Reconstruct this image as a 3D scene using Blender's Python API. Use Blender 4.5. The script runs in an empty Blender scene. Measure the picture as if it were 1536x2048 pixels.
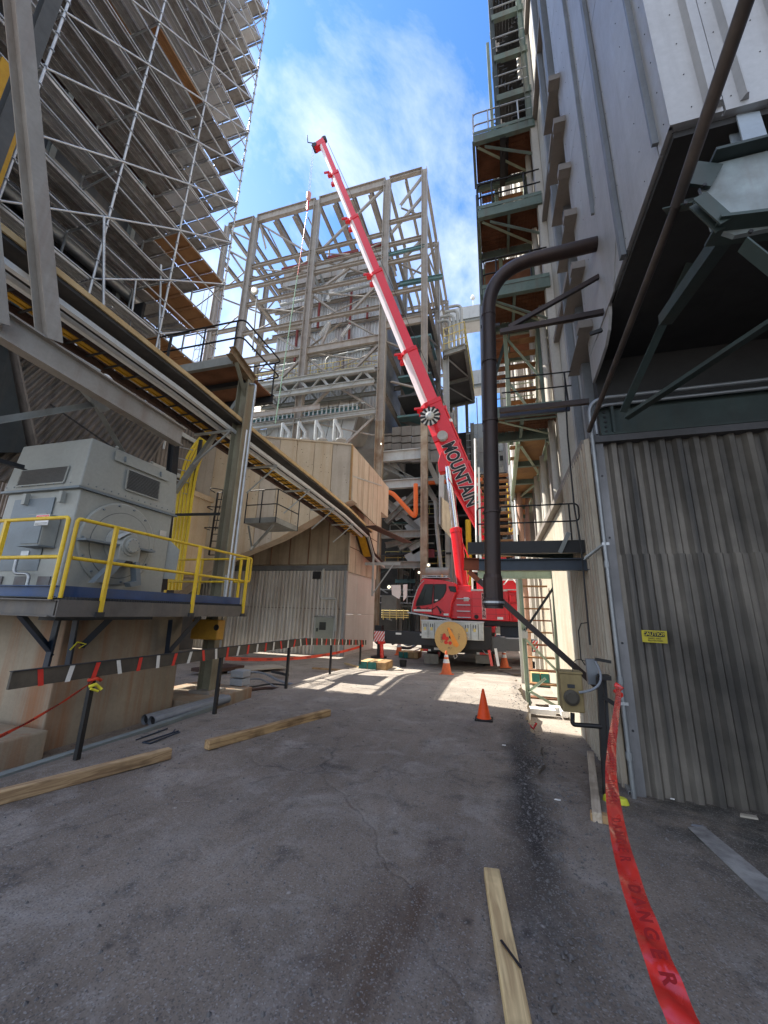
import bpy, bmesh, math, random
from mathutils import Vector, Matrix
random.seed(7)
V = Vector
scene = bpy.context.scene
COL = scene.collection
# ------------------------------------------------------------------ camera
FPX, CX, CY = 780.0, 768.0, 1024.0
Zc = V((82, 3024, 780)).normalized()
Yc = V((232, -212, 780)); Yc = (Yc - Yc.dot(Zc) * Zc).normalized()
Xc = -Yc.cross(Zc)
if Xc.x < 0: Xc = -Xc
EYE = V((0, 0, 1.65))
cd = bpy.data.cameras.new('camera'); cam = bpy.data.objects.new('camera', cd); COL.objects.link(cam)
cd.sensor_fit = 'VERTICAL'; cd.sensor_height = 36; cd.lens = 36 * FPX / 2048
cd.clip_start = 0.05; cd.clip_end = 3000
right = V((Xc.x, Yc.x, Zc.x)); up = V((Xc.y, Yc.y, Zc.y)); fwd = V((Xc.z, Yc.z, Zc.z))
cam.matrix_world = Matrix(((right.x, up.x, -fwd.x, EYE.x), (right.y, up.y, -fwd.y, EYE.y), (right.z, up.z, -fwd.z, EYE.z), (0, 0, 0, 1)))
scene.camera = cam
def W(u, v, x=None, y=None, z=None):
    "point of the world plane x=, y= or z= seen at photo pixel (u, v)"
    d = right * (u - CX) + up * (CY - v) + fwd * FPX
    if x is not None: t = (x - EYE.x) / d.x
    elif y is not None: t = (y - EYE.y) / d.y
    else: t = (z - EYE.z) / d.z
    return EYE + d * t
# ------------------------------------------------------------------ world, sun, exposure
SUN = V((-0.60, 0.035, 0.80)).normalized()
world = bpy.data.worlds.new('World'); scene.world = world; world.use_nodes = True
nt = world.node_tree; nt.nodes.clear()
out = nt.nodes.new('ShaderNodeOutputWorld'); bg = nt.nodes.new('ShaderNodeBackground')
sky = nt.nodes.new('ShaderNodeTexSky'); sky.sky_type = 'NISHITA'; sky.sun_disc = False
sky.sun_elevation = math.asin(SUN.z); sky.sun_rotation = math.atan2(SUN.x, SUN.y)
sky.air_density = 1.0; sky.dust_density = 0.7; sky.ozone_density = 1.6; sky.altitude = 300
bg.inputs['Strength'].default_value = 0.15
tc = nt.nodes.new('ShaderNodeTexCoord')
mp = nt.nodes.new('ShaderNodeMapping'); mp.inputs['Scale'].default_value = (1.5, 1.1, 0.8); mp.inputs['Rotation'].default_value = (0.2, 0.7, 0.2); mp.inputs['Location'].default_value = (0.35, 0.1, 0.6)
n1 = nt.nodes.new('ShaderNodeTexNoise'); n1.inputs['Scale'].default_value = 1.7; n1.inputs['Detail'].default_value = 12; n1.inputs['Roughness'].default_value = 0.62; n1.inputs['Distortion'].default_value = 0.35
cr = nt.nodes.new('ShaderNodeValToRGB'); cr.color_ramp.elements[0].position = 0.40; cr.color_ramp.elements[1].position = 0.78
# thin cloud is thicker towards the north-west half of the sky
dt = nt.nodes.new('ShaderNodeVectorMath'); dt.operation = 'DOT_PRODUCT'; dt.inputs[1].default_value = V((-0.80, 0.45, 0.35)).normalized()
mr = nt.nodes.new('ShaderNodeMapRange'); mr.inputs['From Min'].default_value = 0.35; mr.inputs['From Max'].default_value = 1.0; mr.inputs['To Min'].default_value = -0.35; mr.inputs['To Max'].default_value = 0.22
ad = nt.nodes.new('ShaderNodeMath'); ad.operation = 'ADD'; ad.use_clamp = True
mx = nt.nodes.new('ShaderNodeMix'); mx.data_type = 'RGBA'; mx.inputs['B'].default_value = (5.0, 5.1, 5.2, 1)
hs = nt.nodes.new('ShaderNodeHueSaturation'); hs.inputs['Saturation'].default_value = 1.12; hs.inputs['Value'].default_value = 1.0
L = nt.links.new
L(tc.outputs['Generated'], mp.inputs['Vector']); L(mp.outputs[0], n1.inputs['Vector']); L(n1.outputs['Fac'], cr.inputs[0])
L(tc.outputs['Generated'], dt.inputs[0]); L(dt.outputs['Value'], mr.inputs['Value'])
# added cloud veil on the unseen southern sky, to whiten the fill light
dt2 = nt.nodes.new('ShaderNodeVectorMath'); dt2.operation = 'DOT_PRODUCT'; dt2.inputs[1].default_value = (0, -1, 0)
mr2 = nt.nodes.new('ShaderNodeMapRange'); mr2.inputs['From Min'].default_value = -.15; mr2.inputs['From Max'].default_value = .6; mr2.inputs['To Max'].default_value = .68
ad2 = nt.nodes.new('ShaderNodeMath'); ad2.operation = 'ADD'
L(tc.outputs['Generated'], dt2.inputs[0]); L(dt2.outputs['Value'], mr2.inputs['Value']); L(mr2.outputs[0], ad2.inputs[0]); L(mr.outputs[0], ad2.inputs[1])
L(cr.outputs[0], ad.inputs[0]); L(ad2.outputs[0], ad.inputs[1]); L(sky.outputs[0], hs.inputs['Color']); tint = nt.nodes.new('ShaderNodeMix'); tint.data_type = 'RGBA'; tint.blend_type = 'MULTIPLY'; tint.inputs['Factor'].default_value = 1; tint.inputs['B'].default_value = (.50, .74, 1.0, 1); L(hs.outputs[0], tint.inputs['A']); L(tint.outputs['Result'], mx.inputs['A']); L(ad.outputs[0], mx.inputs['Factor'])
L(mx.outputs['Result'], bg.inputs['Color']); L(bg.outputs[0], out.inputs['Surface'])
sd = bpy.data.lights.new('sun', 'SUN'); sd.energy = 5.0; sd.angle = math.radians(0.5); sd.color = (1, 0.94, 0.84)
so = bpy.data.objects.new('sun', sd); COL.objects.link(so); so.rotation_euler = SUN.to_track_quat('Z', 'Y').to_euler()
scene.view_settings.view_transform = 'Standard'; scene.view_settings.look = 'None'
scene.view_settings.exposure = 1.3; scene.view_settings.gamma = 1; scene.view_settings.use_curve_mapping = False
# ------------------------------------------------------------------ materials
MATS = {}
def mat(name, c, c2=None, ns=1.2, amt=0.6, streak=None, samt=0.5, sscale=5.0, rough=0.65, metal=0.0, bump=0.0, bscale=40, spec=0.35, emit=None, estr=0, wave=None):
    if name in MATS: return MATS[name]
    m = bpy.data.materials.new(name); m.use_nodes = True; MATS[name] = m
    t = m.node_tree; b = t.nodes['Principled BSDF']; N = t.nodes.new; K = t.links.new
    b.inputs['Roughness'].default_value = rough; b.inputs['Metallic'].default_value = metal
    b.inputs['Specular IOR Level'].default_value = spec
    if emit:
        b.inputs['Base Color'].default_value = (*c, 1); b.inputs['Emission Color'].default_value = (*emit, 1); b.inputs['Emission Strength'].default_value = estr
        return m
    g = N('ShaderNodeNewGeometry')
    def noise(scale, det=5, vec=None, r=0.6):
        n = N('ShaderNodeTexNoise'); n.inputs['Scale'].default_value = scale; n.inputs['Detail'].default_value = det; n.inputs['Roughness'].default_value = r
        K(vec or g.outputs['Position'], n.inputs['Vector']); return n.outputs['Fac']
    def ramp(s, a, z):
        r = N('ShaderNodeMapRange'); r.inputs['From Min'].default_value = a; r.inputs['From Max'].default_value = z; K(s, r.inputs['Value']); return r.outputs[0]
    def mix(f, A, B, mode='MIX'):
        x = N('ShaderNodeMix'); x.data_type = 'RGBA'; x.blend_type = mode
        if isinstance(f, float): x.inputs['Factor'].default_value = f
        else: K(f, x.inputs['Factor'])
        for k, s in (('A', A), ('B', B)):
            if isinstance(s, tuple): x.inputs[k].default_value = (*s[:3], 1)
            else: K(s, x.inputs[k])
        return x.outputs['Result']
    def mul(s, k):
        x = N('ShaderNodeMath'); x.operation = 'MULTIPLY'; K(s, x.inputs[0]); x.inputs[1].default_value = k; return x.outputs[0]
    if c2 is None: c2 = tuple(x * 0.6 for x in c)
    col = mix(mul(ramp(noise(ns), 0.38, 0.68), amt), c, c2)
    if streak:
        mpn = N('ShaderNodeMapping'); mpn.inputs['Scale'].default_value = (sscale, sscale, sscale * 0.06); K(g.outputs['Position'], mpn.inputs['Vector'])
        col = mix(mul(ramp(noise(1.0, 5, mpn.outputs[0], 0.65), 0.48, 0.70), samt), col, streak)
    f = ramp(noise(22, 4), 0.3, 0.75)
    col = mix(mul(f, 0.22), col, tuple(x * 0.45 for x in c))
    if wave:
        pass
    K(col, b.inputs['Base Color'])
    rr = N('ShaderNodeMapRange'); rr.inputs['To Min'].default_value = max(0.03, rough - 0.12); rr.inputs['To Max'].default_value = min(1, rough + 0.15); K(noise(6), rr.inputs['Value']); K(rr.outputs[0], b.inputs['Roughness'])
    if bump:
        bm_ = N('ShaderNodeBump'); bm_.inputs['Strength'].default_value = bump; bm_.inputs['Distance'].default_value = 0.02
        K(noise(bscale, 6), bm_.inputs['Height']); K(bm_.outputs[0], b.inputs['Normal'])
    return m
tan = mat('tan_steel', (.34, .315, .28), (.22, .195, .165), 1.5, .6, (.16, .08, .05), .35, 3, rough=.7)
tan2 = mat('rusty_tan_steel', (.36, .31, .235), (.20, .12, .07), 1.1, 1.0, (.10, .05, .03), .8, 4, rough=.8)
grey = mat('grey_steel', (.26, .27, .25), (.15, .15, .14), 1.5, .6, (.12, .09, .06), .35, 3, rough=.65)
lgrey = mat('light_grey_steel', (.42, .44, .43), (.28, .29, .28), 1.5, .5, (.2, .16, .12), .3, 4, rough=.55)
dark = mat('dark_steel', (.035, .037, .04), (.02, .02, .022), 2, .6, rough=.6)
black = mat('black_paint', (.012, .012, .013), (.03, .028, .026), 3, .5, rough=.5)
galv = mat('galvanised_steel', (.50, .52, .54), (.33, .35, .36), 4, .6, rough=.42, metal=.65)
alu = mat('aluminium_plank', (.46, .46, .45), (.26, .25, .235), 1.3, .8, (.16, .13, .11), .5, 8, rough=.45, metal=.3)
alu2 = mat('dark_aluminium_plank', (.30, .29, .275), (.17, .155, .14), 1.3, .8, (.12, .09, .07), .6, 8, rough=.5, metal=.25)
alu3 = mat('bright_aluminium_plank', (.60, .61, .62), (.38, .38, .38), 1.6, .7, rough=.4, metal=.35)
wplank = mat('plywood_plank', (.40, .22, .10), (.24, .12, .05), 2, .7, rough=.8)
green = mat('green_steel', (.17, .235, .20), (.10, .13, .11), 1.8, .7, (.16, .08, .05), .4, 4, rough=.6)
lgreen = mat('pale_green_steel', (.36, .44, .33), (.24, .29, .22), 2, .6, (.2, .14, .08), .3, 4, rough=.6)
dgreen = mat('dark_green_steel', (.05, .075, .07), (.03, .035, .035), 1.5, .7, (.09, .06, .04), .3, 3, rough=.55)
rustb = mat('rusty_grating', (.22, .10, .055), (.12, .055, .03), 2.5, .8, rough=.85)
treadm = mat('rusty_tread', (.34, .19, .09), (.17, .085, .04), 3, .8, rough=.8)
beige = mat('beige_cladding', (.64, .52, .36), (.50, .39, .26), .9, .7, (.42, .22, .08), .35, 3, rough=.6)
beige2 = mat('pinkish_beige_cladding', (.56, .48, .375), (.43, .36, .28), .8, .8, (.25, .17, .11), .5, 2.5, rough=.6)
browncl = mat('brown_grimy_cladding', (.40, .33, .235), (.22, .17, .115), .8, .8, (.11, .08, .05), .55, 3, rough=.65)
seam = mat('panel_joint', (.10, .07, .05), rough=.8)
corrm = mat('corrugated_sheet', (.44, .41, .36), (.32, .28, .22), .7, .6, (.22, .15, .10), .4, 4, rough=.55, metal=.15)
corrdk = mat('sooty_corrugated_sheet', (.25, .225, .19), (.06, .055, .048), .6, 1.0, (.035, .035, .035), 1.0, 3.2, rough=.5, metal=.2)
corrbr = mat('brown_sooty_corrugated_sheet', (.22, .19, .165), (.10, .085, .075), .7, 1.0, (.05, .045, .04), .7, 4, rough=.65, metal=.1)
corrbl = mat('boiler_sheet', (.60, .63, .65), (.42, .41, .39), .35, .7, (.25, .13, .08), .55, .9, rough=.5, metal=.2)
whitewall = mat('white_cladding', (.45, .46, .465), (.32, .31, .31), .8, .7, (.22, .20, .19), .55, 2.5, rough=.45, metal=.1)
creamwall = mat('cream_cladding', (.56, .54, .49), (.42, .39, .33), .8, .6, (.35, .27, .18), .4, 3, rough=.55)
trim = mat('blue_grey_trim', (.22, .24, .26), (.15, .16, .17), 1.5, .6, rough=.5, metal=.2)
browntrim = mat('brown_trim', (.27, .245, .22), (.19, .17, .155), 1.5, .6, rough=.6)
blackish = mat('near_black_lining', (.05, .05, .05), (.025, .025, .026), .8, .8, rough=.8)  # near-black colour for the soffit, bay and backing walls
piped = mat('dark_brown_pipe', (.032, .024, .023), (.055, .03, .022), 2.5, .7, rough=.42, metal=.2)
concr = mat('stained_concrete', (.36, .30, .22), (.23, .19, .14), 1.0, .9, (.28, .11, .04), .9, 2.4, rough=.85, bump=.25, bscale=25)
concg = mat('grey_concrete', (.30, .29, .27), (.19, .18, .17), 1.2, .8, (.15, .13, .11), .5, 2, rough=.9, bump=.25, bscale=30)
motg = mat('grey_machine_paint', (.335, .345, .315), (.26, .265, .24), 1.2, .5, (.26, .25, .21), .3, 3, rough=.38)
motb = mat('blue_grey_machine_paint', (.17, .205, .23), (.13, .15, .165), 1.2, .5, (.14, .15, .16), .3, 3, rough=.38)
blue = mat('blue_beam_paint', (.022, .07, .20), (.02, .035, .075), 2, .6, rough=.4)
navy = mat('navy_steel', (.018, .03, .05), (.03, .03, .035), 2, .6, rough=.5)
yel = mat('yellow_rail_paint', (.78, .53, .03), (.62, .38, .03), 3, .5, (.25, .12, .03), .35, 7, rough=.42)
yel2 = mat('pale_yellow_rail', (.62, .52, .20), (.45, .36, .14), 3, .5, rough=.6)
ycab = mat('yellow_cable', (.55, .30, .015), (.38, .19, .01), 5, .6, rough=.5)
tray = mat('rusty_tray', (.085, .05, .04), (.05, .03, .025), 2, .7, rough=.8)
red = mat('crane_red', (.66, .012, .022), (.55, .01, .018), .8, .4, rough=.3, spec=.5)
redp = mat('boom_faded_red', (.72, .035, .06), (.66, .06, .08), .5, .7, rough=.34, spec=.5)
redw = mat('boom_glare_white', (.74, .64, .64), (.66, .48, .49), 1.0, .6, rough=.3, spec=.5)
chrome = mat('chrome', (.75, .76, .78), (.6, .6, .62), 2, .3, rough=.16, metal=.95)
oran = mat('cone_orange', (.86, .085, .012), (.72, .07, .012), 9, .5, rough=.5)
oran2 = mat('dirty_cone_orange', (.78, .16, .05), (.5, .12, .05), 9, .7, rough=.6)
orp = mat('orange_pipe_paint', (.72, .15, .03), (.6, .12, .03), 3, .5, rough=.5)
white = mat('white_paint', (.78, .78, .76), (.62, .61, .58), 4, .5, rough=.5)
rubber = mat('rubber', (.018, .018, .018), (.04, .036, .03), 5, .7, rough=.85)
glassd = mat('dark_cab_glass', (.008, .012, .012), (.015, .02, .02), 1.5, .5, rough=.12, spec=.22)
wood = mat('lumber', (.42, .27, .13), (.20, .11, .05), 4, .9, rough=.8, bump=.15, bscale=50)
woodp = mat('pale_lumber', (.58, .42, .22), (.40, .27, .12), 3, .8, rough=.8, bump=.15, bscale=50)
woodgrey = mat('grey_lumber', (.44, .40, .33), (.30, .26, .2), 3, .7, rough=.85)
ply = mat('plywood_reel', (.58, .38, .15), (.50, .31, .12), 2, .7, rough=.7)
teal = mat('teal_paint', (.03, .16, .13), (.03, .10, .085), 3, .6, rough=.7)
tealb = mat('teal_beam', (.12, .25, .27), (.14, .19, .19), 1.5, .7, rough=.65)
tapeR = mat('red_tape', (.70, .035, .022), (.52, .018, .016), 8, .7, rough=.25, spec=.8)
tapeW = mat('white_mark_tape', (.75, .74, .70), (.6, .58, .52), 8, .5, rough=.6)
tapeRed = mat('red_mark_tape', (.70, .045, .03), (.55, .04, .03), 8, .5, rough=.6)
ink = mat('black_print', (.02, .02, .025), rough=.5)
inkr = mat('dark_red_print', (.36, .014, .014), rough=.5)
boxy = mat('dirty_yellow_box', (.26, .20, .09), (.17, .12, .05), 3, .7, (.12, .08, .04), .5, 8, rough=.6)
boxg = mat('grey_tray_plastic', (.36, .40, .44), (.26, .29, .32), 3, .6, rough=.5)
pvc = mat('grey_pvc', (.22, .24, .27), (.15, .165, .18), 2, .6, rough=.5)
signy = mat('sign_yellow', (.50, .42, .03), (.36, .30, .04), 6, .6, rough=.5)
lamp = mat('lamp_glow', (1, .95, .8), emit=(1, .9, .62), estr=1.6)
curbm = mat('grey_green_curb', (.22, .25, .24), (.14, .15, .15), 2, .7, rough=.6)
# ------------------------------------------------------------------ mesh builder
class MB:
    def __init__(s): s.v = []; s.f = []; s.sm = []
    def add(s, vs, fs, smooth=False):
        n = len(s.v); s.v += [V(p) for p in vs]; s.f += [tuple(i + n for i in f) for f in fs]; s.sm += [smooth] * len(fs)
        return s
    def box(s, a, b):
        a = V(a); b = V(b)
        x0, x1 = min(a.x, b.x), max(a.x, b.x); y0, y1 = min(a.y, b.y), max(a.y, b.y); z0, z1 = min(a.z, b.z), max(a.z, b.z)
        return s.add([(x0, y0, z0), (x1, y0, z0), (x1, y1, z0), (x0, y1, z0), (x0, y0, z1), (x1, y0, z1), (x1, y1, z1), (x0, y1, z1)],
                     [(0, 3, 2, 1), (4, 5, 6, 7), (0, 1, 5, 4), (1, 2, 6, 5), (2, 3, 7, 6), (3, 0, 4, 7)])
    def prism(s, pts, ex, taper=1.0):
        pts = [V(p) for p in pts]; ex = V(ex); n = len(pts); c = sum(pts, V()) / n
        q = [c + (p - c) * taper + ex for p in pts]
        return s.add(pts + q, [tuple(range(n))[::-1], tuple(range(n, 2 * n))] + [(i, (i + 1) % n, n + (i + 1) % n, n + i) for i in range(n)])
    def beam(s, A, B, w, h=None, kind='box', upv=None, t=None):
        A = V(A); B = V(B); h = h or w; d = (B - A)
        if d.length < 1e-6: return s
        d.normalize(); u = V(upv) if upv is not None else (V((0, 0, 1)) if abs(d.z) < .9 else V((0, 1, 0)))
        sd_ = d.cross(u).normalized(); u = sd_.cross(d).normalized()
        def bar(x0, x1, y0, y1):
            P0 = [(x0, y0), (x1, y0), (x1, y1), (x0, y1)]
            s.prism([A + sd_ * x + u * y for x, y in P0], B - A)
        if kind == 'box': bar(-w / 2, w / 2, -h / 2, h / 2)
        elif kind == 'I':
            t = t or max(.012, h * .07); bar(-w / 2, w / 2, h / 2 - t, h / 2); bar(-w / 2, w / 2, -h / 2, -h / 2 + t); bar(-t / 2, t / 2, -h / 2 + t, h / 2 - t)
        elif kind == 'C':
            t = t or max(.01, h * .07); bar(-w / 2, w / 2, h / 2 - t, h / 2); bar(-w / 2, w / 2, -h / 2, -h / 2 + t); bar(w / 2 - t, w / 2, -h / 2 + t, h / 2 - t)
        elif kind == 'L':
            t = t or max(.008, h * .1); bar(-w / 2, w / 2, -h / 2, -h / 2 + t); bar(-w / 2, -w / 2 + t, -h / 2 + t, h / 2)
        return s
    def tube(s, pts, r, n=8, caps=True, r2=None):
        pts = [V(p) for p in pts]; k = len(pts); rings = []
        d0 = (pts[1] - pts[0]).normalized(); a = d0.orthogonal().normalized()
        for i, p in enumerate(pts):
            d = ((pts[min(i + 1, k - 1)] - pts[max(i - 1, 0)])).normalized()
            a = (a - d * a.dot(d)).normalized(); b = d.cross(a)
            rr = r if r2 is None else r + (r2 - r) * i / (k - 1)
            rings.append([p + (a * math.cos(6.28318 * j / n) + b * math.sin(6.28318 * j / n)) * rr for j in range(n)])
        vs = [p for q in rings for p in q]
        fs = [(i * n + j, i * n + (j + 1) % n, (i + 1) * n + (j + 1) % n, (i + 1) * n + j) for i in range(k - 1) for j in range(n)]
        s.add(vs, fs, True)
        if caps: s.add(rings[0], [tuple(range(n))[::-1]]); s.add(rings[-1], [tuple(range(n))])
        return s
    def lathe(s, A, d, prof, n=20):
        A = V(A); d = V(d).normalized(); a = d.orthogonal().normalized(); b = d.cross(a); k = len(prof)
        vs = [A + d * h + (a * math.cos(6.28318 * j / n) + b * math.sin(6.28318 * j / n)) * r for r, h in prof for j in range(n)]
        fs = [(i * n + j, i * n + (j + 1) % n, (i + 1) * n + (j + 1) % n, (i + 1) * n + j) for i in range(k - 1) for j in range(n)]
        for f in fs: s.add([vs[i] for i in f], [(0, 1, 2, 3)], False)
        s.add(vs[:n], [tuple(range(n))[::-1]]); s.add(vs[-n:], [tuple(range(n))]); return s
    def corr(s, O, U, Vv, nrm, pitch, depth, back=.02):
        O = V(O); U = V(U); Vv = V(Vv); nrm = V(nrm).normalized(); L_ = U.length; ud = U / L_; n = max(1, int(L_ / pitch)); pr = []
        for i in range(n):
            for f, h in ((0, 0), (.3, 0), (.5, 1), (.8, 1)): pr.append(((i + f) * L_ / n, h * depth))
        pr.append((L_, 0)); m = len(pr)
        bot = [O + ud * x + nrm * h for x, h in pr]; top = [p + Vv for p in bot]
        s.add(bot + top, [(i, i + 1, m + i + 1, m + i) for i in range(m - 1)])
        q = -nrm * back
        s.prism([O + q, O + U + q, O + U + Vv + q, O + Vv + q], -nrm * .02); return s
def sub(p, off): return p - off
def rootloc(o):
    l = V((0, 0, 0))
    while o is not None: l += o.location; o = o.parent
    return l
def obj(name, m, ma, parent=None, label=None, loc=None, bev=0):
    base = rootloc(parent) if parent else (V(loc) if loc is not None else V((0, 0, 0)))
    me = bpy.data.meshes.new(name); me.from_pydata([tuple(p - base) for p in m.v], [], m.f)
    me.polygons.foreach_set('use_smooth', m.sm); me.materials.append(ma); me.update()
    o = bpy.data.objects.new(name, me); COL.objects.link(o)
    if parent: o.parent = parent
    else: o.location = base
    if label: o['label'] = label
    if bev:
        b = o.modifiers.new('bevel', 'BEVEL'); b.width = bev; b.segments = 2; b.limit_method = 'ANGLE'
    return o
def tag(o, label, cat, group=None):
    o['label'] = label; o['category'] = cat
    if group: o['group'] = group
    return o
def thing(name, label, cat, loc=(0, 0, 0), group=None):
    o = bpy.data.objects.new(name, None); COL.objects.link(o); o.location = loc; o.empty_display_size = .2
    return tag(o, label, cat, group)
def solo(name, m, ma, label, cat, group=None, bev=0):
    lo = V((min(p.x for p in m.v) + max(p.x for p in m.v), min(p.y for p in m.v) + max(p.y for p in m.v), 2 * min(p.z for p in m.v))) / 2
    return tag(obj(name, m, ma, None, None, lo, bev), label, cat, group)
def struct(name, m, ma, kind='structure'):
    o = obj(name, m, ma); o['kind'] = kind; return o
def bar(parent, name, A, B, w, h, kind, ma, upv=None): return obj(name, MB().beam(A, B, w, h, kind, upv), ma, parent)
def tub(parent, name, pts, r, ma, n=8): return obj(name, MB().tube(pts, r, n), ma, parent)
def dup(root, loc, label, group=None, rz=0):
    r = root.copy(); COL.objects.link(r); r.location = loc; r.rotation_euler.z = rz; r['label'] = label
    if group: r['group'] = group
    for ch in list(root.children):
        c = ch.copy(); COL.objects.link(c); c.parent = r
        for g in ch.children:
            e = g.copy(); COL.objects.link(e); e.parent = c
    return r
def arc(A, C_, B, n=6):
    "quadratic bend from A to B around corner C_"
    A, C_, B = V(A), V(C_), V(B)
    return [A * (1 - t) ** 2 + C_ * 2 * t * (1 - t) + B * t * t for t in [i / n for i in range(n + 1)]]
def rnd(pts, r=.12, n=5):
    pts = [V(p) for p in pts]; o = [pts[0]]
    for i in range(1, len(pts) - 1):
        a = (pts[i - 1] - pts[i]); b = (pts[i + 1] - pts[i]); ra = min(r, a.length * .45); rb = min(r, b.length * .45)
        o += arc(pts[i] + a.normalized() * ra, pts[i], pts[i] + b.normalized() * rb, n)
    o.append(pts[-1]); return o
def text(parent, name, s, size, O, ux, uy, ma, depth=.004, label=None, sx=1.0, align='CENTER', bold=0.0):
    cu = bpy.data.curves.new('t', 'FONT'); cu.body = s; cu.size = size; cu.align_x = align; cu.align_y = 'CENTER'; cu.extrude = depth; cu.resolution_u = 3; cu.offset = bold
    to = bpy.data.objects.new('t', cu); COL.objects.link(to); dg = bpy.context.evaluated_depsgraph_get(); me = bpy.data.meshes.new_from_object(to.evaluated_get(dg))
    bpy.data.objects.remove(to); bpy.data.curves.remove(cu)
    ux = V(ux).normalized(); uy = V(uy); uy = (uy - ux * uy.dot(ux)).normalized(); uz = ux.cross(uy); base = rootloc(parent)
    for v in me.vertices: v.co = V(O) + ux * v.co.x * sx + uy * v.co.y + uz * v.co.z - base
    me.materials.clear(); me.materials.append(ma); o = bpy.data.objects.new(name, me); COL.objects.link(o); o.parent = parent
    if label: o['label'] = label
    return o
# ================================================================== GROUND
def sstep(a, b, x):
    t = min(1, max(0, (x - a) / (b - a))); return t * t * (3 - 2 * t)
def gz(x, y):
    g = -0.25 * sstep(4, 9, y)
    if x < 0: g = min(g, -.03 - .19 * sstep(2, 4, y)) if x < -4.2 else g
    g -= .10 * sstep(5.5, 9, y) * (1 - sstep(10, 13, y)) * (1 if x > 0 else .3)
    return g - .012
def ground_mat():
    m = bpy.data.materials.new('dusty_concrete_ground'); m.use_nodes = True; t = m.node_tree; b = t.nodes['Principled BSDF']; N = t.nodes.new; K = t.links.new
    g = N('ShaderNodeNewGeometry'); P_ = g.outputs['Position']
    def noise(s, d=6, v=None, r=.6, dist=0):
        n = N('ShaderNodeTexNoise'); n.inputs['Scale'].default_value = s; n.inputs['Detail'].default_value = d; n.inputs['Roughness'].default_value = r; n.inputs['Distortion'].default_value = dist; K(v or P_, n.inputs['Vector']); return n.outputs['Fac']
    def mr(s, a, z, lo=0, hi=1):
        r = N('ShaderNodeMapRange'); K(s, r.inputs['Value'])
        for k, q in (('From Min', a), ('From Max', z), ('To Min', lo), ('To Max', hi)): r.inputs[k].default_value = q
        return r.outputs[0]
    def mth(op, a, c):
        x = N('ShaderNodeMath'); x.operation = op
        for i, q in enumerate((a, c)):
            if isinstance(q, (int, float)): x.inputs[i].default_value = q
            else: K(q, x.inputs[i])
        return x.outputs[0]
    def mix(f, A, B):
        x = N('ShaderNodeMix'); x.data_type = 'RGBA'; K(f, x.inputs['Factor'])
        for k, s in (('A', A), ('B', B)):
            if isinstance(s, tuple): x.inputs[k].default_value = (*s, 1)
            else: K(s, x.inputs[k])
        return x.outputs['Result']
    def mapped(sc, rot=0, loc=(0, 0, 0)):
        x = N('ShaderNodeMapping'); x.inputs['Scale'].default_value = sc; x.inputs['Rotation'].default_value = (0, 0, rot); x.inputs['Location'].default_value = loc; K(P_, x.inputs['Vector']); return x.outputs[0]
    sep = N('ShaderNodeSeparateXYZ'); K(P_, sep.inputs[0]); X, Y = sep.outputs[0], sep.outputs[1]
    col = mix(mr(noise(.55, 8), .35, .65), (.245, .20, .16), (.145, .118, .095))
    col = mix(mth('MULTIPLY', mr(noise(1.7, 10, r=.7, dist=.5), .50, .66), .7), col, (.33, .30, .27))     # pale dusty patches
    col = mix(mth('MULTIPLY', mr(noise(2.9, 10, r=.72, dist=.4), .53, .68), .75), col, (.065, .058, .055))       # dark damp patches
    # rusty drag stain along a diagonal of the ramp
    st = mth('MULTIPLY', mr(noise(1.0, 6, mapped((2.2, .5, 1), .45)), .40, .58), mth('MULTIPLY', mr(mth('ABSOLUTE', mth('ADD', mth('ADD', X, 1.25), mth('MULTIPLY', Y, -.27)), 0), 0, .55, 1, 0), mr(Y, 4.5, 3.2)))
    col = mix(mth('MULTIPLY', st, .8), col, (.085, .052, .034))
    tr = mth('MULTIPLY', mr(noise(1.0, 5, mapped((5, .25, 1), .12)), .5, .68), .35); col = mix(tr, col, (.26, .235, .21))
    # black wet grit along the right-hand edge of the ramp
    ed = mth('ADD', mth('SUBTRACT', X, .18), mth('MULTIPLY', mth('SUBTRACT', noise(1.6, 6), .5), .5))
    ed = mr(mth('ABSOLUTE', ed, 0), .05, .27, 1, 0); ed = mth('MULTIPLY', ed, mth('MULTIPLY', mr(Y, 2.4, 3.6), mr(Y, 8.4, 7.0)))
    col = mix(mth('MULTIPLY', ed, .85), col, (.018, .018, .02))
    # far part is cleaner and sandier
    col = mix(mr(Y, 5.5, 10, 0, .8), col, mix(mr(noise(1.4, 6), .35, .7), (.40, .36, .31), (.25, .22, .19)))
    # oily grime spreading out from the foot of the shed wall
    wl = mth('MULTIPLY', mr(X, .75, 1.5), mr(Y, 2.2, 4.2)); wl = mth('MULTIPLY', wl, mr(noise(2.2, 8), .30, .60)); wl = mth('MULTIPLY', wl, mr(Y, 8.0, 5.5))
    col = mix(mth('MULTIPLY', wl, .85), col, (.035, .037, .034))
    # scattered light spatter and dark oil spots
    sp1 = N('ShaderNodeTexVoronoi'); sp1.inputs['Scale'].default_value = 5.5; K(P_, sp1.inputs['Vector'])
    rsel = N('ShaderNodeSeparateColor'); K(sp1.outputs['Color'], rsel.inputs[0])
    dd_ = mth('ADD', sp1.outputs['Distance'], mth('MULTIPLY', mth('SUBTRACT', noise(30, 4), .5), .16))
    col = mix(mth('MULTIPLY', mth('MULTIPLY', mr(dd_, .03, .10, 1, 0), mr(rsel.outputs[0], .80, .84)), .7), col, (.42, .40, .37))
    col = mix(mth('MULTIPLY', mth('MULTIPLY', mr(dd_, .05, .22, 1, 0), mr(rsel.outputs[1], .80, .86)), .75), col, (.04, .037, .035))
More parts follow.
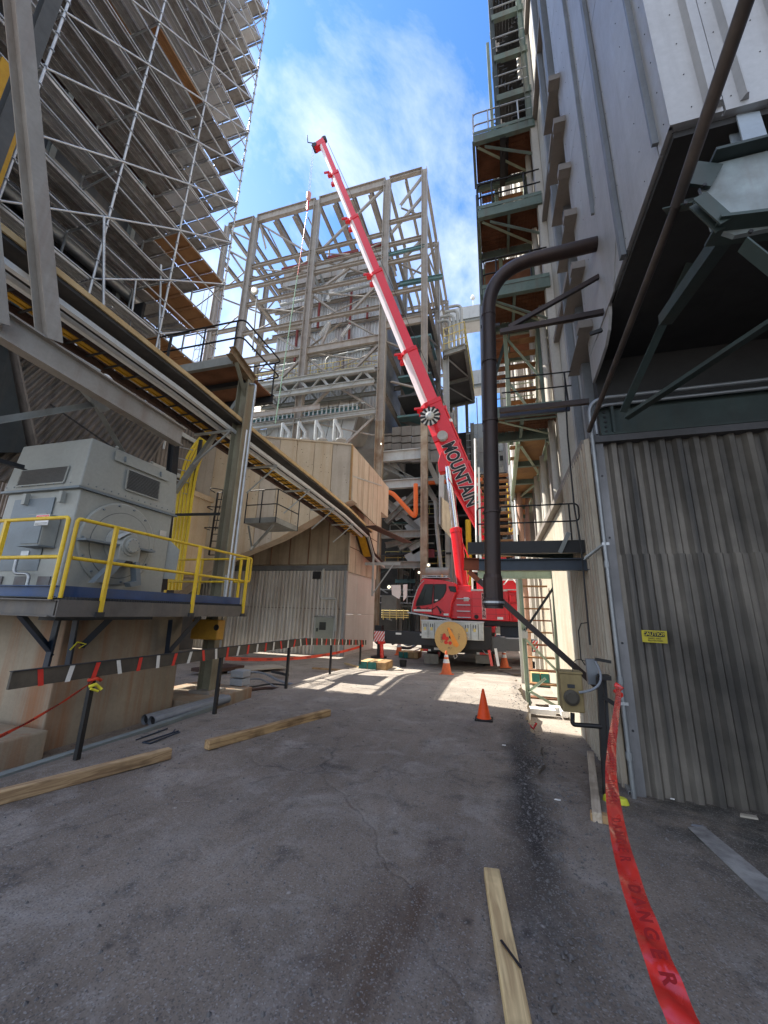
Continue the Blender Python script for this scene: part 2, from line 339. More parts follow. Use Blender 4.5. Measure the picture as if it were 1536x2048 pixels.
    # cracks and cold joints
    vz = N('ShaderNodeTexVoronoi'); vz.feature = 'DISTANCE_TO_EDGE'; vz.inputs['Scale'].default_value = .33
    nn = N('ShaderNodeTexNoise'); nn.inputs['Scale'].default_value = 1.6; nn.inputs['Detail'].default_value = 6; K(P_, nn.inputs['Vector'])
    vm = N('ShaderNodeVectorMath'); vm.operation = 'MULTIPLY_ADD'; K(nn.outputs['Color'], vm.inputs[0]); vm.inputs[1].default_value = (.7, .7, 0); K(P_, vm.inputs[2]); K(vm.outputs[0], vz.inputs['Vector'])
    crk = mr(vz.outputs['Distance'], .0, .010, 1, 0)
    col = mix(mth('MULTIPLY', crk, mr(noise(.8), .5, .65, 0, .6)), col, (.03, .03, .03))
    # aggregate
    vo = N('ShaderNodeTexVoronoi'); vo.inputs['Scale'].default_value = 130; K(P_, vo.inputs['Vector'])
    vs_ = N('ShaderNodeSeparateColor'); K(vo.outputs['Color'], vs_.inputs[0])
    col = mix(mr(vs_.outputs[0], .82, .97, 0, .5), col, (.33, .32, .31)); col = mix(mr(vs_.outputs[1], .75, .97, 0, .5), col, (.05, .05, .05))
    K(col, b.inputs['Base Color']); b.inputs['Roughness'].default_value = .88; b.inputs['Specular IOR Level'].default_value = .25
    bp = N('ShaderNodeBump'); bp.inputs['Strength'].default_value = .55; bp.inputs['Distance'].default_value = .012
    h = mth('ADD', mth('MULTIPLY', noise(60, 6), .7), mth('MULTIPLY', noise(6, 6), 1.6)); h = mth('SUBTRACT', h, mth('MULTIPLY', crk, 1.0)); h = mth('ADD', h, mth('MULTIPLY', vs_.outputs[0], .25))
    K(h, bp.inputs['Height']); K(bp.outputs[0], b.inputs['Normal'])
    return m
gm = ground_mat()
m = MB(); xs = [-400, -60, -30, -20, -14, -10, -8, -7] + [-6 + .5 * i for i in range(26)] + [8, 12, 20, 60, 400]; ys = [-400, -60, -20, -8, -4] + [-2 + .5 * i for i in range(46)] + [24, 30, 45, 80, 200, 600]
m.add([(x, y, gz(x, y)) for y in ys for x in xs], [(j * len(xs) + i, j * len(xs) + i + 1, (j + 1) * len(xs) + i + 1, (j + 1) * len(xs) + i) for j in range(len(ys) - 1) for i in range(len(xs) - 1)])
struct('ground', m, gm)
# the raised ramp slab
m = MB(); nx, ny = 26, 60
def rx(y, s):
    if s < 0: return -4.72 + .02 * math.sin(y * 3)
    return .40 + .05 * math.sin(y * 2.3) + .03 * math.sin(y * 7.1) - .10 * (1 - sstep(3, 6, y))
def rz(x, y): return (.010 * math.sin(x * 1.9 + 1) * math.sin(y * 1.3) + .004 * math.sin(x * 7) * math.cos(y * 5)) - .24 * sstep(10.6, 14.5, y)
def rend(x): return 15.0
vs = []
for j in range(ny + 1):
    y = -6 + (15.0 + 6) * j / ny
    for i in range(nx + 1):
        x0, x1 = rx(y, -1), rx(y, 1); x = x0 + (x1 - x0) * i / nx
        e = .0
        if i == nx: e = -.03
        if i == 0: e = -.015
        vs.append((x, y, rz(x, y) + e))
w_ = nx + 1
fs = [(j * w_ + i, j * w_ + i + 1, (j + 1) * w_ + i + 1, (j + 1) * w_ + i) for j in range(ny) for i in range(nx)]
m.add(vs, fs)
for i in (0, nx):
    for j in range(ny):
        a, b2 = V(vs[j * w_ + i]), V(vs[(j + 1) * w_ + i]); s_ = .03 if i else -.05
        m.add([a, b2, (b2.x + s_, b2.y, -.6), (a.x + s_, a.y, -.6)], [(0, 1, 2, 3)] if i == 0 else [(3, 2, 1, 0)])
struct('ramp', m, gm)
# loose gravel and crumbs
m = MB()
def pebble(x, y, z, r):
    h = [(math.cos(a) * r * random.uniform(.7, 1.2), math.sin(a) * r * random.uniform(.7, 1.2)) for a in (.2, 1.5, 2.8, 4.1, 5.3)]
    m.add([(x + a, y + b, z - r * .2) for a, b in h] + [(x + random.uniform(-.3, .3) * r, y + random.uniform(-.3, .3) * r, z + r * random.uniform(.5, .9))], [(i, (i + 1) % 5, 5) for i in range(5)])
for i in range(5200):
    y = 1.4 + 9.5 * random.random() ** 1.6
    k = random.random()
    if k < .55: x = random.uniform(-4.6, .4)
    elif k < .9: x = random.gauss(.36, .16)
    else: x = random.uniform(.4, 1.3)
    if k >= .55 and random.random() < .25: y = random.uniform(3, 8)
    x = min(x, 1.2) if y > 4.8 else x
    z = rz(x, y) if x < rx(y, 1) and x > -4.7 else gz(x, y)
    pebble(x, y, z, random.choice([.003, .004, .005, .006, .008, .010, .015]) * (1.3 if x > 0.1 else 1))
for i in range(700):
    x = random.uniform(-9, -4.8); y = random.uniform(4, 15); pebble(x, y, gz(x, y), random.uniform(.006, .02))
struct('gravel', m, mat('gravel_stone', (.15, .14, .135), (.07, .065, .06), 30, 1.0, rough=.9), 'stuff')
a, b2 = W(1392, 1652, z=0), W(1560, 1800, z=0); a.z = b2.z = gz(a.x, a.y) + .006; w_ = V((.07, .03, 0))
m = MB(); m.prism([a - w_, b2 - w_ * 1.3, b2 + w_ * 1.3, a + w_], (0, 0, .006)); struct('pavement_strip', m, mat('worn_concrete_strip', (.34, .33, .31), (.15, .14, .135), 5, 1.0, rough=.9, bump=.3))
# ================================================================== RIGHT: corrugated shed, white building, soffit
sh = thing('corrugated_shed', 'soot-stained grey corrugated metal shed wall on the right with a yellow caution sign', 'shed', (1.2, 5, gz(1.2, 5)))
G0 = -.12
obj('lower_sheet', MB().corr((1.31, 5, G0), (5.1, 0, 0), (0, 0, 2.48), (0, -1, 0), .165, .055), corrdk, sh)
obj('upper_sheet', MB().corr((1.31, 5.03, 2.34), (5.1, 0, 0), (0, 0, 1.39), (0, -1, 0), .165, .055), corrdk, sh)
obj('corner_flashing', MB().box((1.205, 4.945, G0), (1.30, 5.10, 3.72)), mat('sooty_flashing', (.24, .24, .245), (.10, .10, .105), 1, .9, (.05, .05, .05), .6, 3, rough=.45, metal=.3), sh)
obj('side_sheet', MB().corr((1.19, 5.1, G0), (0, 2.0, 0), (0, 0, 4.0), (-1, 0, 0), .13, .045), mat('cream_corrugated', (.50, .45, .36), (.34, .28, .20), 1.5, .8, (.30, .14, .06), .5, 5, rough=.55), sh)
obj('rear_side_sheet', MB().corr((1.30, 7.1, -.6), (0, 7, 0), (0, 0, 4.4), (-1, 0, 0), .12, .035), mat('cream_corrugated_far', (.62, .58, .49), (.5, .44, .33), 1.2, .7, (.35, .2, .1), .4, 4, rough=.5), sh)
obj('cap_channel', MB().box((1.20, 4.9, 3.72), (6.4, 5.1, 3.80)), mat('dark_channel', (.10, .10, .105), (.05, .05, .05), 2, .7, rough=.5), sh)
obj('roof', MB().box((1.5, 5.12, 3.66), (6.4, 14, 3.79)), blackish, sh)
for k in range(30):
    x = 1.6 + .145 * random.randint(0, 30); zz = random.choice([2.40, 2.40, 1.1, .6, 3.3])
for x, zz in ((1.25, 3.3), (1.25, 2.55), (1.25, 1.4), (1.25, .55)):
    obj('screw', MB().lathe((x, 4.945, zz), (0, -1, 0), [(.012, 0), (.012, .006)], 6), dark, sh)
cs = thing('caution_sign', 'small yellow caution sign screwed to the soot-stained corrugated wall', 'sign', W(1308, 1288, y=4.94))
a, b_, c_, d_ = W(1282, 1260, y=4.945), W(1333, 1262, y=4.945), W(1335, 1287, y=4.945), W(1285, 1284, y=4.945)
obj('plate', MB().prism([a, d_, c_, b_], (0, -.006, 0)), signy, cs)
def lerp2(s, t): return a.lerp(b_, s).lerp(d_.lerp(c_, s), t)
obj('header_panel', MB().prism([lerp2(.10, .10) + V((0, -.007, 0)), lerp2(.10, .5) + V((0, -.007, 0)), lerp2(.90, .5) + V((0, -.007, 0)), lerp2(.90, .10) + V((0, -.007, 0))], (0, -.002, 0)), ink, cs)
ux = (b_ - a); uz = (a - d_)
text(cs, 'lettering', 'CAUTION', .050, lerp2(.5, .30) + V((0, -.0105, 0)), ux, uz, signy, .001, bold=.001)
text(cs, 'lettering', 'HARD HAT', .024, lerp2(.5, .65) + V((0, -.0085, 0)), ux, uz, ink, .001)
text(cs, 'lettering', 'PROTECTION', .022, lerp2(.52, .84) + V((0, -.0085, 0)), ux, uz, ink, .001)
# white cantilevered building
wb = thing('white_clad_building', 'tall white panel-clad building overhanging the dark bay on the right', 'building', (1.3, 2.45, 0))
ZB = 5.02
obj('wall', MB().box((1.33, 2.47, ZB + .01), (8, 5.12, 40)), whitewall, wb)
pz = [ZB, 8.2, 11.4, 14.6, 18, 24, 40]
for y0, y1 in ((2.45, 2.63), (2.645, 3.45), (3.52, 4.10), (4.115, 5.1)):
    for k in range(len(pz) - 1):
        obj('panel', MB().box((1.305, y0, pz[k] + .006), (1.33, y1, pz[k + 1] - .006)), whitewall, wb)
for x0, x1 in ((1.306, 1.62), (1.635, 2.10), (2.115, 2.60), (2.615, 3.2), (3.215, 4.2)):
    for k in range(len(pz) - 1):
        obj('panel', MB().box((x0, 2.435, pz[k] + .006), (x1, 2.47, pz[k + 1] - .006)), whitewall, wb)
for y, w_, z0 in ((3.46, .07, ZB - .02), (2.60, .028, ZB + .1), (4.12, .03, ZB + 1.3)):
    obj('cover_strip', MB().box((1.262, y, z0), (1.305, y + w_, 40)), trim, wb)
for x, w_ in ((1.52, .10), (1.72, .05), (2.0, .13), (2.42, .10)):
    obj('rib', MB().prism([(x, 2.435, ZB + .05), (x + w_, 2.435, ZB + .05), (x + w_ - .02, 2.39, ZB + .05), (x + .02, 2.39, ZB + .05)], (0, 0, 30)), whitewall, wb)
m = MB()
for y in (2.50, 2.9, 3.42, 3.56, 4.05, 4.6, 5.0):
    for k in range(26): m.lathe((1.304, y, ZB + .12 + .33 * k), (-1, 0, 0), [(.0045, 0), (.0035, .004)], 5)
for x in (1.45, 1.68, 1.9, 2.2, 2.5):
    for k in range(16): m.lathe((x, 2.434, ZB + .12 + .33 * k), (0, -1, 0), [(.0045, 0), (.0035, .004)], 5)
r_ = obj('rivets', m, dark, wb); r_['kind'] = 'stuff'
# lower hopper skirt that curves down towards the shed
m = MB(); pts = [(4.10, ZB), (4.15, 4.9), (4.25, 4.78), (4.42, 4.70), (4.75, 4.66), (5.1, 4.64), (5.1, ZB)]
m.prism([(1.307, y, z) for y, z in pts][::-1], (.03, 0, 0)); obj('skirt', m, whitewall, wb)
obj('patch_plate', MB().prism([(1.296, 3.55, 5.5), (1.296, 3.62, 6.15), (1.296, 4.1, 6.4), (1.296, 4.75, 5.9), (1.296, 4.7, 5.0), (1.296, 3.9, 4.98)], (.012, 0, 0)), whitewall, wb)
obj('soffit', MB().box((1.34, 2.49, ZB - .05), (8, 5.12, ZB + .005)), blackish, wb)
obj('bay_back_wall', MB().box((1.36, 5.13, 3.80), (8, 5.3, ZB + .1)), blackish, wb)
obj('bay_side_wall', MB().box((6.0, -3, G0), (6.2, 5.0, 5.0)), blackish, wb)
bar(wb, 'lintel_beam', (1.30, 4.99, 4.02), (6, 4.99, 4.02), .16, .42, 'I', dgreen)
obj('stiffener', MB().box((1.42, 4.90, 3.83), (1.45, 4.98, 4.2)), dgreen, wb)
for k in range(5): obj('bolt', MB().lathe((1.36, 4.97, 3.88 + .065 * k), (0, -1, 0), [(.016, 0), (.016, .012)], 6), dark, wb)
bar(wb, 'brace', W(1242, 822, y=4.7), W(1432, 400, y=3.4), .09, .09, 'L', dgreen)
bar(wb, 'brace', W(1250, 832, y=4.65), W(1600, 600, y=3.6), .09, .09, 'L', dgreen)
# hanging box girder with gusset seen from below at the right edge
gd = thing('gusset_girder', 'green steel girder end with hexagonal gusset hanging under the white building', 'steel girder', W(1450, 440, y=2.6))
yy = 2.3
hexp = [W(1400, 372, y=yy), W(1420, 330, y=yy), W(1560, 295, y=yy), W(1570, 450, y=yy + .0), W(1470, 470, y=yy), W(1425, 455, y=yy)]
obj('gusset', MB().prism(hexp, (0, .03, 0)), mat('pale_blue_green_plate', (.33, .40, .42), (.12, .13, .12), 2.2, 1.0, (.16, .10, .06), .4, 5, rough=.5), gd)
bar(gd, 'flange', W(1395, 372, y=yy - .02), W(1420, 328, y=yy - .02), .14, .02, 'box', dgreen, (0, 1, 0))
bar(gd, 'flange', W(1420, 325, y=yy), W(1570, 288, y=yy), .02, .16, 'box', dgreen, (0, 1, 0))
bar(gd, 'flange', W(1425, 462, y=yy), W(1580, 445, y=yy), .02, .2, 'box', dgreen, (0, 1, 0))
bar(gd, 'bracket', W(1335, 412, y=yy + .1), W(1395, 398, y=yy), .07, .07, 'L', dgreen)
bar(gd, 'bracket', W(1395, 400, y=yy - .05), W(1450, 450, y=yy - .05), .08, .06, 'C', dgreen)
bar(gd, 'hanger', W(1470, 180, y=2.7), W(1505, 310, y=2.4), .13, .10, 'C', mat('pale_blue_steel', (.33, .38, .42), (.2, .22, .23), 2, .6, rough=.5))
bar(gd, 'diagonal', W(1450, 470, y=2.4), W(1330, 640, y=3.2), .09, .09, 'L', dgreen)
bar(gd, 'lower_diagonal', W(1500, 480, y=2.2), W(1600, 560, y=2.2), .09, .09, 'L', dgreen)
for p in ((1408, 372), (1430, 440), (1500, 465), (1370, 408)): obj('bolt', MB().lathe(W(*p, y=yy - .03), (0, -1, 0), [(.012, 0), (.012, .012)], 6), dark, gd)
# long dark sloping pipe in front of the bay
pA, pB, pC = W(1500, -20, y=1.55), W(1352, 412, y=2.35), W(1178, 862, y=4.85)
o = solo('sloping_pipe', MB().tube([pA, pB], .034, 10).tube([pB, pC], .026, 10), mat('sooty_pipe', (.06, .05, .045), (.13, .10, .08), 3, .9, rough=.6), 'thin dark pipe running diagonally down across the white building', 'pipe')
# two parallel conduits
cd_ = mat('conduit_grey', (.34, .36, .37), (.22, .23, .24), 3, .6, rough=.4, metal=.5)
p0, p1 = W(1192, 890, y=4.86), W(1262, 1592, y=4.86)
k0 = V((1.235, 4.86, 0)); 
o = thing('conduit', 'long grey conduit down the corner of the corrugated shed bending right at the top', 'conduit', (1.2, 4.88, G0))
tub(o, 'tube', rnd([(6, 4.86, 4.28), (1.17, 4.86, 4.28), (1.17, 4.86, 3.3), (1.175, 4.88, G0)], .22, 7), .024, cd_)
for z in (3.55, 2.2, 1.0, .3): obj('coupling', MB().lathe((1.172, 4.87, z), (0, 0, 1), [(.031, 0), (.031, .07)], 10), cd_, o)
for z in (2.45, .8): obj('strap_clamp', MB().box((1.14, 4.845, z), (1.215, 4.855, z + .03)), galv, o)
o = thing('short_conduit', 'second grey conduit tucked just behind the long conduit at the shed corner', 'conduit', (1.25, 4.9, 3.7))
tub(o, 'tube', rnd([(6, 4.90, 4.20), (1.235, 4.90, 4.20), (1.235, 4.90, 3.82)], .16, 7), .022, cd_)
# stub bars sticking out from the building towards the pipe
# ================================================================== far right building wall
mb = thing('process_building', 'long cream clad process building with dappled sun behind the stair tower', 'building', (1.4, 5.2, -.4))
obj('wall', MB().box((1.46, 5.32, 3.84), (9, 46, 34)), creamwall, mb)
obj('lower_wall', MB().box((1.46, 14.1, -.6), (9, 46, 3.83)), creamwall, mb)
yk = [5.32, 6.2, 7.1, 8.0, 9, 10, 11, 12, 13.2, 14.4, 15.6, 17, 18.5, 20, 22, 24, 27, 30, 34, 40, 46]
for i in range(len(yk) - 1):
    zz = [3.9, 7.2, 10.4, 13.6, 16.8, 20, 25, 34]
    for k in range(7):
        obj('panel', MB().box((1.425, yk[i] + .012, zz[k] + .01), (1.46, yk[i + 1] - .012, zz[k + 1] - .01)), creamwall if i > 1 else whitewall, mb)
for y, w_, d in ((5.5, .16, .13), (6.35, .10, .10), (7.6, .2, .16), (9.1, .22, .18), (10.8, .25, .2), (12.9, .28, .22), (15.5, .3, .25), (18.4, .3, .28), (22, .35, .3), (26, .35, .3), (31, .4, .35), (38, .4, .4)):
    obj('column_cover', MB().box((1.425 - d, y, 3.9), (1.42, y + w_, 33)), trim if y < 7 else (browntrim if int(y) % 3 == 0 else creamwall), mb)
for y in (14.5, 16.5, 19, 22, 26): obj('lower_column_cover', MB().box((1.2, y, -.5), (1.455, y + .3, 3.8)), creamwall, mb)
# leaning cover hoods between the columns
for (u1, v1, u2, v2) in ((1129, 250, 1112, 364), (1140, 343, 1121, 446), (1152, 435, 1133, 540), (1168, 540, 1144, 642), (1183, 658, 1157, 748), (1118, 165, 1104, 262)):
    A, B = W(u1, v1, x=1.30), W(u2, v2, x=1.30)
    e = V((0, .04, 0)); ox = V((-.14, 0, 0)); hd = obj('hood', MB().prism([A - e + ox, B - e + ox, B + e + ox, A + e + ox], (.30, 0, 0)), browntrim, mb)
    obj('hood_cap', MB().box(A + V((-.16, -.07, -.01)), A + V((.16, .08, .10))), browntrim, hd)
for (y, z0, r_) in ((8.4, 3.9, .07), (8.75, 3.9, .05), (10.2, 3.9, .08), (11.8, 3.9, .09), (12.4, 3.9, .06), (16.8, 0, .1), (17.4, 0, .08)):
    tub(mb, 'downpipe', [(1.33 - r_, y, z0), (1.33 - r_, y, 30)], r_, creamwall if r_ > .06 else browntrim)
obj('ledge', MB().box((1.15, 5.35, 3.84), (1.42, 14, 3.96)), browntrim, mb)
for z in (7.2, 10.4, 13.6, 16.8): obj('girt', MB().box((1.32, 5.5, z - .06), (1.42, 46, z + .06)), browntrim, mb)
# hanging cable down the wall
def WD(u, v, zd): return EYE + (right * (u - CX) + up * (CY - v) + fwd * FPX) * (zd / FPX)
# ================================================================== dark drain pipe
dp = thing('drain_pipe', 'big dark brown pipe bending out of the white wall and hanging straight down', 'pipe', (-.02, 4.2, 1.75))
YP = 4.2
t0, t1 = W(1197, 487, y=YP), W(1060, 520, y=YP)
path = [t0, t1 + V((.0, 0, 0))] ; cr_ = V((.06, YP, t1.z + .02)); bot = V((-.055, YP, 1.86))
path = [t0] + arc(V((.62, YP, t0.z - .03)), V((.055, YP, t0.z - .06)), V((.03, YP, 5.25)), 12) + [bot]
obj('pipe', MB().tube(path, .082, 20), piped, dp)
for zz, r_ in ((5.2, .087), (4.55, .092), (3.78, .090), (2.72, .092)):
    x = .03 + (5.25 - zz) * (-.025)
    obj('pipe_band', MB().lathe((x, YP, zz), (-.025, 0, 1), [(r_, -.012), (r_, .012)], 20), piped, dp)
obj('bell_end', MB().lathe(bot + V((0, 0, .06)), (0, 0, -1), [(.086, -.14), (.098, -.10), (.098, .10), (.105, .11), (.105, .17), (.095, .175), (.095, .20)], 20), piped, dp)
obj('latch_ring', MB().lathe(bot + V((0, 0, -.07)), (0, 0, -1), [(.107, 0), (.107, .02)], 20), galv, dp)
bar(dp, 'support_arm', W(1000, 664, y=YP + .02), W(1207, 624, y=YP + .02), .05, .06, 'box', piped)
bar(dp, 'support_arm', W(1018, 655, y=YP + .08), W(1198, 553, y=YP + .08), .045, .05, 'box', piped)
bar(dp, 'support_arm', W(1180, 668, y=YP - .0), W(1204, 660, y=YP), .03, .04, 'box', dark)
# ================================================================== black cantilever platform
pf = thing('pipe_platform', 'black steel platform with round-ended black handrail beside the hanging pipe', 'platform', (.4, 5.8, 2.2))
ya = 5.8
bar(pf, 'beam', W(936, 1097, y=ya), W(1192, 1093, y=ya), .10, .17, 'box', black)
bar(pf, 'beam', W(940, 1097, y=ya + .9), V((1.2, ya + .9, 2.6)), .08, .15, 'C', dgreen)
bar(pf, 'lower_beam', W(958, 1130, y=ya - .05), W(1203, 1129, y=ya - .05), .12, .16, 'I', mat('blue_black_steel', (.04, .055, .075), (.03, .035, .04), 2, .6, rough=.5))
obj('rusty_beam_end', MB().beam(W(928, 1128, y=ya - .05), W(958, 1129, y=ya - .05), .12, .17, 'I'), mat('rust_orange', (.22, .06, .025), (.12, .035, .02), 4, .7, rough=.8), pf)
obj('deck_plate', MB().box((-.38, ya + .02, 2.655), (1.18, ya + .9, 2.685)), dgreen, pf)
rl = lambda pts, r=.011: tub(pf, 'handrail', pts, r, black)
za, zb = W(1000, 1014, y=ya).z, W(1000, 1047, y=ya).z
rl(rnd([(-.26, ya, 2.68), (-.26, ya, za), (.98, ya, za), (1.12, ya, za), (1.12, ya, zb), (.98, ya, zb), (-.26, ya, zb)], .07, 6))
tub(pf, 'rail_post', [(1.0, ya, 2.66), (1.0, ya, za)], .011, black)
tub(pf, 'rail_post', [(.35, ya + .9, 2.66), (.35, ya + .9, zb)], .011, black)
bar(pf, 'short_bracket', W(1120, 1105, y=ya - .1), W(1138, 1064, y=ya - .1), .05, .05, 'L', grey)
dA, dB = W(938, 1143, y=5.75), W(1206, 1384, y=5.75)
bar(pf, 'strut', dA, W(958, 1162, y=5.75), .07, .07, 'box', MATS['rust_orange']); bar(pf, 'strut', W(958, 1161, y=5.75), dB, .075, .075, 'box', piped)
bar(pf, 'wall_bracket', W(1168, 1117, y=5.2), W(1203, 1090, y=5.0), .04, .04, 'L', lgrey)
# blue grey hanger frame behind the pipe
hf = thing('hanger_frame', 'slim blue-grey steel hanger with black rails just behind the brown pipe', 'steel frame', (-.2, 5.6, 4))
yb_ = 5.6
bar(hf, 'hanger', W(964, 612, y=yb_), W(970, 862, y=yb_), .06, .08, 'I', trim, (1, 0, 0))
bar(hf, 'arm', W(960, 655, y=yb_), W(1000, 650, y=yb_), .05, .05, 'box', dark)
for (u1, v1, u2, v2, w_) in ((1003, 758, 1141, 743, .022), (1003, 786, 1143, 771, .022)):
    tub(hf, 'rail', [W(u1, v1, y=yb_), W(u2, v2, y=yb_)], w_ * .5, black)
bar(hf, 'crossbeam', W(1000, 822, y=yb_), W(1178, 803, y=yb_ - .3), .06, .07, 'box', piped)
bar(hf, 'crossbeam', W(1000, 832, y=yb_ + .3), W(1140, 818, y=yb_ + .3), .05, .05, 'box', mat('navy_beam', (.03, .04, .07), rough=.5))
tub(hf, 'rail_post', [W(1128, 745, y=yb_), W(1136, 800, y=yb_)], .012, black)
o = solo('wall_cable', MB().tube([W(1129, 745, y=5.5), W(1135, 870, y=5.4), W(1148, 1010, y=5.3), W(1163, 1100, y=5.25), W(1180, 1290, y=5.1)], .010, 6), black, 'thin black cable hanging down beside the corrugated shed side', 'cable')
# ================================================================== stair tower
st = thing('stair_tower', 'tall green steel stair tower with rusty gratings along the cream building', 'stair tower', (.5, 9.5, -.35))
YF, YR, XL, XR = 9.5, 10.7, -.14, 1.36
def railing(par, A, B, zdeck, ma, h=1.05, r=.018, n=2, posts=3):
    A, B = V(A), V(B)
    for k in range(n): tub(par, 'handrail', [A + V((0, 0, zdeck + h * (1 - .5 * k))), B + V((0, 0, zdeck + h * (1 - .5 * k)))], r, ma, 6)
    for i in range(posts):
        p = A.lerp(B, i / (posts - 1)); tub(par, 'rail_post', [p + V((0, 0, zdeck)), p + V((0, 0, zdeck + h))], r, ma, 6)
def grating(par, x0, x1, y0, y1, z, ma, n=16, name='grating'):
    g = MB()
    for i in range(n): x = x0 + (x1 - x0) * (i + .5) / n; g.box((x - .008, y0, z - .03), (x + .008, y1, z))
    for i in range(9): y = y0 + (y1 - y0) * (i + .5) / 9; g.box((x0, y - .006, z - .012), (x1, y + .006, z - .004))
    o = obj(name, g, ma, par); o['kind'] = 'stuff'; return o
for k, z in enumerate((16.24, 13.15, 10.25, 6.53)):
    xl = XL + (.03 * k)
    bar(st, 'front_beam', (xl, YF, z + .15), (XR, YF, z + .15), .10, .30, 'C', green)
    bar(st, 'rear_beam', (xl, YR, z + .15), (XR, YR, z + .15), .10, .28, 'C', green)
    bar(st, 'side_beam', (xl, YF + .06, z + .16), (xl, YR - .06, z + .16), .07, .24, 'C', green)
    bar(st, 'cross_beam', (.62, YF + .06, z + .16), (.62, YR - .06, z + .16), .06, .2, 'C', green)
    obj('landing_grating', MB().box((xl + .05, YF + .06, z + .29), (XR, YR - .06, z + .31)), rustb, st)
    grating(st, xl + .05, XR, YF + .06, YR - .06, z + .285, rustb, 18)
    bar(st, 'knee_brace', (xl + .3, YF + .1, z), (XR + .02, YF + .1, z - .02 - .9 * (k != 3)), .07, .07, 'L', green)
    bar(st, 'plan_brace', (xl + .1, YF + .1, z + .05), (XR, YR - .1, z + .05), .06, .06, 'L', lgreen)
    if k < 3:
        ma = galv if k == 0 else black
        for h in (1.05, .55): tub(st, 'handrail', rnd([(XR, YF, z + .3 + h), (xl, YF, z + .3 + h), (xl, YR, z + .3 + h)], .12, 5), .02, ma)
        for x in (xl + .01, .25, 1.0): tub(st, 'rail_post', [(x, YF - .005, z + .3), (x, YF - .005, z + 1.35)], .02, ma, 6)
        obj('toe_plate', MB().box((xl, YF - .065, z + .3), (XR, YF - .055, z + .42)), green, st)
# posts
for x, y in ((XL + .02, YR + .1), (.42, YR + .1)): bar(st, 'post', (x, y, 6.5), (x, y, 16.2 if x < 0 else 24), .09, .09, 'box', lgreen if x > 0 else green)
bar(st, 'post', (1.22, YR + .1, 6.5), (1.22, YR + .1, 24), .09, .09, 'box', green)
# steep flights
def flight(xa, xb, yA, zA, yB, zB, n, ma, sm, name='tread', d=.20):
    for i in range(n):
        t = (i + .5) / n; y = yA + (yB - yA) * t; z = zA + (zB - zA) * t
        obj(name, MB().box((xa + .03, y - d / 2, z - .02), (xb - .03, y + d / 2, z + .02)), ma, st)
    for x in (xa, xb): bar(st, 'stringer', (x, yA, zA), (x, yB, zB), .035, .2, 'box', sm)
flight(.42, 1.18, 10.9, 10.25, 12.6, 6.75, 11, treadm, lgreen)
flight(.42, 1.18, 12.6, 13.15, 10.9, 10.5, 9, treadm, lgreen)
flight(.42, 1.18, 10.9, 16.2, 12.6, 13.4, 9, treadm, lgreen)
for zA, zB in ((6.9, 8.6), (8.6, 10.2), (10.4, 11.8), (11.8, 13.1)):
    up_ = zB > 8 and int(zB * 10) % 2 == 0
    bar(st, 'lattice', (.44, 10.86, zA if not up_ else zB), (1.2, 10.86, zB if not up_ else zA), .05, .05, 'L', lgreen)
# upper narrow part: zig-zag stairs with serrated stringers and mesh screens
for k, z in enumerate((17.9, 19.8, 21.9, 24.2)):
    bar(st, 'front_beam', (.50, YF, z), (XR, YF, z), .10, .26, 'C', green); bar(st, 'rear_beam', (.50, YR, z), (XR, YR, z), .08, .22, 'C', green)
    A, B = ((.55, 9.8, z - 1.8), (1.3, 9.8, z - .1)) if k % 2 == 0 else ((1.3, 9.8, z - 1.8), (.55, 9.8, z - .1))
    bar(st, 'stringer', A, B, .05, .12, 'box', dark)
    for i in range(9):
        p = V(A).lerp(V(B), (i + .5) / 9); obj('tread', MB().box(p + V((-.07, -.3, -.01)), p + V((.07, .9, .015))), dark, st)
    tub(st, 'handrail', [(.48, YF, z + .6), (1.3, YF, z + .6)], .018, galv, 6); tub(st, 'handrail', [(.48, YF, z + 1.1), (1.3, YF, z + 1.1)], .018, galv, 6)
bar(st, 'post', (.50, YF, 16.3), (.50, YF, 26), .09, .12, 'I', dgreen, (1, 0, 0)); bar(st, 'post', (1.26, YF, 16.3), (1.26, YF, 26), .10, .14, 'I', green, (1, 0, 0))
def mesh(x0, x1, y, z0, z1):
    g = MB(); n = int((x1 - x0) / .075); k = int((z1 - z0) / .075)
    for i in range(n + 1): x = x0 + (x1 - x0) * i / n; g.box((x - .005, y - .004, z0), (x + .005, y, z1))
    for i in range(k + 1): z = z0 + (z1 - z0) * i / k; g.box((x0, y, z - .005), (x1, y + .004, z + .005))
    o = obj('mesh_screen', g, dark, st); o['kind'] = 'stuff'
mesh(.55, 1.25, 10.72, 16.6, 24); mesh(XL + .1, .55, 10.72, 14.3, 16.2); mesh(XL + .1, 1.2, 10.72, 13.5, 14.3)
obj('brown_panel', MB().box((.0, 10.76, 11.2), (1.2, 10.78, 13.1)), rustb, st); obj('brown_panel', MB().box((XL + .1, 10.78, 13.45), (1.0, 10.80, 14.6)), rustb, st)
for k, z in enumerate((14.7, 11.75, 8.5)):
    bar(st, 'front_beam', (XL + .05, 12.3, z), (XR, 12.3, z), .08, .24, 'C', green); bar(st, 'rear_beam', (XL + .05, 13.6, z), (XR, 13.6, z), .08, .24, 'C', green)
    obj('landing_grating', MB().box((XL + .05, 12.35, z + .1), (XR, 13.55, z + .13)), rustb, st)
    for h in (.6, 1.1): tub(st, 'handrail', [(XL, 12.3, z + h), (XR, 12.3, z + h)], .02, lgreen, 6)
    bar(st, 'side_beam', (XL + .05, 10.75, z + .6), (XL + .05, 12.3, z), .05, .18, 'C', green)
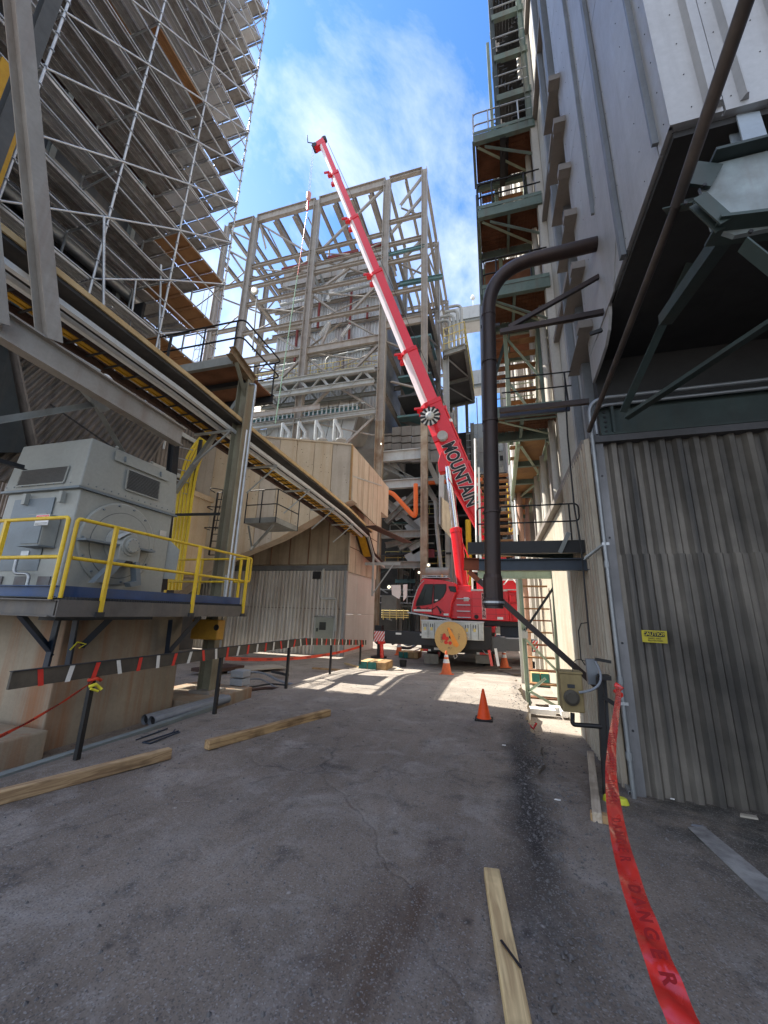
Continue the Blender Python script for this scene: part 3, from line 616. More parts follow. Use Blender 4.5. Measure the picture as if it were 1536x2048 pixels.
for z in (11.0, 13.9, 16.9):
    for i in range(8):
        p = V((XL + .15, 12.2, z - 1.6)).lerp(V((XL + .15, 10.9, z - .1)), (i + .5) / 8); obj('tread', MB().box(p + V((0, -.1, -.015)), p + V((.5, .1, .015))), rustb, st)
    bar(st, 'stringer', (XL + .12, 12.3, z - 1.7), (XL + .12, 10.8, z), .04, .18, 'box', green); bar(st, 'stringer', (XL + .68, 12.3, z - 1.7), (XL + .68, 10.8, z), .04, .18, 'box', green)
for (xa_, za_, xb_, zb_) in ((XL + .1, 11, XL + .5, 13), (XL + .1, 14, XL + .5, 16), (.4, 16.5, 1.2, 17.8), (1.2, 18, .5, 19.6), (.5, 20, 1.2, 21.6), (XL + .1, 8.2, .4, 10)):
    bar(st, 'lattice', (xa_, 10.86, za_), (xb_, 10.86, zb_), .07, .07, 'L', dgreen)
# underside of the long walkway continuing along the wall
bar(st, 'walkway_beam', (.58, 10.8, 6.62), (.58, 20, 6.62), .08, .26, 'C', lgreen); bar(st, 'walkway_beam', (1.28, 10.8, 6.62), (1.28, 20, 6.62), .08, .26, 'C', lgreen)
for i in range(6):
    obj('walkway_plate', MB().box((.64, 10.9 + 1.5 * i, 6.70), (1.22, 12.37 + 1.5 * i, 6.72)), mat('amber_rusty_plate', (.34, .19, .08), (.2, .1, .05), 2, .8, rough=.7), st)
    bar(st, 'cross_beam', (.62, 12.4 + 1.5 * i, 6.62), (1.24, 12.4 + 1.5 * i, 6.62), .1, .2, 'box', green)
bar(st, 'plan_brace', (.64, 11, 6.55), (1.22, 13, 6.55), .07, .05, 'L', lgreen); bar(st, 'plan_brace', (1.22, 14, 6.55), (.64, 16, 6.55), .07, .05, 'L', lgreen)
# set the whole upper tower against the near end of the building: storeys of about 2.4 m, landings reaching the wall
for ch in st.children:
    if st.location.z + min(v.co.z for v in ch.data.vertices) > 3.0:
        for v in ch.data.vertices:
            w = v.co + st.location; v.co = V((-.11 + (w.x + .14) * .98, w.y - 1.9, .8 * w.z + .33)) - st.location
# lower flight standing on the ground
xa, xb = W(980, 1140, y=10.4).x, 1.12
bar(st, 'post', (.55, 10.4, -.36), (.52, 10.4, 2.55), .10, .10, 'I', lgreen, (1, 0, 0)); bar(st, 'post', (1.22, 10.4, -.36), (1.30, 10.4, 2.55), .09, .09, 'I', lgreen, (1, 0, 0))
for i in range(10):
    z = -.2 + .29 * i; obj('tread', MB().box((.60, 10.45 + .07 * i, z), (1.22, 10.68 + .07 * i, z + .035)), treadm if i % 2 else rustb, st)
for (a, b2) in (((.54, 1.30), (1.28, 2.35)), ((.54, 1.15), (1.26, .40)), ((.54, -.05), (.95, .28)), ((.54, 0.0), (1.2, -.33))):
    bar(st, 'brace', (a[0], 10.34, a[1]), (b2[0], 10.34, b2[1]), .055, .055, 'L', lgreen if a[1] != 1.30 else dark)
obj('node_plate', MB().box((.48, 10.33, 1.14), (.62, 10.35, 1.32)), lgrey, st)
bar(st, 'landing_beam', (-.5, 10.4, 2.66), (1.36, 10.4, 2.66), .12, .2, 'I', lgreen)
# second flight with white rails further back
ws = thing('white_rail_stair', 'metal stair with white handrails rising behind the hanging brown pipe', 'stairs', (0, 13, -.25))
for i in range(13):
    z = 3.5 + .265 * i; obj('tread', MB().box((-.45, 13.0 + .10 * i, z), (.52, 13.25 + .10 * i, z + .05)), treadm, ws)
for x in (-.52, .58): bar(ws, 'stringer', (x, 13.0, 3.3), (x, 14.3, 7.0), .07, .22, 'box', lgrey)
for x in (-.62, .66):
    tub(ws, 'handrail', rnd([(x, 12.9, 3.3), (x, 12.9, 4.2), (x, 14.1, 7.9), (x + .5 * (x > 0), 14.2, 8.2)], .2), .035, white); tub(ws, 'handrail', [(x, 12.95, 3.7), (x, 14.1, 7.3)], .03, white)
for x in (.58,): bar(ws, 'leg', (x, 13.1, -.25), (x, 13.1, 3.3), .1, .1, 'box', lgrey)
o = solo('pink_pipe', MB().tube([(.80, 13.4, -.25), (.80, 13.4, 6.4)], .09, 12), mat('pink_pipe_paint', (.56, .34, .25), (.45, .26, .19), 1.5, .6, rough=.5), 'pale salmon vertical pipe beside the white-railed stair', 'pipe')
for i, x in enumerate((1.05,)):
    g = thing('pipe_bundle', 'bundle of thin salmon pipes against the cream building', 'pipes', (1.9, 17, 0))
    for k in range(5): tub(g, 'pipe', [(1.05 - .03 * k, 13.6, 3.6 + .0 * k), (1.12, 13.9 + .08 * k, 6.2)], .035, MATS['pink_pipe_paint'])
yc = thing('yellow_ladder_cage', 'bright yellow caged ladder far behind under the stair landing', 'ladder', (1.5, 22, 3))
y_ = 22.0
for x in (.72, 1.25, 1.75): tub(yc, 'rail', [(x, y_, 6.0), (x, y_, 8.9)], .03, yel)
for k in range(6): tub(yc, 'rung', [(.72, y_, 6.0 + .55 * k), (1.75, y_, 6.0 + .55 * k)], .025, yel)
tub(yc, 'brace', [(.8, y_, 6.1), (1.7, y_, 8.2)], .04, yel)
# ================================================================== valve box, post and clutter along the shed side
vb = thing('valve_box', 'dirty yellow control box on a black bent pipe beside the shed side', 'control box', (.75, 4.75, .1))
a, b2 = W(1118, 1345, y=4.75), W(1169, 1425, y=4.75)
obj('box', MB().box((a.x, 4.70, b2.z), (b2.x, 4.90, a.z)), boxy, vb, bev=.012)
obj('lid', MB().box((a.x - .006, 4.69, a.z + .002), (b2.x + .006, 4.91, a.z + .02)), boxy, vb)
cb = W(1143, 1395, y=4.7)
obj('round_cover', MB().lathe(cb, (0, -1, 0), [(.075, 0), (.075, .025), (.05, .035), (.05, .05)], 20), mat('dark_casting', (.07, .06, .045), rough=.6), vb)
obj('nameplate', MB().box(cb + V((-.03, -.008, .09)), cb + V((.04, 0, .125))), dark, vb)
tub(vb, 'drain_leg', rnd([W(1145, 1426, y=4.8), W(1145, 1449, y=4.8), W(1203, 1453, y=4.8)], .03), .022, black)
tub(vb, 'flex_hose', arc(W(1158, 1385, y=4.66), W(1225, 1380, y=4.66), W(1190, 1322, y=4.7), 10), .012, pvc)
tub(vb, 'wire', arc(W(1146, 1346, y=4.75), W(1140, 1310, y=4.75), W(1170, 1322, y=4.9), 8), .004, black)
pt = thing('black_post', 'black steel post leaning by the shed corner behind the red tape', 'post', W(1213, 1592, z=-.05))
bar(pt, 'post', W(1213, 1592, y=4.82), W(1198, 1352, y=4.82), .055, .055, 'box', black)
bar(pt, 'side_channel', W(1222, 1560, y=4.86), W(1208, 1350, y=4.86), .03, .05, 'box', dark)
obj('junction_box', MB().box(W(1172, 1318, y=4.95), W(1196, 1368, y=5.02) ), trim, pt)
bar(pt, 'arm', W(1190, 1318, y=4.9), W(1222, 1324, y=4.9), .03, .03, 'box', black)
bar(pt, 'arm', W(1205, 1393, y=4.8), W(1232, 1410, y=4.8), .03, .04, 'box', black)
obj('cap', MB().box(W(1200, 1351, y=4.75), W(1216, 1357, y=4.9)), black, pt)
o = solo('wall_wire', MB().tube([W(1176, 1245, y=5.6), W(1162, 1247, y=5.6), W(1157, 1262, y=5.6), W(1162, 1318, y=5.5), W(1170, 1330, y=5.4)], .007, 6), black, 'thin black wire looping on the cream shed side', 'wire')
# light strips lying along the wall base
for i, (u1, v1, u2, v2, mm) in enumerate(((1165, 1432, 1205, 1512, alu), (1172, 1440, 1212, 1525, lgrey), (1184, 1445, 1200, 1470, white))):
    o = solo('aluminium_strip', MB().beam(W(u1, v1, z=-.12 - .06 * (2 - i)), W(u2, v2, z=-.06), .05, .03), mm, ['bright aluminium strip lying closest to the ramp along the shed foot', 'light grey strip lying against the shed foot', 'short white strip lying at the far end of the shed foot'][i], 'metal strip')
o = solo('galvanised_channel', MB().beam(W(1235, 1535, z=-.03), W(1262, 1588, z=-.03), .05, .05, 'C'), galv, 'short galvanised channel leaning at the shed corner foot', 'metal channel')
bl = MB()
for (u, v, w_) in ((1085, 1427, .5), (1120, 1424, .4), (1140, 1432, .35)):
    p = W(u, v, z=-.30); bl.box(p + V((-w_ / 2, -.12, 0)), p + V((w_ / 2, .12, .10)))
solo('stacked_white_planks', bl, white, 'white planks lying on the low ground beside the ramp edge', 'planks')
# stop block, timber, debris
def timber(A, B, w, h, ma, label, name='timber', twist=0):
    A, B = V(A), V(B); d = (B - A).normalized()
    m = MB().beam(A + V((0, 0, h / 2 + .004)), B + V((0, 0, h / 2 + .004)), w, h)
    return solo(name, m, ma, label, 'timber', bev=.008)
def timberm(name, A, B, c, c2):
    "lumber whose grain runs along A-B"
    m = bpy.data.materials.new(name); m.use_nodes = True; t = m.node_tree; b = t.nodes['Principled BSDF']; N = t.nodes.new; K = t.links.new
    g = N('ShaderNodeNewGeometry'); mp = N('ShaderNodeMapping'); d = (V(B) - V(A)); mp.vector_type = 'TEXTURE'
    mp.inputs['Rotation'].default_value = (0, 0, math.atan2(d.y, d.x)); mp.inputs['Scale'].default_value = (1 / 2.2, 1 / 26, 1 / 26); K(g.outputs['Position'], mp.inputs['Vector'])
    n = N('ShaderNodeTexNoise'); n.inputs['Scale'].default_value = 1; n.inputs['Detail'].default_value = 7; n.inputs['Distortion'].default_value = 1.2; K(mp.outputs[0], n.inputs['Vector'])
    r = N('ShaderNodeValToRGB'); r.color_ramp.elements[0].position = .33; r.color_ramp.elements[1].position = .62; r.color_ramp.elements[0].color = (*c2, 1); r.color_ramp.elements[1].color = (*c, 1); K(n.outputs['Fac'], r.inputs[0])
    n2 = N('ShaderNodeTexNoise'); n2.inputs['Scale'].default_value = 3.1; n2.inputs['Detail'].default_value = 5; K(g.outputs['Position'], n2.inputs['Vector'])
    r2 = N('ShaderNodeMapRange'); r2.inputs['From Min'].default_value = .5; r2.inputs['From Max'].default_value = .68; r2.inputs['To Max'].default_value = .65; K(n2.outputs['Fac'], r2.inputs['Value'])
    x = N('ShaderNodeMix'); x.data_type = 'RGBA'; K(r2.outputs[0], x.inputs['Factor']); K(r.outputs[0], x.inputs['A']); x.inputs['B'].default_value = (*[q * .45 for q in c2], 1)
    K(x.outputs['Result'], b.inputs['Base Color']); b.inputs['Roughness'].default_value = .85
    bp = N('ShaderNodeBump'); bp.inputs['Strength'].default_value = .4; bp.inputs['Distance'].default_value = .004; K(n.outputs['Fac'], bp.inputs['Height']); K(bp.outputs[0], b.inputs['Normal']); return m
A, B = W(338, 1517, z=0), W(0, 1608, z=0); B = B + (B - A) * .5
timber(A, B, .10, .105, timberm('lumber_long', A, B, (.44, .30, .16), (.20, .12, .06)), 'long squared timber nearest the lower left corner of the ramp')
A, B = W(412, 1500, z=0), W(657, 1432, z=0)
timber(A, B, .10, .10, timberm('lumber_middle', A, B, (.44, .29, .14), (.19, .11, .05)), 'squared timber lying on the ramp between the two nearer rail posts')
A, B = W(984, 1762, z=0), W(1034, 2048, z=0); B = B + (B - A) * .4
timber(A, B, .10, .07, timberm('lumber_near', A, B, (.74, .55, .28), (.46, .31, .15)), 'pale new timber with a dark slash lying at the very front of the ramp')
nt_ = B - A; c1 = W(1002, 1880, z=.085); c2 = W(1042, 1935, z=.085)
solo('dark_slash', MB().beam(c1, c2, .012, .004), ink, 'dark diagonal crayon slash across the nearest pale timber', 'mark')
A, B = W(1182, 1518, z=-.03), W(1196, 1650, z=-.03)
timber(A, B, .075, .085, timberm('lumber_shed', A, B, (.50, .42, .32), (.36, .29, .21)), 'weathered timber lying on the ground beside the red tape')
p = W(1204, 1648, z=-.03); timber(p + V((-.08, .03, 0)), p + V((.07, .0, 0)), .08, .07, wood, 'short timber offcut beneath the weathered timber near the tape', 'timber_offcut')
sp = W(1232, 1606, z=-.03)
sb = solo('yellow_marker', MB().prism([sp + V((.10 * math.cos(a) * 1.15, .06 * math.sin(a) - .02 * math.cos(a), 0)) for a in [i * .5236 for i in range(12)]], (0, 0, .055), .85), mat('lime_yellow_plastic', (.68, .66, .05), (.5, .55, .06), 6, .6, rough=.5), 'lime yellow oval block on the ground under the red tape', 'marker', bev=.012)
# ================================================================== cones
def cone(loc, label, h, mo, collar, base_m, grp='traffic cones around the crane'):
    c = thing('traffic_cone', label, 'traffic cone', loc, grp); p = V(loc)
    b = .30 * h
    obj('base', MB().box(p + V((-b, -b, .004)), p + V((b, b, .03))), base_m, c, bev=.008)
    R = .235 * h; prof = lambda z: R + (.035 * h - R) * (z - .03) / (h - .03)
    obj('cone_body', MB().lathe(p, (0, 0, 1), [(prof(.03) * 1.06, .03), (prof(.06), .06), (prof(h * .5), h * .5), (prof(h - .01), h - .01), (prof(h) * .6, h)], 24), mo, c)
    if collar:
        for z0, z1 in ((.50, .66), (.74, .84)): obj('collar', MB().lathe(p, (0, 0, 1), [(prof(z0 * h) + .004, z0 * h), (prof(z1 * h) + .004, z1 * h)], 24), white, c)
    return c
p = W(968, 1440, z=0); p.z = rz(p.x, p.y)
c0 = cone(p, 'plain bright orange cone standing alone on the ramp', .47, oran, False, rubber)
c1 = cone((W(893, 1350, z=-.17)), 'orange cone with two white collars in front of the cable reel', .71, oran2, True, oran2)
q = W(1009, 1335, z=-.24); dup(c1, q, 'orange cone with white collars to the right of the crane wheels', rz=.3)
q = W(798, 1310, z=-.25); dup(c1, q, 'orange cone with white collars beyond the left outrigger pads', rz=.2)
# ================================================================== ramp guard rail
gr = thing('ramp_guard_rail', 'low black guard rail with red and white tape marks along the left ramp edge', 'guard rail', (-4.5, 6, 0))
XG = -4.47
ra, rb, rc = W(18, 1362, x=XG), W(612, 1283, x=XG), W(732, 1285, x=XG)
brn = mat('weathered_black_board', (.030, .028, .026), (.12, .10, .075), 1.1, 1.0, rough=.55)
obj('board', MB().beam(ra, rb, .03, .155), brn, gr, bev=.004); obj('board', MB().beam(rb, rc, .03, .155), brn, gr, bev=.004)
obj('cap_edge', MB().beam(ra + V((0, 0, .082)), rb + V((0, 0, .082)), .05, .008), dark, gr)
def onrail(t):
    l1 = (rb - ra).length; l2 = (rc - rb).length; s_ = t * (l1 + l2)
    return (ra.lerp(rb, s_ / l1), (rb - ra).normalized()) if s_ < l1 else (rb.lerp(rc, (s_ - l1) / l2), (rc - rb).normalized())
nmk = 36
for i in range(nmk):
    p, d = onrail((i + .9) / (nmk + .6)); lean = random.uniform(-.025, .035); a = p - d * .026; b2 = p + d * .026; hh = .084
    obj('tape_mark', MB().prism([a + V((.018, 0, -hh)) - d * lean * -1, b2 + V((.018, 0, -hh)) + d * lean, b2 + V((.018, 0, hh)) - d * lean, a + V((.018, 0, hh)) - d * lean][::-1], (.002, 0, 0)), tapeRed if i % 2 == 0 else tapeW, gr)
for (u, v) in ((163, 1515), (436, 1425), (577, 1378), (664, 1350), (723, 1343)):
    p = W(u, v, x=XG + .03); tz = onrail(max(0, min(1, (p.y - ra.y) / (rc.y - ra.y))))[0].z - .06
    bar(gr, 'post', (XG - .035, p.y, -.02), (XG - .035, p.y, tz + .05), .05, .05, 'box', black, (0, 1, 0))
gg = W(186, 1372, x=XG + .01)
o = solo('yellow_rag', MB().tube([gg + V((0, -.05, 0)), gg + V((.04, 0, .02)), gg + V((.0, .06, -.01)), gg + V((.03, .09, -.05))], .018, 6).tube([gg + V((.02, -.04, -.02)), gg + V((.03, .05, -.06))], .014, 6), mat('yellow_ribbon', (.75, .68, .05), (.6, .5, .04), 9, .5, rough=.6), 'yellow ribbon tied round the nearest guard rail post', 'ribbon')
# ================================================================== danger tapes
def ribbon(pts, wv, w0, w1, fold=0.0, n=None, along=False):
    m = MB(); k = len(pts); vs = []
    for i, p in enumerate(pts):
        t = i / (k - 1); w = w0 + (w1 - w0) * t; wd = wv(i) if callable(wv) else V(wv)
        q = p; dd = (pts[min(i + 1, k - 1)] - pts[max(i - 1, 0)]).normalized(); nn_ = dd.cross(wd).normalized()
        for j, s_ in enumerate((-.5, -.17, .17, .5)): vs.append(q + wd * w * s_ + nn_ * (fold * w * (.3, 1, -.8, .5)[j] * math.sin(i * .9 + j * 1.3)))
    fs = [(i * 4 + j, i * 4 + j + 1, (i + 1) * 4 + j + 1, (i + 1) * 4 + j) for i in range(k - 1) for j in range(3)]
    m.add(vs, fs, True); return m
def cat(pts, n=8):
    pts = [V(p) for p in pts]; P_ = [pts[0]] + pts + [pts[-1]]; o = []
    for i in range(1, len(P_) - 2):
        for k in range(n):
            t = k / n; a, b, c, d = P_[i - 1:i + 3]
            o.append(.5 * ((2 * b) + (c - a) * t + (2 * a - 5 * b + 4 * c - d) * t * t + (3 * b - a - 3 * c + d) * t ** 3))
    o.append(pts[-1]); return o
tp = [WD(1236, 1372, 3.9), WD(1236, 1400, 3.2), WD(1226, 1470, 2.3), WD(1222, 1545, 1.75), WD(1232, 1640, 1.3), WD(1258, 1750, 1.02), WD(1302, 1880, .82), WD(1352, 2010, .70), WD(1420, 2160, .60)]
dt_ = thing('danger_tape', 'broad red danger tape stretched from the shed corner towards the camera at right', 'tape', WD(1232, 1640, 1.3))
pp = cat(tp, 8)
obj('tape', ribbon(pp, V((.97, .2, .1)).normalized(), .046, .057, .18), tapeR, dt_)
obj('knot', MB().tube([WD(1232, 1370, 3.9), WD(1242, 1375, 3.85), WD(1232, 1384, 3.88), WD(1241, 1390, 3.8)], .03, 6), tapeR, dt_)
def tape_text(par, path, s0_, s, size, wv, ma, off, step, sx=1.2):
    "letters placed one by one along the tape"
    L_ = [0]
    for a, b in zip(path, path[1:]): L_.append(L_[-1] + (b - a).length)
    for k, ch in enumerate(s):
        q = s0_ + k * step
        if q >= L_[-1]: break
        i = max(j for j in range(len(L_) - 1) if L_[j] <= q); d = (path[i + 1] - path[i]).normalized()
        nv = d.cross(wv).normalized(); nv = nv if nv.dot(path[i] - EYE) < 0 else -nv
        text(par, 'lettering', ch, size, path[i] + d * (q - L_[i]) + nv * off, d, wv, ma, .0003, bold=.0012, sx=sx)
LP = sum((b - a).length for a, b in zip(pp, pp[1:]))
for back in (.36, .72, 1.12, 1.52, 1.92): tape_text(dt_, pp, LP - back, 'DANGER', .036, V((.97, .2, .1)).normalized(), inkr, .017, .046)
def hang(A, B, sag, n=24):
    A, B = V(A), V(B); return [A.lerp(B, t) + V((0, 0, -sag * 4 * t * (1 - t))) for t in [i / n for i in range(n + 1)]]
t2 = thing('danger_tape', 'orange-red danger tape sagging behind the guard rail towards the crane', 'tape', W(560, 1325, x=-5))
A, B = W(450, 1317, x=-5.0), W(727, 1291, x=XG - .05)
hp = hang(A, B, .16); obj('tape', ribbon(hp, (0, 0, 1), .07, .07, .05), mat('orange_red_tape', (.72, .07, .03), (.6, .05, .025), 8, .5, rough=.4), t2)
for t in (.12, .24, .36, .48, .6, .72, .84):
    i = int(t * 24); d = hp[i + 1] - hp[i]; text(t2, 'lettering', 'DANGER', .055, hp[i] + V((.012, -.004, 0)), d, (0, 0, 1), ink, .0005)
t3 = thing('danger_tape', 'red danger tape drooping from the nearest post to the left edge', 'tape', W(90, 1425, x=-4.6))
hp = hang(W(187, 1362, x=XG + .02), W(-60, 1500, x=-4.75), .05); obj('tape', ribbon(hp, V((.5, 0, .86)), .035, .055, .2), MATS['orange_red_tape'], t3)
for t in (.2, .4, .6, .8):
    i = int(t * 24); d = hp[i] - hp[i + 1]; text(t3, 'lettering', 'DANGER', .03, hp[i] + V((.012, -.004, .004)), d, (.3, 0, .95), ink, .0005)
obj('knot', MB().tube([gg + V((-.05, -.03, .06)), gg + V((.03, .0, .08)), gg + V((.0, .08, .05)), gg + V((-.04, .03, .09))], .02, 6), MATS['orange_red_tape'], t3)
# small debris
for i, (u, v, nm, mm, lb, s_) in enumerate(((1395, 1655, 'blue_scrap', pvc, 'small bluish scrap lying near the corrugated wall foot', .05), (1497, 1636, 'wood_stick', woodgrey, 'thin wooden stick lying at the far right near the wall', .07), (1345, 1600, 'paper_scrap', white, 'tiny white paper scrap on the ground beside the wall', .02), (1115, 1602, 'paper_scrap', white, 'white paper scrap on the low ground right of the ramp', .03), (1008, 1492, 'white_chip', white, 'white chip lying on the ramp right of the plain cone', .025))):
    p = W(u, v, z=-.03 if u > 1050 else 0.0)
    m = MB().prism([p + V((-s_, -.3 * s_, .006)), p + V((s_ * .8, -.5 * s_, .006)), p + V((s_, .3 * s_, .006)), p + V((-.6 * s_, .4 * s_, .006))], (0, 0, .008 if nm != 'wood_stick' else .015))
    solo(nm, m, mm, lb, 'debris')
p = W(1062, 1462, z=-.3)
solo('red_rag', MB().tube([p + V((-.1, 0, .03)), p + V((-.03, .05, .09)), p + V((.04, -.03, .05)), p + V((.10, .05, .12))], .035, 7, r2=.02), tapeR, 'crumpled red rag lying in the ditch beside the ramp', 'rag')
p = W(1057, 1440, z=-.3); solo('paper_cup', MB().lathe(p, (0, .2, 1), [(.04, 0), (.05, .12)], 12), white, 'white paper cup lying in the ditch beside the ramp', 'cup')
# ================================================================== LEFT: fan motor on its pedestal
pd = thing('concrete_pedestal', 'rust-streaked concrete pedestal carrying the big fan motor', 'pedestal', (-7.9, 5.2, -.3))
obj('block', MB().prism([(-10.5, 4.22, -.3), (-5.82, 4.22, -.3), (-5.82, 6.42, -.3), (-10.5, 6.42, -.3)], (0, 0, 1.82), .985), concr, pd, bev=.015)
obj('footing', MB().box((-11, 3.2, -.3), (-5.55, 4.1, .10)), concr, pd, bev=.02)
obj('footing', MB().box((-6.9, 6.50, -.3), (-5.35, 8.2, -.02)), concr, pd, bev=.02)
dk = thing('motor_deck', 'grey steel deck with blue edge beam and yellow railings around the fan motor', 'deck', (-6, 5.2, 1.5))
obj('fascia', MB().beam((-5.0, 3.45, 1.60), (-5.0, 7.15, 1.60), .08, .20, 'C'), mat('weathered_fascia', (.13, .12, .11), (.075, .07, .065), 2.5, .8, (.2, .16, .12), .4, 6, rough=.6), dk)
obj('fascia', MB().beam((-5.04, 3.45, 1.60), (-10, 3.45, 1.60), .08, .20, 'C'), MATS['weathered_fascia'], dk)
obj('fascia', MB().beam((-5.04, 7.15, 1.60), (-7.5, 7.15, 1.60), .08, .20, 'C'), MATS['weathered_fascia'], dk)
obj('grating_floor', MB().box((-10, 3.5, 1.66), (-5.05, 7.1, 1.70)), dark, dk)
for k in range(60): pass
g = MB()
for k in range(90): y = 3.52 + .04 * k; g.box((-5.03, y, 1.70), (-4.99, y + .012, 1.735))
q = obj('grating_edge', g, dark, dk); q['kind'] = 'stuff'
obj('edge_beam', MB().beam((-5.22, 3.60, 1.80), (-5.22, 7.18, 1.80), .06, .14, 'C'), blue, dk)
obj('edge_beam', MB().beam((-5.26, 3.62, 1.80), (-10, 3.62, 1.80), .06, .14, 'C'), blue, dk)
def yrail(pts, r=.024): return tub(dk, 'handrail', rnd(pts, .05, 4), r, yel)
ZT, ZM = 2.69, 2.20
yrail([(-5.02, 3.50, 1.72), (-5.02, 3.50, ZT), (-5.02, 7.18, ZT), (-5.02, 7.18, ZM), (-5.02, 3.53, ZM)])
yrail([(-10, 3.42, ZT), (-5.06, 3.42, ZT), (-5.06, 3.42, 1.70)]); yrail([(-10, 3.42, ZM), (-5.06, 3.42, ZM)])
for y in (3.98, 5.58, 6.98): obj('rail_post', MB().beam((-4.955, y, 1.52), (-4.955, y, ZT), .045, .045), yel, dk)
for y in (3.98, 5.58, 6.98): obj('foot_clamp', MB().box((-4.99, y - .06, 1.50), (-4.93, y + .05, 1.56)), dark, dk)
for x in (-6.15, -7.6): obj('rail_post', MB().beam((x, 3.42, 1.70), (x, 3.42, ZT), .045, .045), yel, dk)
yrail([(-7.4, 7.22, ZT), (-5.1, 7.22, ZT)]); yrail([(-7.4, 7.22, ZM), (-5.1, 7.22, ZM)])
for x in (-5.3, -6.3, -7.2): obj('rail_post', MB().beam((x, 7.22, 1.70), (x, 7.22, ZT), .04, .04), yel, dk)
for (p_, q_) in (((45, 1228), (108, 1305)), ((122, 1232), (96, 1338)), ((158, 1232), (140, 1332)), ((222, 1232), (160, 1292)), ((345, 1240), (334, 1330)), ((398, 1232), (336, 1302))):
    bar(dk, 'support', W(*p_, x=-5.62), W(*q_, x=-5.66), .09, .09, 'L', navy)
obj('under_beam', MB().box((-5.75, 3.8, 1.44), (-5.45, 5.3, 1.50)), navy, dk)
tub(dk, 'yellow_tie', [W(140, 1300, x=-5.55), W(155, 1284, x=-5.55), W(172, 1288, x=-5.55), W(158, 1296, x=-5.55)], .010, MATS['yellow_ribbon'], 6)
mo = thing('fan_motor', 'huge grey fan motor with louvered hood and bearing housing on the blue-edged deck', 'electric motor', (-6.6, 4.9, 1.72))
XM, Y0, Y1 = -5.9, 4.05, 5.80
obj('housing', MB().prism([(-7.45, Y0 - .02, 1.72), (XM + .02, Y0 - .02, 1.72), (XM + .02, Y1 + .02, 1.72), (-7.45, Y1 + .02, 1.72)], (0, 0, 1.60), .975), motg, mo, bev=.02)
obj('hood', MB().prism([(-7.50, Y0 - .04, 3.35), (XM + .03, Y0 - .04, 3.35), (XM + .03, Y1 + .04, 3.35), (-7.50, Y1 + .04, 3.35)], (0, 0, .80), .93), motg, mo, bev=.02)
obj('hood_lip', MB().box((-7.52, Y0 - .06, 3.315), (XM + .05, Y1 + .06, 3.348)), motb, mo)
def louver(par, O, U, Vv, nrm, n=14):
    O, U, Vv, nrm = V(O), V(U), V(Vv), V(nrm)
    fr = obj('louver', MB().prism([O, O + U, O + U + Vv, O + Vv], nrm * .006), black, par)
    g = MB(); e = .03
    for (a, b2) in ((O, O + U), (O + Vv, O + U + Vv)): g.beam(a + nrm * .012, b2 + nrm * .012, .03, .012, upv=nrm)
    for (a, b2) in ((O, O + Vv), (O + U, O + U + Vv)): g.beam(a + nrm * .014, b2 + nrm * .014, .03, .012, upv=nrm)
    obj('frame', g, motg, fr)
    g = MB()
    for i in range(n):
        a = O + Vv * ((i + .5) / n); g.beam(a + nrm * .014, a + U + nrm * .014, .012, .022, upv=V(nrm) + Vv.normalized() * .9)
    q = obj('slats', g, mat('louver_slat', (.12, .125, .125), rough=.5), fr); q['kind'] = 'stuff'
tp_ = .03
louver(mo, (XM - .0 + .036 - .01, 4.72, 3.52), (0, .66, 0), (-.018, 0, .34), (1, 0, .05))
louver(mo, (-7.2, Y0 - .045 + .005, 3.42), (1.0, 0, 0), (0, .02, .26), (0, -1, .05), 12)
obj('access_strip', MB().prism([(XM + .02, 4.45, 3.93), (XM + .02, 5.55, 3.93), (XM + .004, 5.55, 4.09), (XM + .004, 4.45, 4.09)], (.008, 0, 0)), motg, mo)
for y in (4.62, 5.35): obj('lift_handle', MB().beam((XM + .045, y, 3.96), (XM + .03, y, 4.05), .02, .02), motb, mo)
for y in (4.3, 5.0): obj('eye_bolt', MB().lathe((XM - .05, y + .2, 4.15), (0, 0, 1), [(.02, 0), (.03, .03), (.01, .05)], 8), motg, mo)
fc = W(237, 1088, x=XM + .02); R_ = .66
obj('end_flange', MB().lathe(fc + V((-.01, 0, 0)), (1, 0, 0), [(R_, 0), (R_, .03), (R_ - .02, .04), (R_ - .06, .04)], 56), motg, mo)
obj('inner_flange', MB().lathe(fc + V((.03, .03, -.02)), (1, 0, 0), [(.30, 0), (.30, .03), (.22, .07)], 40), motg, mo)
obj('flange_groove', MB().lathe(fc + V((.028, .03, -.02)), (1, 0, 0), [(.53, 0), (.53, .005), (.50, .006)], 48), MATS['louver_slat'], mo)
obj('flange_disc', MB().lathe(fc + V((.029, .03, -.02)), (1, 0, 0), [(.52, 0), (.52, .008)], 48), motg, mo)
for i in range(14):
    a = i * 6.2832 / 14; p = fc + V((.03, (R_ - .05) * math.cos(a), (R_ - .05) * math.sin(a))); obj('bolt', MB().lathe(p, (1, 0, 0), [(.016, 0), (.016, .02)], 6), motb, mo)
bc = W(262, 1092, x=XM + .25)
obj('bearing_housing', MB().lathe(bc + V((-.24, 0, 0)), (1, 0, 0), [(.26, 0), (.22, .10), (.17, .22), (.16, .26)], 28), motg, mo)
obj('bearing_cover', MB().lathe(bc + V((.02, 0, 0)), (1, 0, 0), [(.12, 0), (.12, .03), (.10, .04)], 24), motg, mo)
for i in range(10):
    a = i * .62832; obj('cover_bolt', MB().lathe(bc + V((.05, .10 * math.cos(a), .10 * math.sin(a))), (1, 0, 0), [(.010, 0), (.010, .012)], 6), motb, mo)
obj('bearing_block', MB().box(bc + V((-.24, -.18, -.26)), bc + V((.0, .2, -.02))), motg, mo, bev=.015)
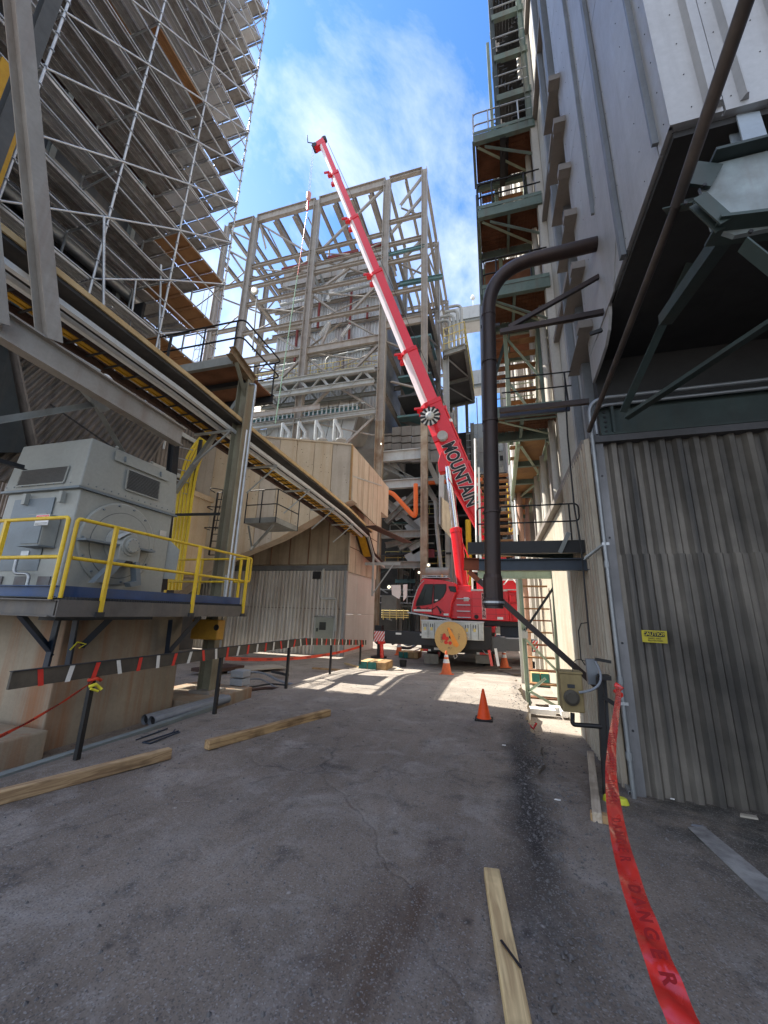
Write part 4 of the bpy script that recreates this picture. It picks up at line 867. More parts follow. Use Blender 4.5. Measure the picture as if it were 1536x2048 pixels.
obj('shelf', MB().box(bc + V((-.22, -.72, -.03)), bc + V((-.02, -.18, .0))), motb, mo); obj('shelf', MB().box(bc + V((-.22, .20, -.03)), bc + V((-.02, .50, .0))), motb, mo)
obj('shelf_web', MB().box(bc + V((-.22, -.66, -.16)), bc + V((-.20, -.18, -.03))), motg, mo); obj('shelf_web', MB().box(bc + V((-.22, .20, -.16)), bc + V((-.20, .46, -.03))), motg, mo)
obj('support_arm', MB().prism([bc + V((-.10, -.20, -.24)), bc + V((-.10, -.05, -.24)), bc + V((-.10, -.32, -.60)), bc + V((-.10, -.50, -.62))], (.12, 0, 0)), motb, mo)
obj('support_arm', MB().prism([bc + V((-.10, .12, -.24)), bc + V((-.10, .20, -.24)), bc + V((-.10, .30, -.60)), bc + V((-.10, .12, -.64)), bc + V((-.10, .08, -.58)), bc + V((-.10, .20, -.54))][::-1], (.12, 0, 0)), motb, mo)
obj('vent_slot', MB().box(bc + V((-.02, -.10, -.30)), bc + V((.005, .08, -.24))), black, mo)
obj('glass_gauge', MB().prism([bc + V((-.1, -.22, .10)), bc + V((.0, -.22, .08)), bc + V((.0, .0, .24)), bc + V((-.1, .0, .25))], (0, .02, .03)), lgrey, mo)
jb = thing('junction_box', 'grey junction box with a danger notice on the side of the fan motor', 'junction box', W(95, 1075, y=3.85))
a, b2 = W(62, 1032, y=3.86), W(98, 1090, y=3.86)
obj('box', MB().box((a.x, 3.82, b2.z), (a.x + .36, Y0 - .02, a.z + .02)), motg, jb, bev=.01)
obj('door', MB().box((a.x + .01, 3.805, b2.z + .02), (a.x + .35, 3.82, a.z)), motb, jb)
obj('bottom_flange', MB().box((a.x - .05, 3.80, b2.z - .015), (a.x + .38, Y0 - .02, b2.z)), motb, jb)
sg = thing('danger_notice', 'small white and red danger notice on the fan motor side', 'sign', W(85, 1040, y=3.8))
s0, s1 = W(74, 1030, y=3.795), W(95, 1050, y=3.795)
obj('plate', MB().box((s0.x, 3.79, s1.z), (s1.x, 3.797, s0.z)), white, sg)
obj('red_header', MB().box((s0.x + .008, 3.787, (s0.z + s1.z) / 2), (s1.x - .008, 3.79, s0.z - .008)), tapeR, sg)
text(sg, 'lettering', 'DANGER', .026, ((s0.x + s1.x) / 2, 3.785, (s0.z * .74 + s1.z * .26)), (1, 0, 0), (0, 0, 1), white, .0005)
for k in range(2): obj('text_line', MB().box((s0.x + .012, 3.788, s1.z + .012 + .018 * k), (s1.x - .012, 3.79, s1.z + .018 + .018 * k)), ink, sg)
for x in (-6.9, -6.15):
    obj('door_hinge', MB().box((x - .04, Y0 - .09, 3.10), (x + .03, Y0 - .03, 3.27)), motg, mo)
for x in (-7.25, -6.75, -6.28): obj('base_cover', MB().box((x, Y0 - .035, 1.84), (x + .24, Y0 - .022, 2.02)), mat('brownish_cover', (.14, .145, .15), (.12, .07, .06), 6, .6, rough=.5), mo)
obj('door_panel', MB().box((-7.2, Y0 - .025, 2.1), (-6.35, Y0 - .012, 3.2)), motb, mo)
obj('side_bracket', MB().prism([(-5.95, Y1 + .03, 2.15), (-5.80, Y1 + .2, 2.15), (-5.80, Y1 + .2, 2.7), (-5.95, Y1 + .03, 2.9)], (-.1, 0, 0)), motg, mo)
# ================================================================== beige boxes and hopper behind the motor
o = thing('beige_duct_box', 'beige insulated duct box directly behind the fan motor', 'duct', (-11, 8, 0))
bx0 = W(340, 884, y=8.2)
for k in range(6): obj('panel', MB().box((-8.2 - 1.05 * (k + 1) + .02, 8.2, 2.6), (-8.2 - 1.05 * k, 9.4, 4.72)), beige, o)
obj('cap_band', MB().box((-14.6, 8.14, 4.72), (-8.15, 9.46, 4.86)), beige, o); obj('lower_band', MB().box((-14.6, 8.16, 2.45), (-8.2, 9.4, 2.6)), browncl, o)
o = thing('hopper', 'grimy brown corrugated hopper side behind the tan beam at left', 'hopper', (-9.4, 4, 4))
O_ = W(-120, 980, x=-9.2)
obj('corrugated_side', MB().corr(V((-9.1, 1.0, 3.9)), (0, 6.2, 0), (-.2, 1.5, 3.2), (1, 0, 0), .145, .05), corrbr, o)
bar(o, 'edge_strip', W(15, 660, x=-8.95), W(68, 905, x=-8.95), .04, .26, 'box', corrbr, (1, 0, 0))
obj('dark_panel', MB().prism([W(-200, 640, x=-8.9), W(5, 640, x=-8.9), W(55, 905, x=-8.9), W(-200, 905, x=-8.9)], (-.05, 0, 0)), mat('navy_dark_panel', (.04, .05, .055), (.025, .03, .03), 1.5, .7, (.08, .07, .06), .5, 5, rough=.6), o)
bar(o, 'lap_seam', W(100, 808, x=-9.0), W(240, 905, x=-9.0), .02, .03, 'box', dark)
o = thing('pipe_strut_frame', 'greenish grey bolted strut frame crossing in front of the brown hopper', 'brace', (-7.6, 4.5, 4.6))
sA = W(193, 808, x=-6.1)
obj('strut', MB().beam(W(-60, 850, x=-6.1), sA, .09, .09, 'L'), grey, o); obj('strut', MB().beam(sA, W(250, 905, x=-6.4), .09, .09, 'L'), grey, o); obj('strut', MB().beam(sA, W(165, 775, x=-6.1), .09, .09, 'L'), grey, o)
obj('gusset', MB().prism([sA + V((.03, -.18, .05)), sA + V((.03, .05, -.14)), sA + V((.03, .2, .0)), sA + V((.03, .05, .12))], (.02, 0, 0)), grey, o)
obj('strut', MB().beam(W(-40, 910, x=-6.9), W(52, 935, x=-6.9), .08, .08, 'L'), dark, o)
# ================================================================== cable walkway bridge
wk = thing('cable_walkway', 'long elevated walkway with white conduits and yellow cable tray running to the boiler', 'walkway', (-6.4, 8, 0))
yz = [(1.6, 5.95), (3.11, 5.93), (5.63, 5.88), (8.0, 5.76), (11.2, 5.66), (14.64, 5.5), (17.6, 5.2)]
def pl(x, dz, pts=yz): return [V((x, y, z + dz)) for y, z in pts]
def run(name, x, dz, w, h, ma, kind='box', pts=yz, parent=None):
    P_ = pl(x, dz, pts); m = MB()
    for i in range(len(P_) - 1): m.beam(P_[i], P_[i + 1], w, h, kind)
    return obj(name, m, ma, parent or wk)
run('white_conduit', -6.0, 0, .085, .085, mat('pale_conduit', (.74, .76, .76), (.56, .57, .56), 2, .6, rough=.5)); run('white_conduit', -6.26, 0, .085, .085, MATS['pale_conduit'])
run('toe_board', -5.76, .24, .03, .09, woodp)
run('deck_plate', -6.35, .20, 1.12, .02, mat('dark_deck_plate', (.075, .072, .07), (.04, .038, .036), 3, .6, rough=.8))
run('tray_edge', -6.52, .06, .02, .08, tray); run('stringer', -6.90, .02, .08, .14, tray, 'I')
run('stringer', -5.80, .17, .03, .05, MATS['dark_deck_plate'])
for k in range(3): run('yellow_cable', -6.60 - .06 * k, .06 + .012 * (k % 2), .045, .045, ycab)
# nearer the boiler the tray is full of yellow cables
yz2 = yz[3:]
for k in range(5): run('yellow_cable', -6.34 - .05 * k, .05, .038, .038, ycab, pts=yz2)
for i in range(44):
    y = 2.2 + .35 * i
    if y > 17.4: break
    z = [yz[j][1] + (yz[j + 1][1] - yz[j][1]) * (y - yz[j][0]) / (yz[j + 1][0] - yz[j][0]) for j in range(len(yz) - 1) if yz[j][0] <= y <= yz[j + 1][0]][0]
    obj('rung', MB().box((-6.88, y - .014, z + .01), (-6.31, y + .014, z + .035)), dark, wk)
    if i % 6 == 2 and y > 7:
        obj('bracket', MB().beam((-5.92, y, z - .08), (-6.95, y, z - .08), .05, .05, 'L'), lgrey, wk); obj('bracket_strut', MB().beam((-5.95, y, z - .1), (-6.85, y, z - .85), .035, .035, 'L'), lgrey, wk)
# end section stepping down to the boiler
ez = [(17.6, 5.2), (18.6, 4.35), (20.5, 4.05)]
run('white_conduit', -5.95, 0, .09, .09, lgrey, pts=ez); run('deck_plate', -6.4, .2, 1.0, .03, tray, pts=ez); run('yellow_cable', -6.3, .02, .35, .05, ycab, pts=ez[:2])
bar(wk, 'end_post', (-5.9, 18.4, 2.4), (-5.9, 18.4, 4.4), .08, .08, 'box', lgrey); bar(wk, 'bracket_strut', (-5.9, 18.4, 2.5), (-4.9, 18.6, 4.0), .06, .06, 'L', lgrey); bar(wk, 'end_beam', (-6.4, 18.6, 4.0), (-4.6, 18.7, 4.0), .08, .14, 'C', lgrey)
obj('landing_plate', MB().beam(W(742, 1052, x=-5.5), W(815, 1085, x=-4.9), .5, .05), tray, wk)
# main tan beam and its hanger
tb = thing('tan_support_beam', 'big tan steel beam with a leaning tan hanger column at the upper left', 'steel beam', (-6.7, 4, 5))
bA, bB = W(-60, 613, x=-5.6), W(362, 875, x=-5.6)
bar(tb, 'beam', bA, bB, .17, .36, 'I', tan); bar(tb, 'side_plate', W(5, 628, x=-5.75), W(200, 745, x=-5.75), .02, .08, 'box', lgrey)
bar(tb, 'hanger_column', W(99, 684, x=-5.6), W(28, -60, x=-5.6), .19, .22, 'I', tan, (1, 0, 0))
bar(tb, 'side_hanger', W(0, 650, x=-5.5), W(-25, 380, x=-5.5), .12, .14, 'I', tan, (1, 0, 0))
bar(tb, 'knee', W(120, 700, x=-5.7), W(135, 730, x=-5.7), .08, .08, 'L', dark)
bar(tb, 'end_column', W(352, 845, x=-6.9), W(322, 1180, x=-6.9), .16, .16, 'I', dark, (1, 0, 0))
bar(tb, 'inner_brace', W(20, 625, x=-7.4), W(72, 540, x=-7.4), .10, .10, 'box', dgreen)
# floodlight below the beam
def flood(name, u, v, x, label, s=.12):
    f = thing(name, label, 'floodlight', W(u, v, x=x)); p = W(u, v, x=x)
    obj('body', MB().lathe(p + V((0, 0, s * .9)), (0, 0, -1), [(s * .45, -.02), (s * .8, .02), (s * .95, s * .7), (s, s * .9)], 20), white, f); obj('rim', MB().lathe(p, (0, 0, -1), [(s * 1.02, 0), (s * 1.05, s * .55), (s * .8, s * .6)], 20), black, f)
    obj('lens', MB().lathe(p + V((0, 0, -s * .6)), (0, 0, -1), [(s * .6, 0), (s * .55, .01)], 18), white, f); tub(f, 'arm', [p + V((0, .0, s)), p + V((-.5, .35, s * 1.2))], .02, dark); return f
flood('floodlight', 209, 765, -6.0, 'round floodlight with black rim under the tan beam')
# ================================================================== bridge column, upper platform
bc_ = thing('bridge_column', 'tall olive steel column with conduits carrying the upper platform', 'steel column', (-5.85, 7.35, 0))
ol = mat('olive_steel', (.25, .24, .17), (.14, .12, .08), 2, .7, (.16, .08, .04), .5, 4, rough=.6)
bar(bc_, 'column', (-5.85, 7.35, -.02), (-5.85, 7.35, 7.15), .28, .30, 'I', ol, (1, 0, 0))
obj('base_plate', MB().box((-6.1, 7.1, -.02), (-5.6, 7.6, .03)), tan, bc_)
bar(bc_, 'top_beam', W(461, 700, x=-5.85), W(507, 764, x=-5.85), .16, .26, 'I', mat('rusty_olive_beam', (.27, .22, .14), (.18, .09, .045), 3, .9, rough=.7))
bar(bc_, 'knee_brace', W(472, 716, x=-5.83), W(497, 806, x=-5.83), .10, .10, 'L', ol)
bar(bc_, 'diagonal', W(486, 788, y=7.4), W(350, 985, y=7.4), .10, .10, 'L', grey)
bar(bc_, 'strut', W(345, 1029, y=7.4), W(458, 1027, y=7.4), .07, .07, 'L', dark)
tub(bc_, 'conduit', rnd([W(455, 1230, y=7.15), W(508, 800, y=7.15), W(512, 770, y=7.15), W(500, 768, y=7.3)], .1), .03, galv)
tub(bc_, 'conduit', [W(446, 1235, y=7.12), W(494, 860, y=7.12)], .02, white); tub(bc_, 'conduit', [W(440, 1300, y=7.12), W(452, 1150, y=7.12)], .02, lgrey)
hb = obj('hoist_box', MB().box(W(400, 1238, y=7.1), W(440, 1280, y=7.0) + V((0, -.12, 0))), mat('amber_box', (.50, .27, .03), (.3, .15, .03), 4, .7, rough=.5), bc_, bev=.02)
obj('handle', MB().lathe(W(433, 1255, y=6.87), (0, -1, 0), [(.06, 0), (.06, .01), (.045, .015)], 14), black, bc_)
upl = thing('upper_platform', 'dark platform with black handrails on top of the olive column', 'platform', (-7, 7.1, 7.1))
zP = W(465, 722, y=6.85).z
x0 = W(330, 748, y=6.85).x
bar(upl, 'front_beam', (x0, 6.85, zP), (-5.9, 6.85, zP), .10, .22, 'C', grey); bar(upl, 'rear_beam', (x0, 8.6, zP - .02), (-5.9, 8.6, zP - .02), .12, .26, 'I', dark); bar(upl, 'middle_beam', (x0, 7.7, zP), (-5.9, 7.7, zP), .1, .2, 'I', dark)
obj('grating', MB().box((x0, 6.92, zP + .06), (-5.95, 8.55, zP + .10)), rustb, upl)
for h in (1.05, .55): tub(upl, 'handrail', rnd([(x0 - 1.2, 6.85, zP + .1 + h), (-5.75, 6.85, zP + .1 + h), (-5.75, 8.6, zP + .1 + h), (x0, 8.6, zP + .1 + h)], .15), .022, black)
for x in (x0, -8.0, -6.9, -5.95): tub(upl, 'rail_post', [(x, 6.85, zP), (x, 6.85, zP + 1.15)], .022, black)
for x in (x0, -7.5, -5.95): tub(upl, 'rail_post', [(x, 8.6, zP), (x, 8.6, zP + 1.15)], .022, black)
tub(upl, 'rusty_pipe', rnd([W(430, 790, y=8.2), W(455, 783, y=8.2), W(470, 770, y=8.2), W(500, 768, y=8.2)], .2), .035, tray)
# yellow cable drop
yd = thing('yellow_cable_drop', 'bundle of thick yellow cables dropping beside the fan motor', 'cables', W(350, 1170, y=7.6))
for k in range(5):
    o5 = (k - 2) * 7
    p = [W(455 + o5 * .6, 842 - k * 1.5, y=8.4), W(425 + o5 * .8, 862, y=8.2), W(393 + o5, 905, y=8.0), W(376 + o5, 960, y=7.8), W(362 + o5, 1060, y=7.6), W(346 + o5, 1180, y=7.5)]
    tub(yd, 'cable', cat(p, 5), .035, mat('bright_yellow_cable', (.80, .58, .04), (.65, .44, .03), 3, .5, rough=.45))
bar(yd, 'channel', W(402, 880, y=7.9), W(352, 1180, y=7.8), .08, .06, 'C', dark)
for k in range(12):
    v = 900 + 22 * k; obj('tie_bar', MB().beam(W(352 - (v - 900) * .13, v - 8, y=7.9), W(385 - (v - 900) * .13, v, y=7.7), .03, .02), lgrey, yd)
# caged ladder and small balcony
ld = thing('caged_ladder', 'black caged ladder against the beige duct behind the olive column', 'ladder', W(430, 1110, y=9.5))
for (u1, u2) in ((436, 418), (455, 437)): bar(ld, 'rail', W(u1, 985, y=9.5), W(u2, 1110, y=9.5), .04, .04, 'box', black)
for k in range(10):
    t = k / 9; a = W(436 - 18 * t, 985 + 125 * t, y=9.5); b2 = W(455 - 18 * t, 985 + 125 * t, y=9.5); tub(ld, 'rung', [a, b2], .014, black, 6)
for v in (985, 1020, 1060):
    a = W(430 - (v - 985) * .14, v, y=9.5); obj('cage_hoop', MB().tube(arc(a, a + V((.2, -.9, -.05)), a + V((.55, 0, 0)), 7), .014, 6), black, ld)
for k in range(2): tub(ld, 'cage_bar', [W(446 + 8 * k, 980, y=9.2), W(430 + 8 * k, 1062, y=9.2)], .012, black, 6)
by = thing('small_balcony', 'small grey balcony with black rails hung on the beige duct', 'balcony', W(520, 1060, y=10))
zb_ = W(510, 1046, y=9.6).z
xa_, xb_ = W(488, 1050, y=9.6).x, W(550, 1050, y=9.6).x
obj('floor', MB().box((xa_, 9.6, zb_), (xb_, 10.9, zb_ + .16)), grey, by)
for h in (.55, 1.0): tub(by, 'handrail', rnd([(xa_, 9.6, zb_ + h), (xb_, 9.6, zb_ + h), (xb_, 10.9, zb_ + h)], .08), .018, black)
for x, y in ((xa_, 9.6), (xb_, 9.6), (xb_, 10.9), ((xa_ + xb_) / 2, 9.6)): tub(by, 'rail_post', [(x, y, zb_), (x, y, zb_ + 1)], .018, black)
bar(by, 'bracket', (xa_ + .1, 9.7, zb_ - .05), (xa_ + .1, 10.0, zb_ - .7), .06, .06, 'L', grey); bar(by, 'bracket', (xb_ - .1, 9.7, zb_ - .05), (xa_ + .1, 9.9, zb_ - .75), .06, .06, 'L', grey)
# ================================================================== big beige duct, lower duct and shed
bd = thing('beige_duct', 'huge beige clad duct sweeping behind the cable walkway', 'duct', (-9, 15, 4))
YD = 14.8
topp = [W(u, v, y=YD) for u, v in ((300, 868), (540, 877), (705, 892))]; botp = [W(u, v, y=YD) for u, v in ((300, 1225), (450, 1122), (560, 1076), (662, 1018), (705, 1000))]
def zi(pts, x):
    for a, b2 in zip(pts, pts[1:]):
        if a.x <= x <= b2.x: return a.z + (b2.z - a.z) * (x - a.x) / (b2.x - a.x)
    return pts[0].z if x < pts[0].x else pts[-1].z
xR = topp[-1].x; xL = topp[0].x; n = 13
for i in range(n):
    xa = xL + (xR - xL) * i / n; xb = xL + (xR - xL) * (i + 1) / n - .03
    mids = [p for p in botp if xa < p.x < xb]; tm = [p for p in topp if xa < p.x < xb]
    poly = [V((xa, YD, zi(botp, xa)))] + [V((p.x, YD, p.z)) for p in mids] + [V((xb, YD, zi(botp, xb))), V((xb, YD, zi(topp, xb)))] + [V((p.x, YD, p.z)) for p in tm] + [V((xa, YD, zi(topp, xa)))]
    obj('panel', MB().prism(poly, (0, -.05 - .012 * (i % 2), 0)), beige if i % 4 else beige2, bd)
outl = [V((p.x, YD, p.z)) for p in botp] + [V((p.x, YD, p.z)) for p in topp[::-1]]
obj('core', MB().prism(outl, (0, .6, 0)), beige2, bd); obj('rear_core', MB().box((xR - 6, YD + .6, 6.9), (xR, YD + 6, topp[-1].z)), beige2, bd)
ztD, zlD = topp[-1].z, botp[-1].z
for i in range(6):
    y0_, y1_ = YD + .02 + .75 * i, YD + .75 * (i + 1) - .02
    obj('side_panel', MB().prism([(xR, y0_, zlD - .06 * i), (xR, y1_, zlD - .06 * (i + 1)), (xR, y1_, ztD), (xR, y0_, ztD)], (.045, 0, 0)), beige2, bd)
bar(bd, 'diagonal_strip', (xR + .055, YD + .1, zlD + 1.1), (xR + .055, YD + 4.4, ztD - .4), .03, .06, 'box', lgrey)
bar(bd, 'corner_trim', (xR + .02, YD - .06, zlD), (xR + .02, YD - .06, ztD), .08, .08, 'box', mat('rust_stained_trim', (.38, .24, .10), (.3, .16, .07), 4, .8, rough=.7))
bar(bd, 'top_trim', (xL, YD - .04, topp[0].z + .04), (topp[1].x, YD - .04, topp[1].z + .04), .12, .07, 'box', beige); bar(bd, 'top_trim', (topp[1].x, YD - .04, topp[1].z + .04), (xR, YD - .04, ztD + .04), .12, .07, 'box', beige)
g = MB()
for i in range(150):
    x = random.uniform(xL, xR - .1); z = random.uniform(zi(botp, x) + .1, zi(topp, x)); g.lathe((x, YD - .065, z), (0, -1, 0), [(.018, 0), (.014, .012)], 5)
q = obj('pins', g, seam, bd); q['kind'] = 'stuff'
lo_ = thing('lower_duct', 'brown grimy clad duct block standing on the corrugated shed', 'duct', (-9.5, 19, 3.5))
XC = -6.72
obj('core', MB().box((-15, 17.1, 3.75), (XC, 21.4, 7.4)), browncl, lo_)
for i in range(8):
    xb = XC - .03 - 1.02 * i; obj('panel', MB().box((xb - .97, 17.03, 3.8), (xb, 17.1, 7.4)), browncl, lo_); obj('standing_seam', MB().box((xb - 1.0, 16.97, 3.8), (xb - .965, 17.03, 7.4)), mat('rusty_seam', (.22, .12, .07), rough=.7), lo_)
for i in range(5):
    obj('side_panel', MB().box((XC, 17.05 + .87 * i, 3.45 + .0), (XC + .06, 17.87 + .87 * i, 6.6)), beige2, lo_)
for z in (4.6, 5.6): obj('side_seam', MB().box((XC + .06, 17.05, z), (XC + .075, 21.4, z + .03)), seam, lo_)
obj('base_band', MB().box((-15, 16.98, 3.50), (XC - .02, 21, 3.74)), mat('blue_grey_band', (.17, .18, .18), (.1, .1, .1), 1.5, .7, rough=.6), lo_)
obj('cross_band', MB().box((-15, 16.95, 6.0), (XC, 17.02, 6.08)), MATS['rusty_seam'], lo_)
s2 = thing('corrugated_hut', 'corrugated metal hut with a grey door under the lower duct', 'hut', (-9.5, 19, -.26))
obj('front_sheet', MB().corr((-19, 17.0, -.26), (12.18, 0, 0), (0, 0, 3.74), (0, -1, 0), .19, .10), mat('hut_corrugated', (.62, .60, .56), (.44, .40, .34), .6, .7, (.19, .13, .09), .6, 2.5, rough=.55, metal=.1), s2)
obj('corner_post', MB().box((-6.82, 16.92, -.26), (-6.70, 17.1, 3.48)), mat('grey_corner', (.28, .29, .30), (.2, .2, .2), 2, .6, rough=.5), s2)
for k in range(2):
    for i in range(3): obj('side_panel', MB().box((-6.80, 17.1 + 1.45 * i, -.26 + 1.8 * k), (-6.74, 18.54 + 1.45 * i, 1.53 + 1.8 * k + .16 * k)), mat('pale_panel', (.58, .56, .53), (.47, .45, .42), .8, .6, (.38, .33, .28), .3, 2.5, rough=.5), s2)
obj('roof', MB().box((-19, 17.06, 3.40), (-6.8, 21.4, 3.49)), grey, s2)
d0, d1 = W(632, 1232, y=16.9), W(663, 1314, y=16.9)
dr = obj('door', MB().box((d0.x, 16.88, -.24), (d1.x, 16.95, d0.z - .05)), mat('door_grey', (.27, .29, .25), (.2, .21, .18), 2, .6, rough=.5), s2)
obj('frame', MB().box((d0.x - .07, 16.90, -.24), (d0.x, 16.96, d0.z)).box((d1.x, 16.90, -.24), (d1.x + .07, 16.96, d0.z)).box((d0.x - .07, 16.90, d0.z - .05), (d1.x + .07, 16.96, d0.z + .03)), lgrey, dr)
pc = W(645, 1252, y=16.87); obj('pane', MB().box(pc + V((-.16, 0, -.17)), pc + V((.16, .012, .17))), glassd, dr)
obj('handle', MB().box((d0.x + .08, 16.84, .75), (d0.x + .14, 16.88, .9)), dark, dr)
v0, v1 = W(626, 1143, y=16.9), W(641, 1158, y=16.9); obj('vent_opening', MB().box((v0.x, 16.88, v1.z), (v1.x, 16.95, v0.z)), black, s2)
obj('vent_pipe', MB().tube(rnd([(v1.x + .15, 16.9, v0.z + .1), (v1.x + .15, 16.75, v0.z), (v1.x + .15, 16.75, 1.6 + .6), (v1.x + .9, 16.75, 2.2), (v1.x + .95, 16.8, .8)], .1), .05, 8), lgrey, s2)
bar(s2, 'lap_seam', (-19, 16.93, 1.75), (-6.82, 16.93, 1.75), .01, .02, 'box', seam)
# ================================================================== things on the low ground at left
cur = solo('steel_curb', MB().beam((-4.80, 2.2, -.06), (-4.80, 4.95, -.06), .10, .14, 'C', None), curbm, 'grey-green steel curb channel along the left foot of the ramp', 'curb')
for i, (y0_, y1_) in enumerate(((4.98, 6.3),)): solo('rusty_curb', MB().beam((-4.84, y0_, -.06), (-4.84, y1_, -.04), .10, .12, 'C'), curbm, 'second shorter curb channel just past the grey-green one', 'curb')
pa = W(288, 1444, z=-.08); pb = W(446, 1402, z=-.08)
for i, off in enumerate((0, .17)):
    A, B = pa + V((off, -.03 * i, .03)), pb + V((off * .6, 0, .05)); d = (B - A).normalized()
    o = thing('loose_pipe', ['grey loose pipe on the ground nearest the pedestal', 'grey loose pipe on the ground beside the ramp edge'][i], 'pipe', (A + B) / 2, 'pipes lying by the ramp')
    m = MB().tube([A, B], .075, 18, caps=False).tube([B, A], .068, 18, caps=False)
    obj('tube', m, pvc, o); obj('bore', MB().lathe(A + d * .05, d, [(.067, 0), (.067, .01)], 18), black, o)
p = W(312, 1472, z=.0)
o = solo('dark_wire_frame', MB().tube([W(272, 1480, z=.01), W(335, 1457, z=.02)], .010, 6).tube([W(285, 1485, z=.01), W(357, 1462, z=.03)], .010, 6).tube([W(300, 1487, z=.01), W(360, 1464, z=.04)], .010, 6).tube([W(285, 1485, z=.01), W(300, 1487, z=.01)], .010, 6).tube([W(345, 1466, z=.03), W(350, 1459, z=.05)], .010, 6), navy, 'dark bent wire frame lying on the ramp near the first post', 'wire frame')
# cable trays stack
g0 = W(455, 1390, z=-.2)
for k in range(3):
    solo('cable_tray_box', MB().box(g0 + V((-.02, .05, .02 + .17 * k)), g0 + V((.30, .35, .16 + .17 * k))), boxg, ['bottom grey plastic box of the stack beside the olive column', 'middle grey plastic box of the stack beside the olive column', 'top grey plastic box of the stack beside the olive column'][k], 'box', 'grey boxes stacked by the column', bev=.012)
hoses = [([(455, 1345), (520, 1345), (560, 1362), (600, 1372)], .03, pvc, 'thick grey conduit curving over the dirt from the stacked boxes'), ([(455, 1385), (500, 1380), (540, 1376), (580, 1382)], .035, tray, 'rusty brown hose lying lowest on the dirt by the stacked boxes'), ([(480, 1362), (520, 1358), (560, 1378), (600, 1378)], .02, pvc, 'thin grey conduit lying between the two thicker hoses'), ([(460, 1372), (500, 1374), (545, 1368), (600, 1374)], .022, dark, 'black hose lying over the brown hose on the dirt')]
for pts, r, ma, lb in hoses: solo('hose', MB().tube(cat([W(u, v, z=-.18 + r) for u, v in pts], 5), r, 8), ma, lb, 'hose')
def plank(u1, v1, u2, v2, w, h, ma, lb, z=-.2): solo('plank', MB().beam(W(u1, v1, z=z) + V((0, 0, h / 2)), W(u2, v2, z=z) + V((0, 0, h / 2)), w, h), ma, lb, 'plank')
plank(625, 1338, 745, 1346, .12, .05, wood, 'long brown plank lying behind the third rail post')
plank(690, 1328, 735, 1342, .08, .05, woodp, 'pale plank lying crosswise near the teal crane mats')
plank(470, 1340, 560, 1333, .9, .03, woodgrey, 'wide grey board lying on the dirt before the hut')
plank(400, 1345, 470, 1335, .8, .10, tray, 'rusty plate stack lying near the olive column foot')
plank(545, 1345, 575, 1352, .1, .06, dark, 'short dark bar lying on the dirt before the hut')
plank(700, 1340, 800, 1338, .7, .03, woodgrey, 'grey plywood sheet under the teal crane mats')
# ================================================================== scaffold tower
sc = thing('scaffold', 'tall tube scaffold with many plank decks wrapping the building at upper left', 'scaffold', (-9, 5.5, 6))
XS, XI = -8.3, -9.55; SY = [1.2, 3.2, 4.95, 6.75, 8.70]
lev = [8.6 + 1.73 * k for k in range(12)]
for y in SY:
    for x in (XS, XI - .05, -11.2, -13.0):
        if x < XI - .2 and y < 7: continue
        z0 = 6.3
        tub(sc, 'standard', [(x, y, z0), (x, y, 30)], .028, galv, 8)
g = MB()
for y in SY[1:]:
    for k in range(46): g.lathe((XS, y, 6.6 + .5 * k), (0, 0, 1), [(.05, 0), (.05, .02)], 8)
q = obj('rosettes', g, galv, sc); q['kind'] = 'stuff'
for k, z in enumerate(lev):
    for h in (0, 1.0):
        tub(sc, 'ledger', [(XS, 1.0, z + h + .0), (XS, 8.7, z + h)], .023, galv, 6)
        if h < 1: tub(sc, 'end_ledger', [(XS, 8.7, z + h + .05), (-13, 8.7, z + h + .05)], .023, galv, 6)
    for y in SY[1:]: tub(sc, 'transom', [(XS, y, z - .03), (XI, y, z - .03)], .023, galv, 6)
    for i in range(len(SY) - 2):
        if k > 9 and i == 0: continue
        for j in range(4):
            x = XS - .06 - .30 * j
            pm = wplank if (k * 7 + i * 3 + j) % 41 == 0 else random.choice([alu, alu, alu2, alu3])
            obj('deck_plank', MB().box((x - .27, SY[i] + .03, z), (x, SY[i + 1] - .03, z + .03)).box((x - .27, SY[i] + .03, z - .035), (x - .25, SY[i + 1] - .03, z)).box((x - .02, SY[i] + .03, z - .035), (x, SY[i + 1] - .03, z)).box((x - .145, SY[i] + .03, z - .02), (x - .125, SY[i + 1] - .03, z)), pm, sc)
    # return deck round the end of the building
    for j in range(5):
        x = XS - .05 - .95 * j
        pm = wplank if (k < 3 and j == 0) else random.choice([alu, alu2, alu3])
        g = MB()
        for a_ in range(4):
            y = 6.80 + .47 * a_
            g.box((x - .90, y, z), (x, y + .42, z + .03)); g.box((x - .90, y, z - .03), (x, y + .02, z)); g.box((x - .9, y + .40, z - .03), (x, y + .42, z))
        obj('return_deck', g, pm, sc)
    if k < 11:
        for i in range(1, 4):
            if True: tub(sc, 'brace', [(XS + .03, SY[i], z), (XS + .03, SY[i + 1], z + 1.73)], .024, galv, 6)
    tub(sc, 'brace', [(XS - 2.9 * (k % 2), 8.73, z), (XS - 2.9 * ((k + 1) % 2), 8.73, z + 1.73)], .02, galv, 6)
tub(sc, 'prop', [W(207, 620, x=-8.2), W(208, 435, x=-8.2)], .03, galv)
tub(sc, 'prop', [W(318, 700, x=-8.4), W(322, 530, x=-8.4)], .03, galv)
tub(sc, 'prop', [W(252, 720, x=-8.6), W(272, 560, x=-8.6)], .025, galv)
for dz in (7.2, 7.75, 6.6): tub(sc, 'ledger', [(XS, 1.0, dz), (XS, 8.7, dz)], .023, galv, 6)
for j in range(4): obj('deck_plank', MB().box((XS - .35 - .3 * j, 3.0, 7.05), (XS - .08 - .3 * j, 4.9, 7.09)), alu, sc)
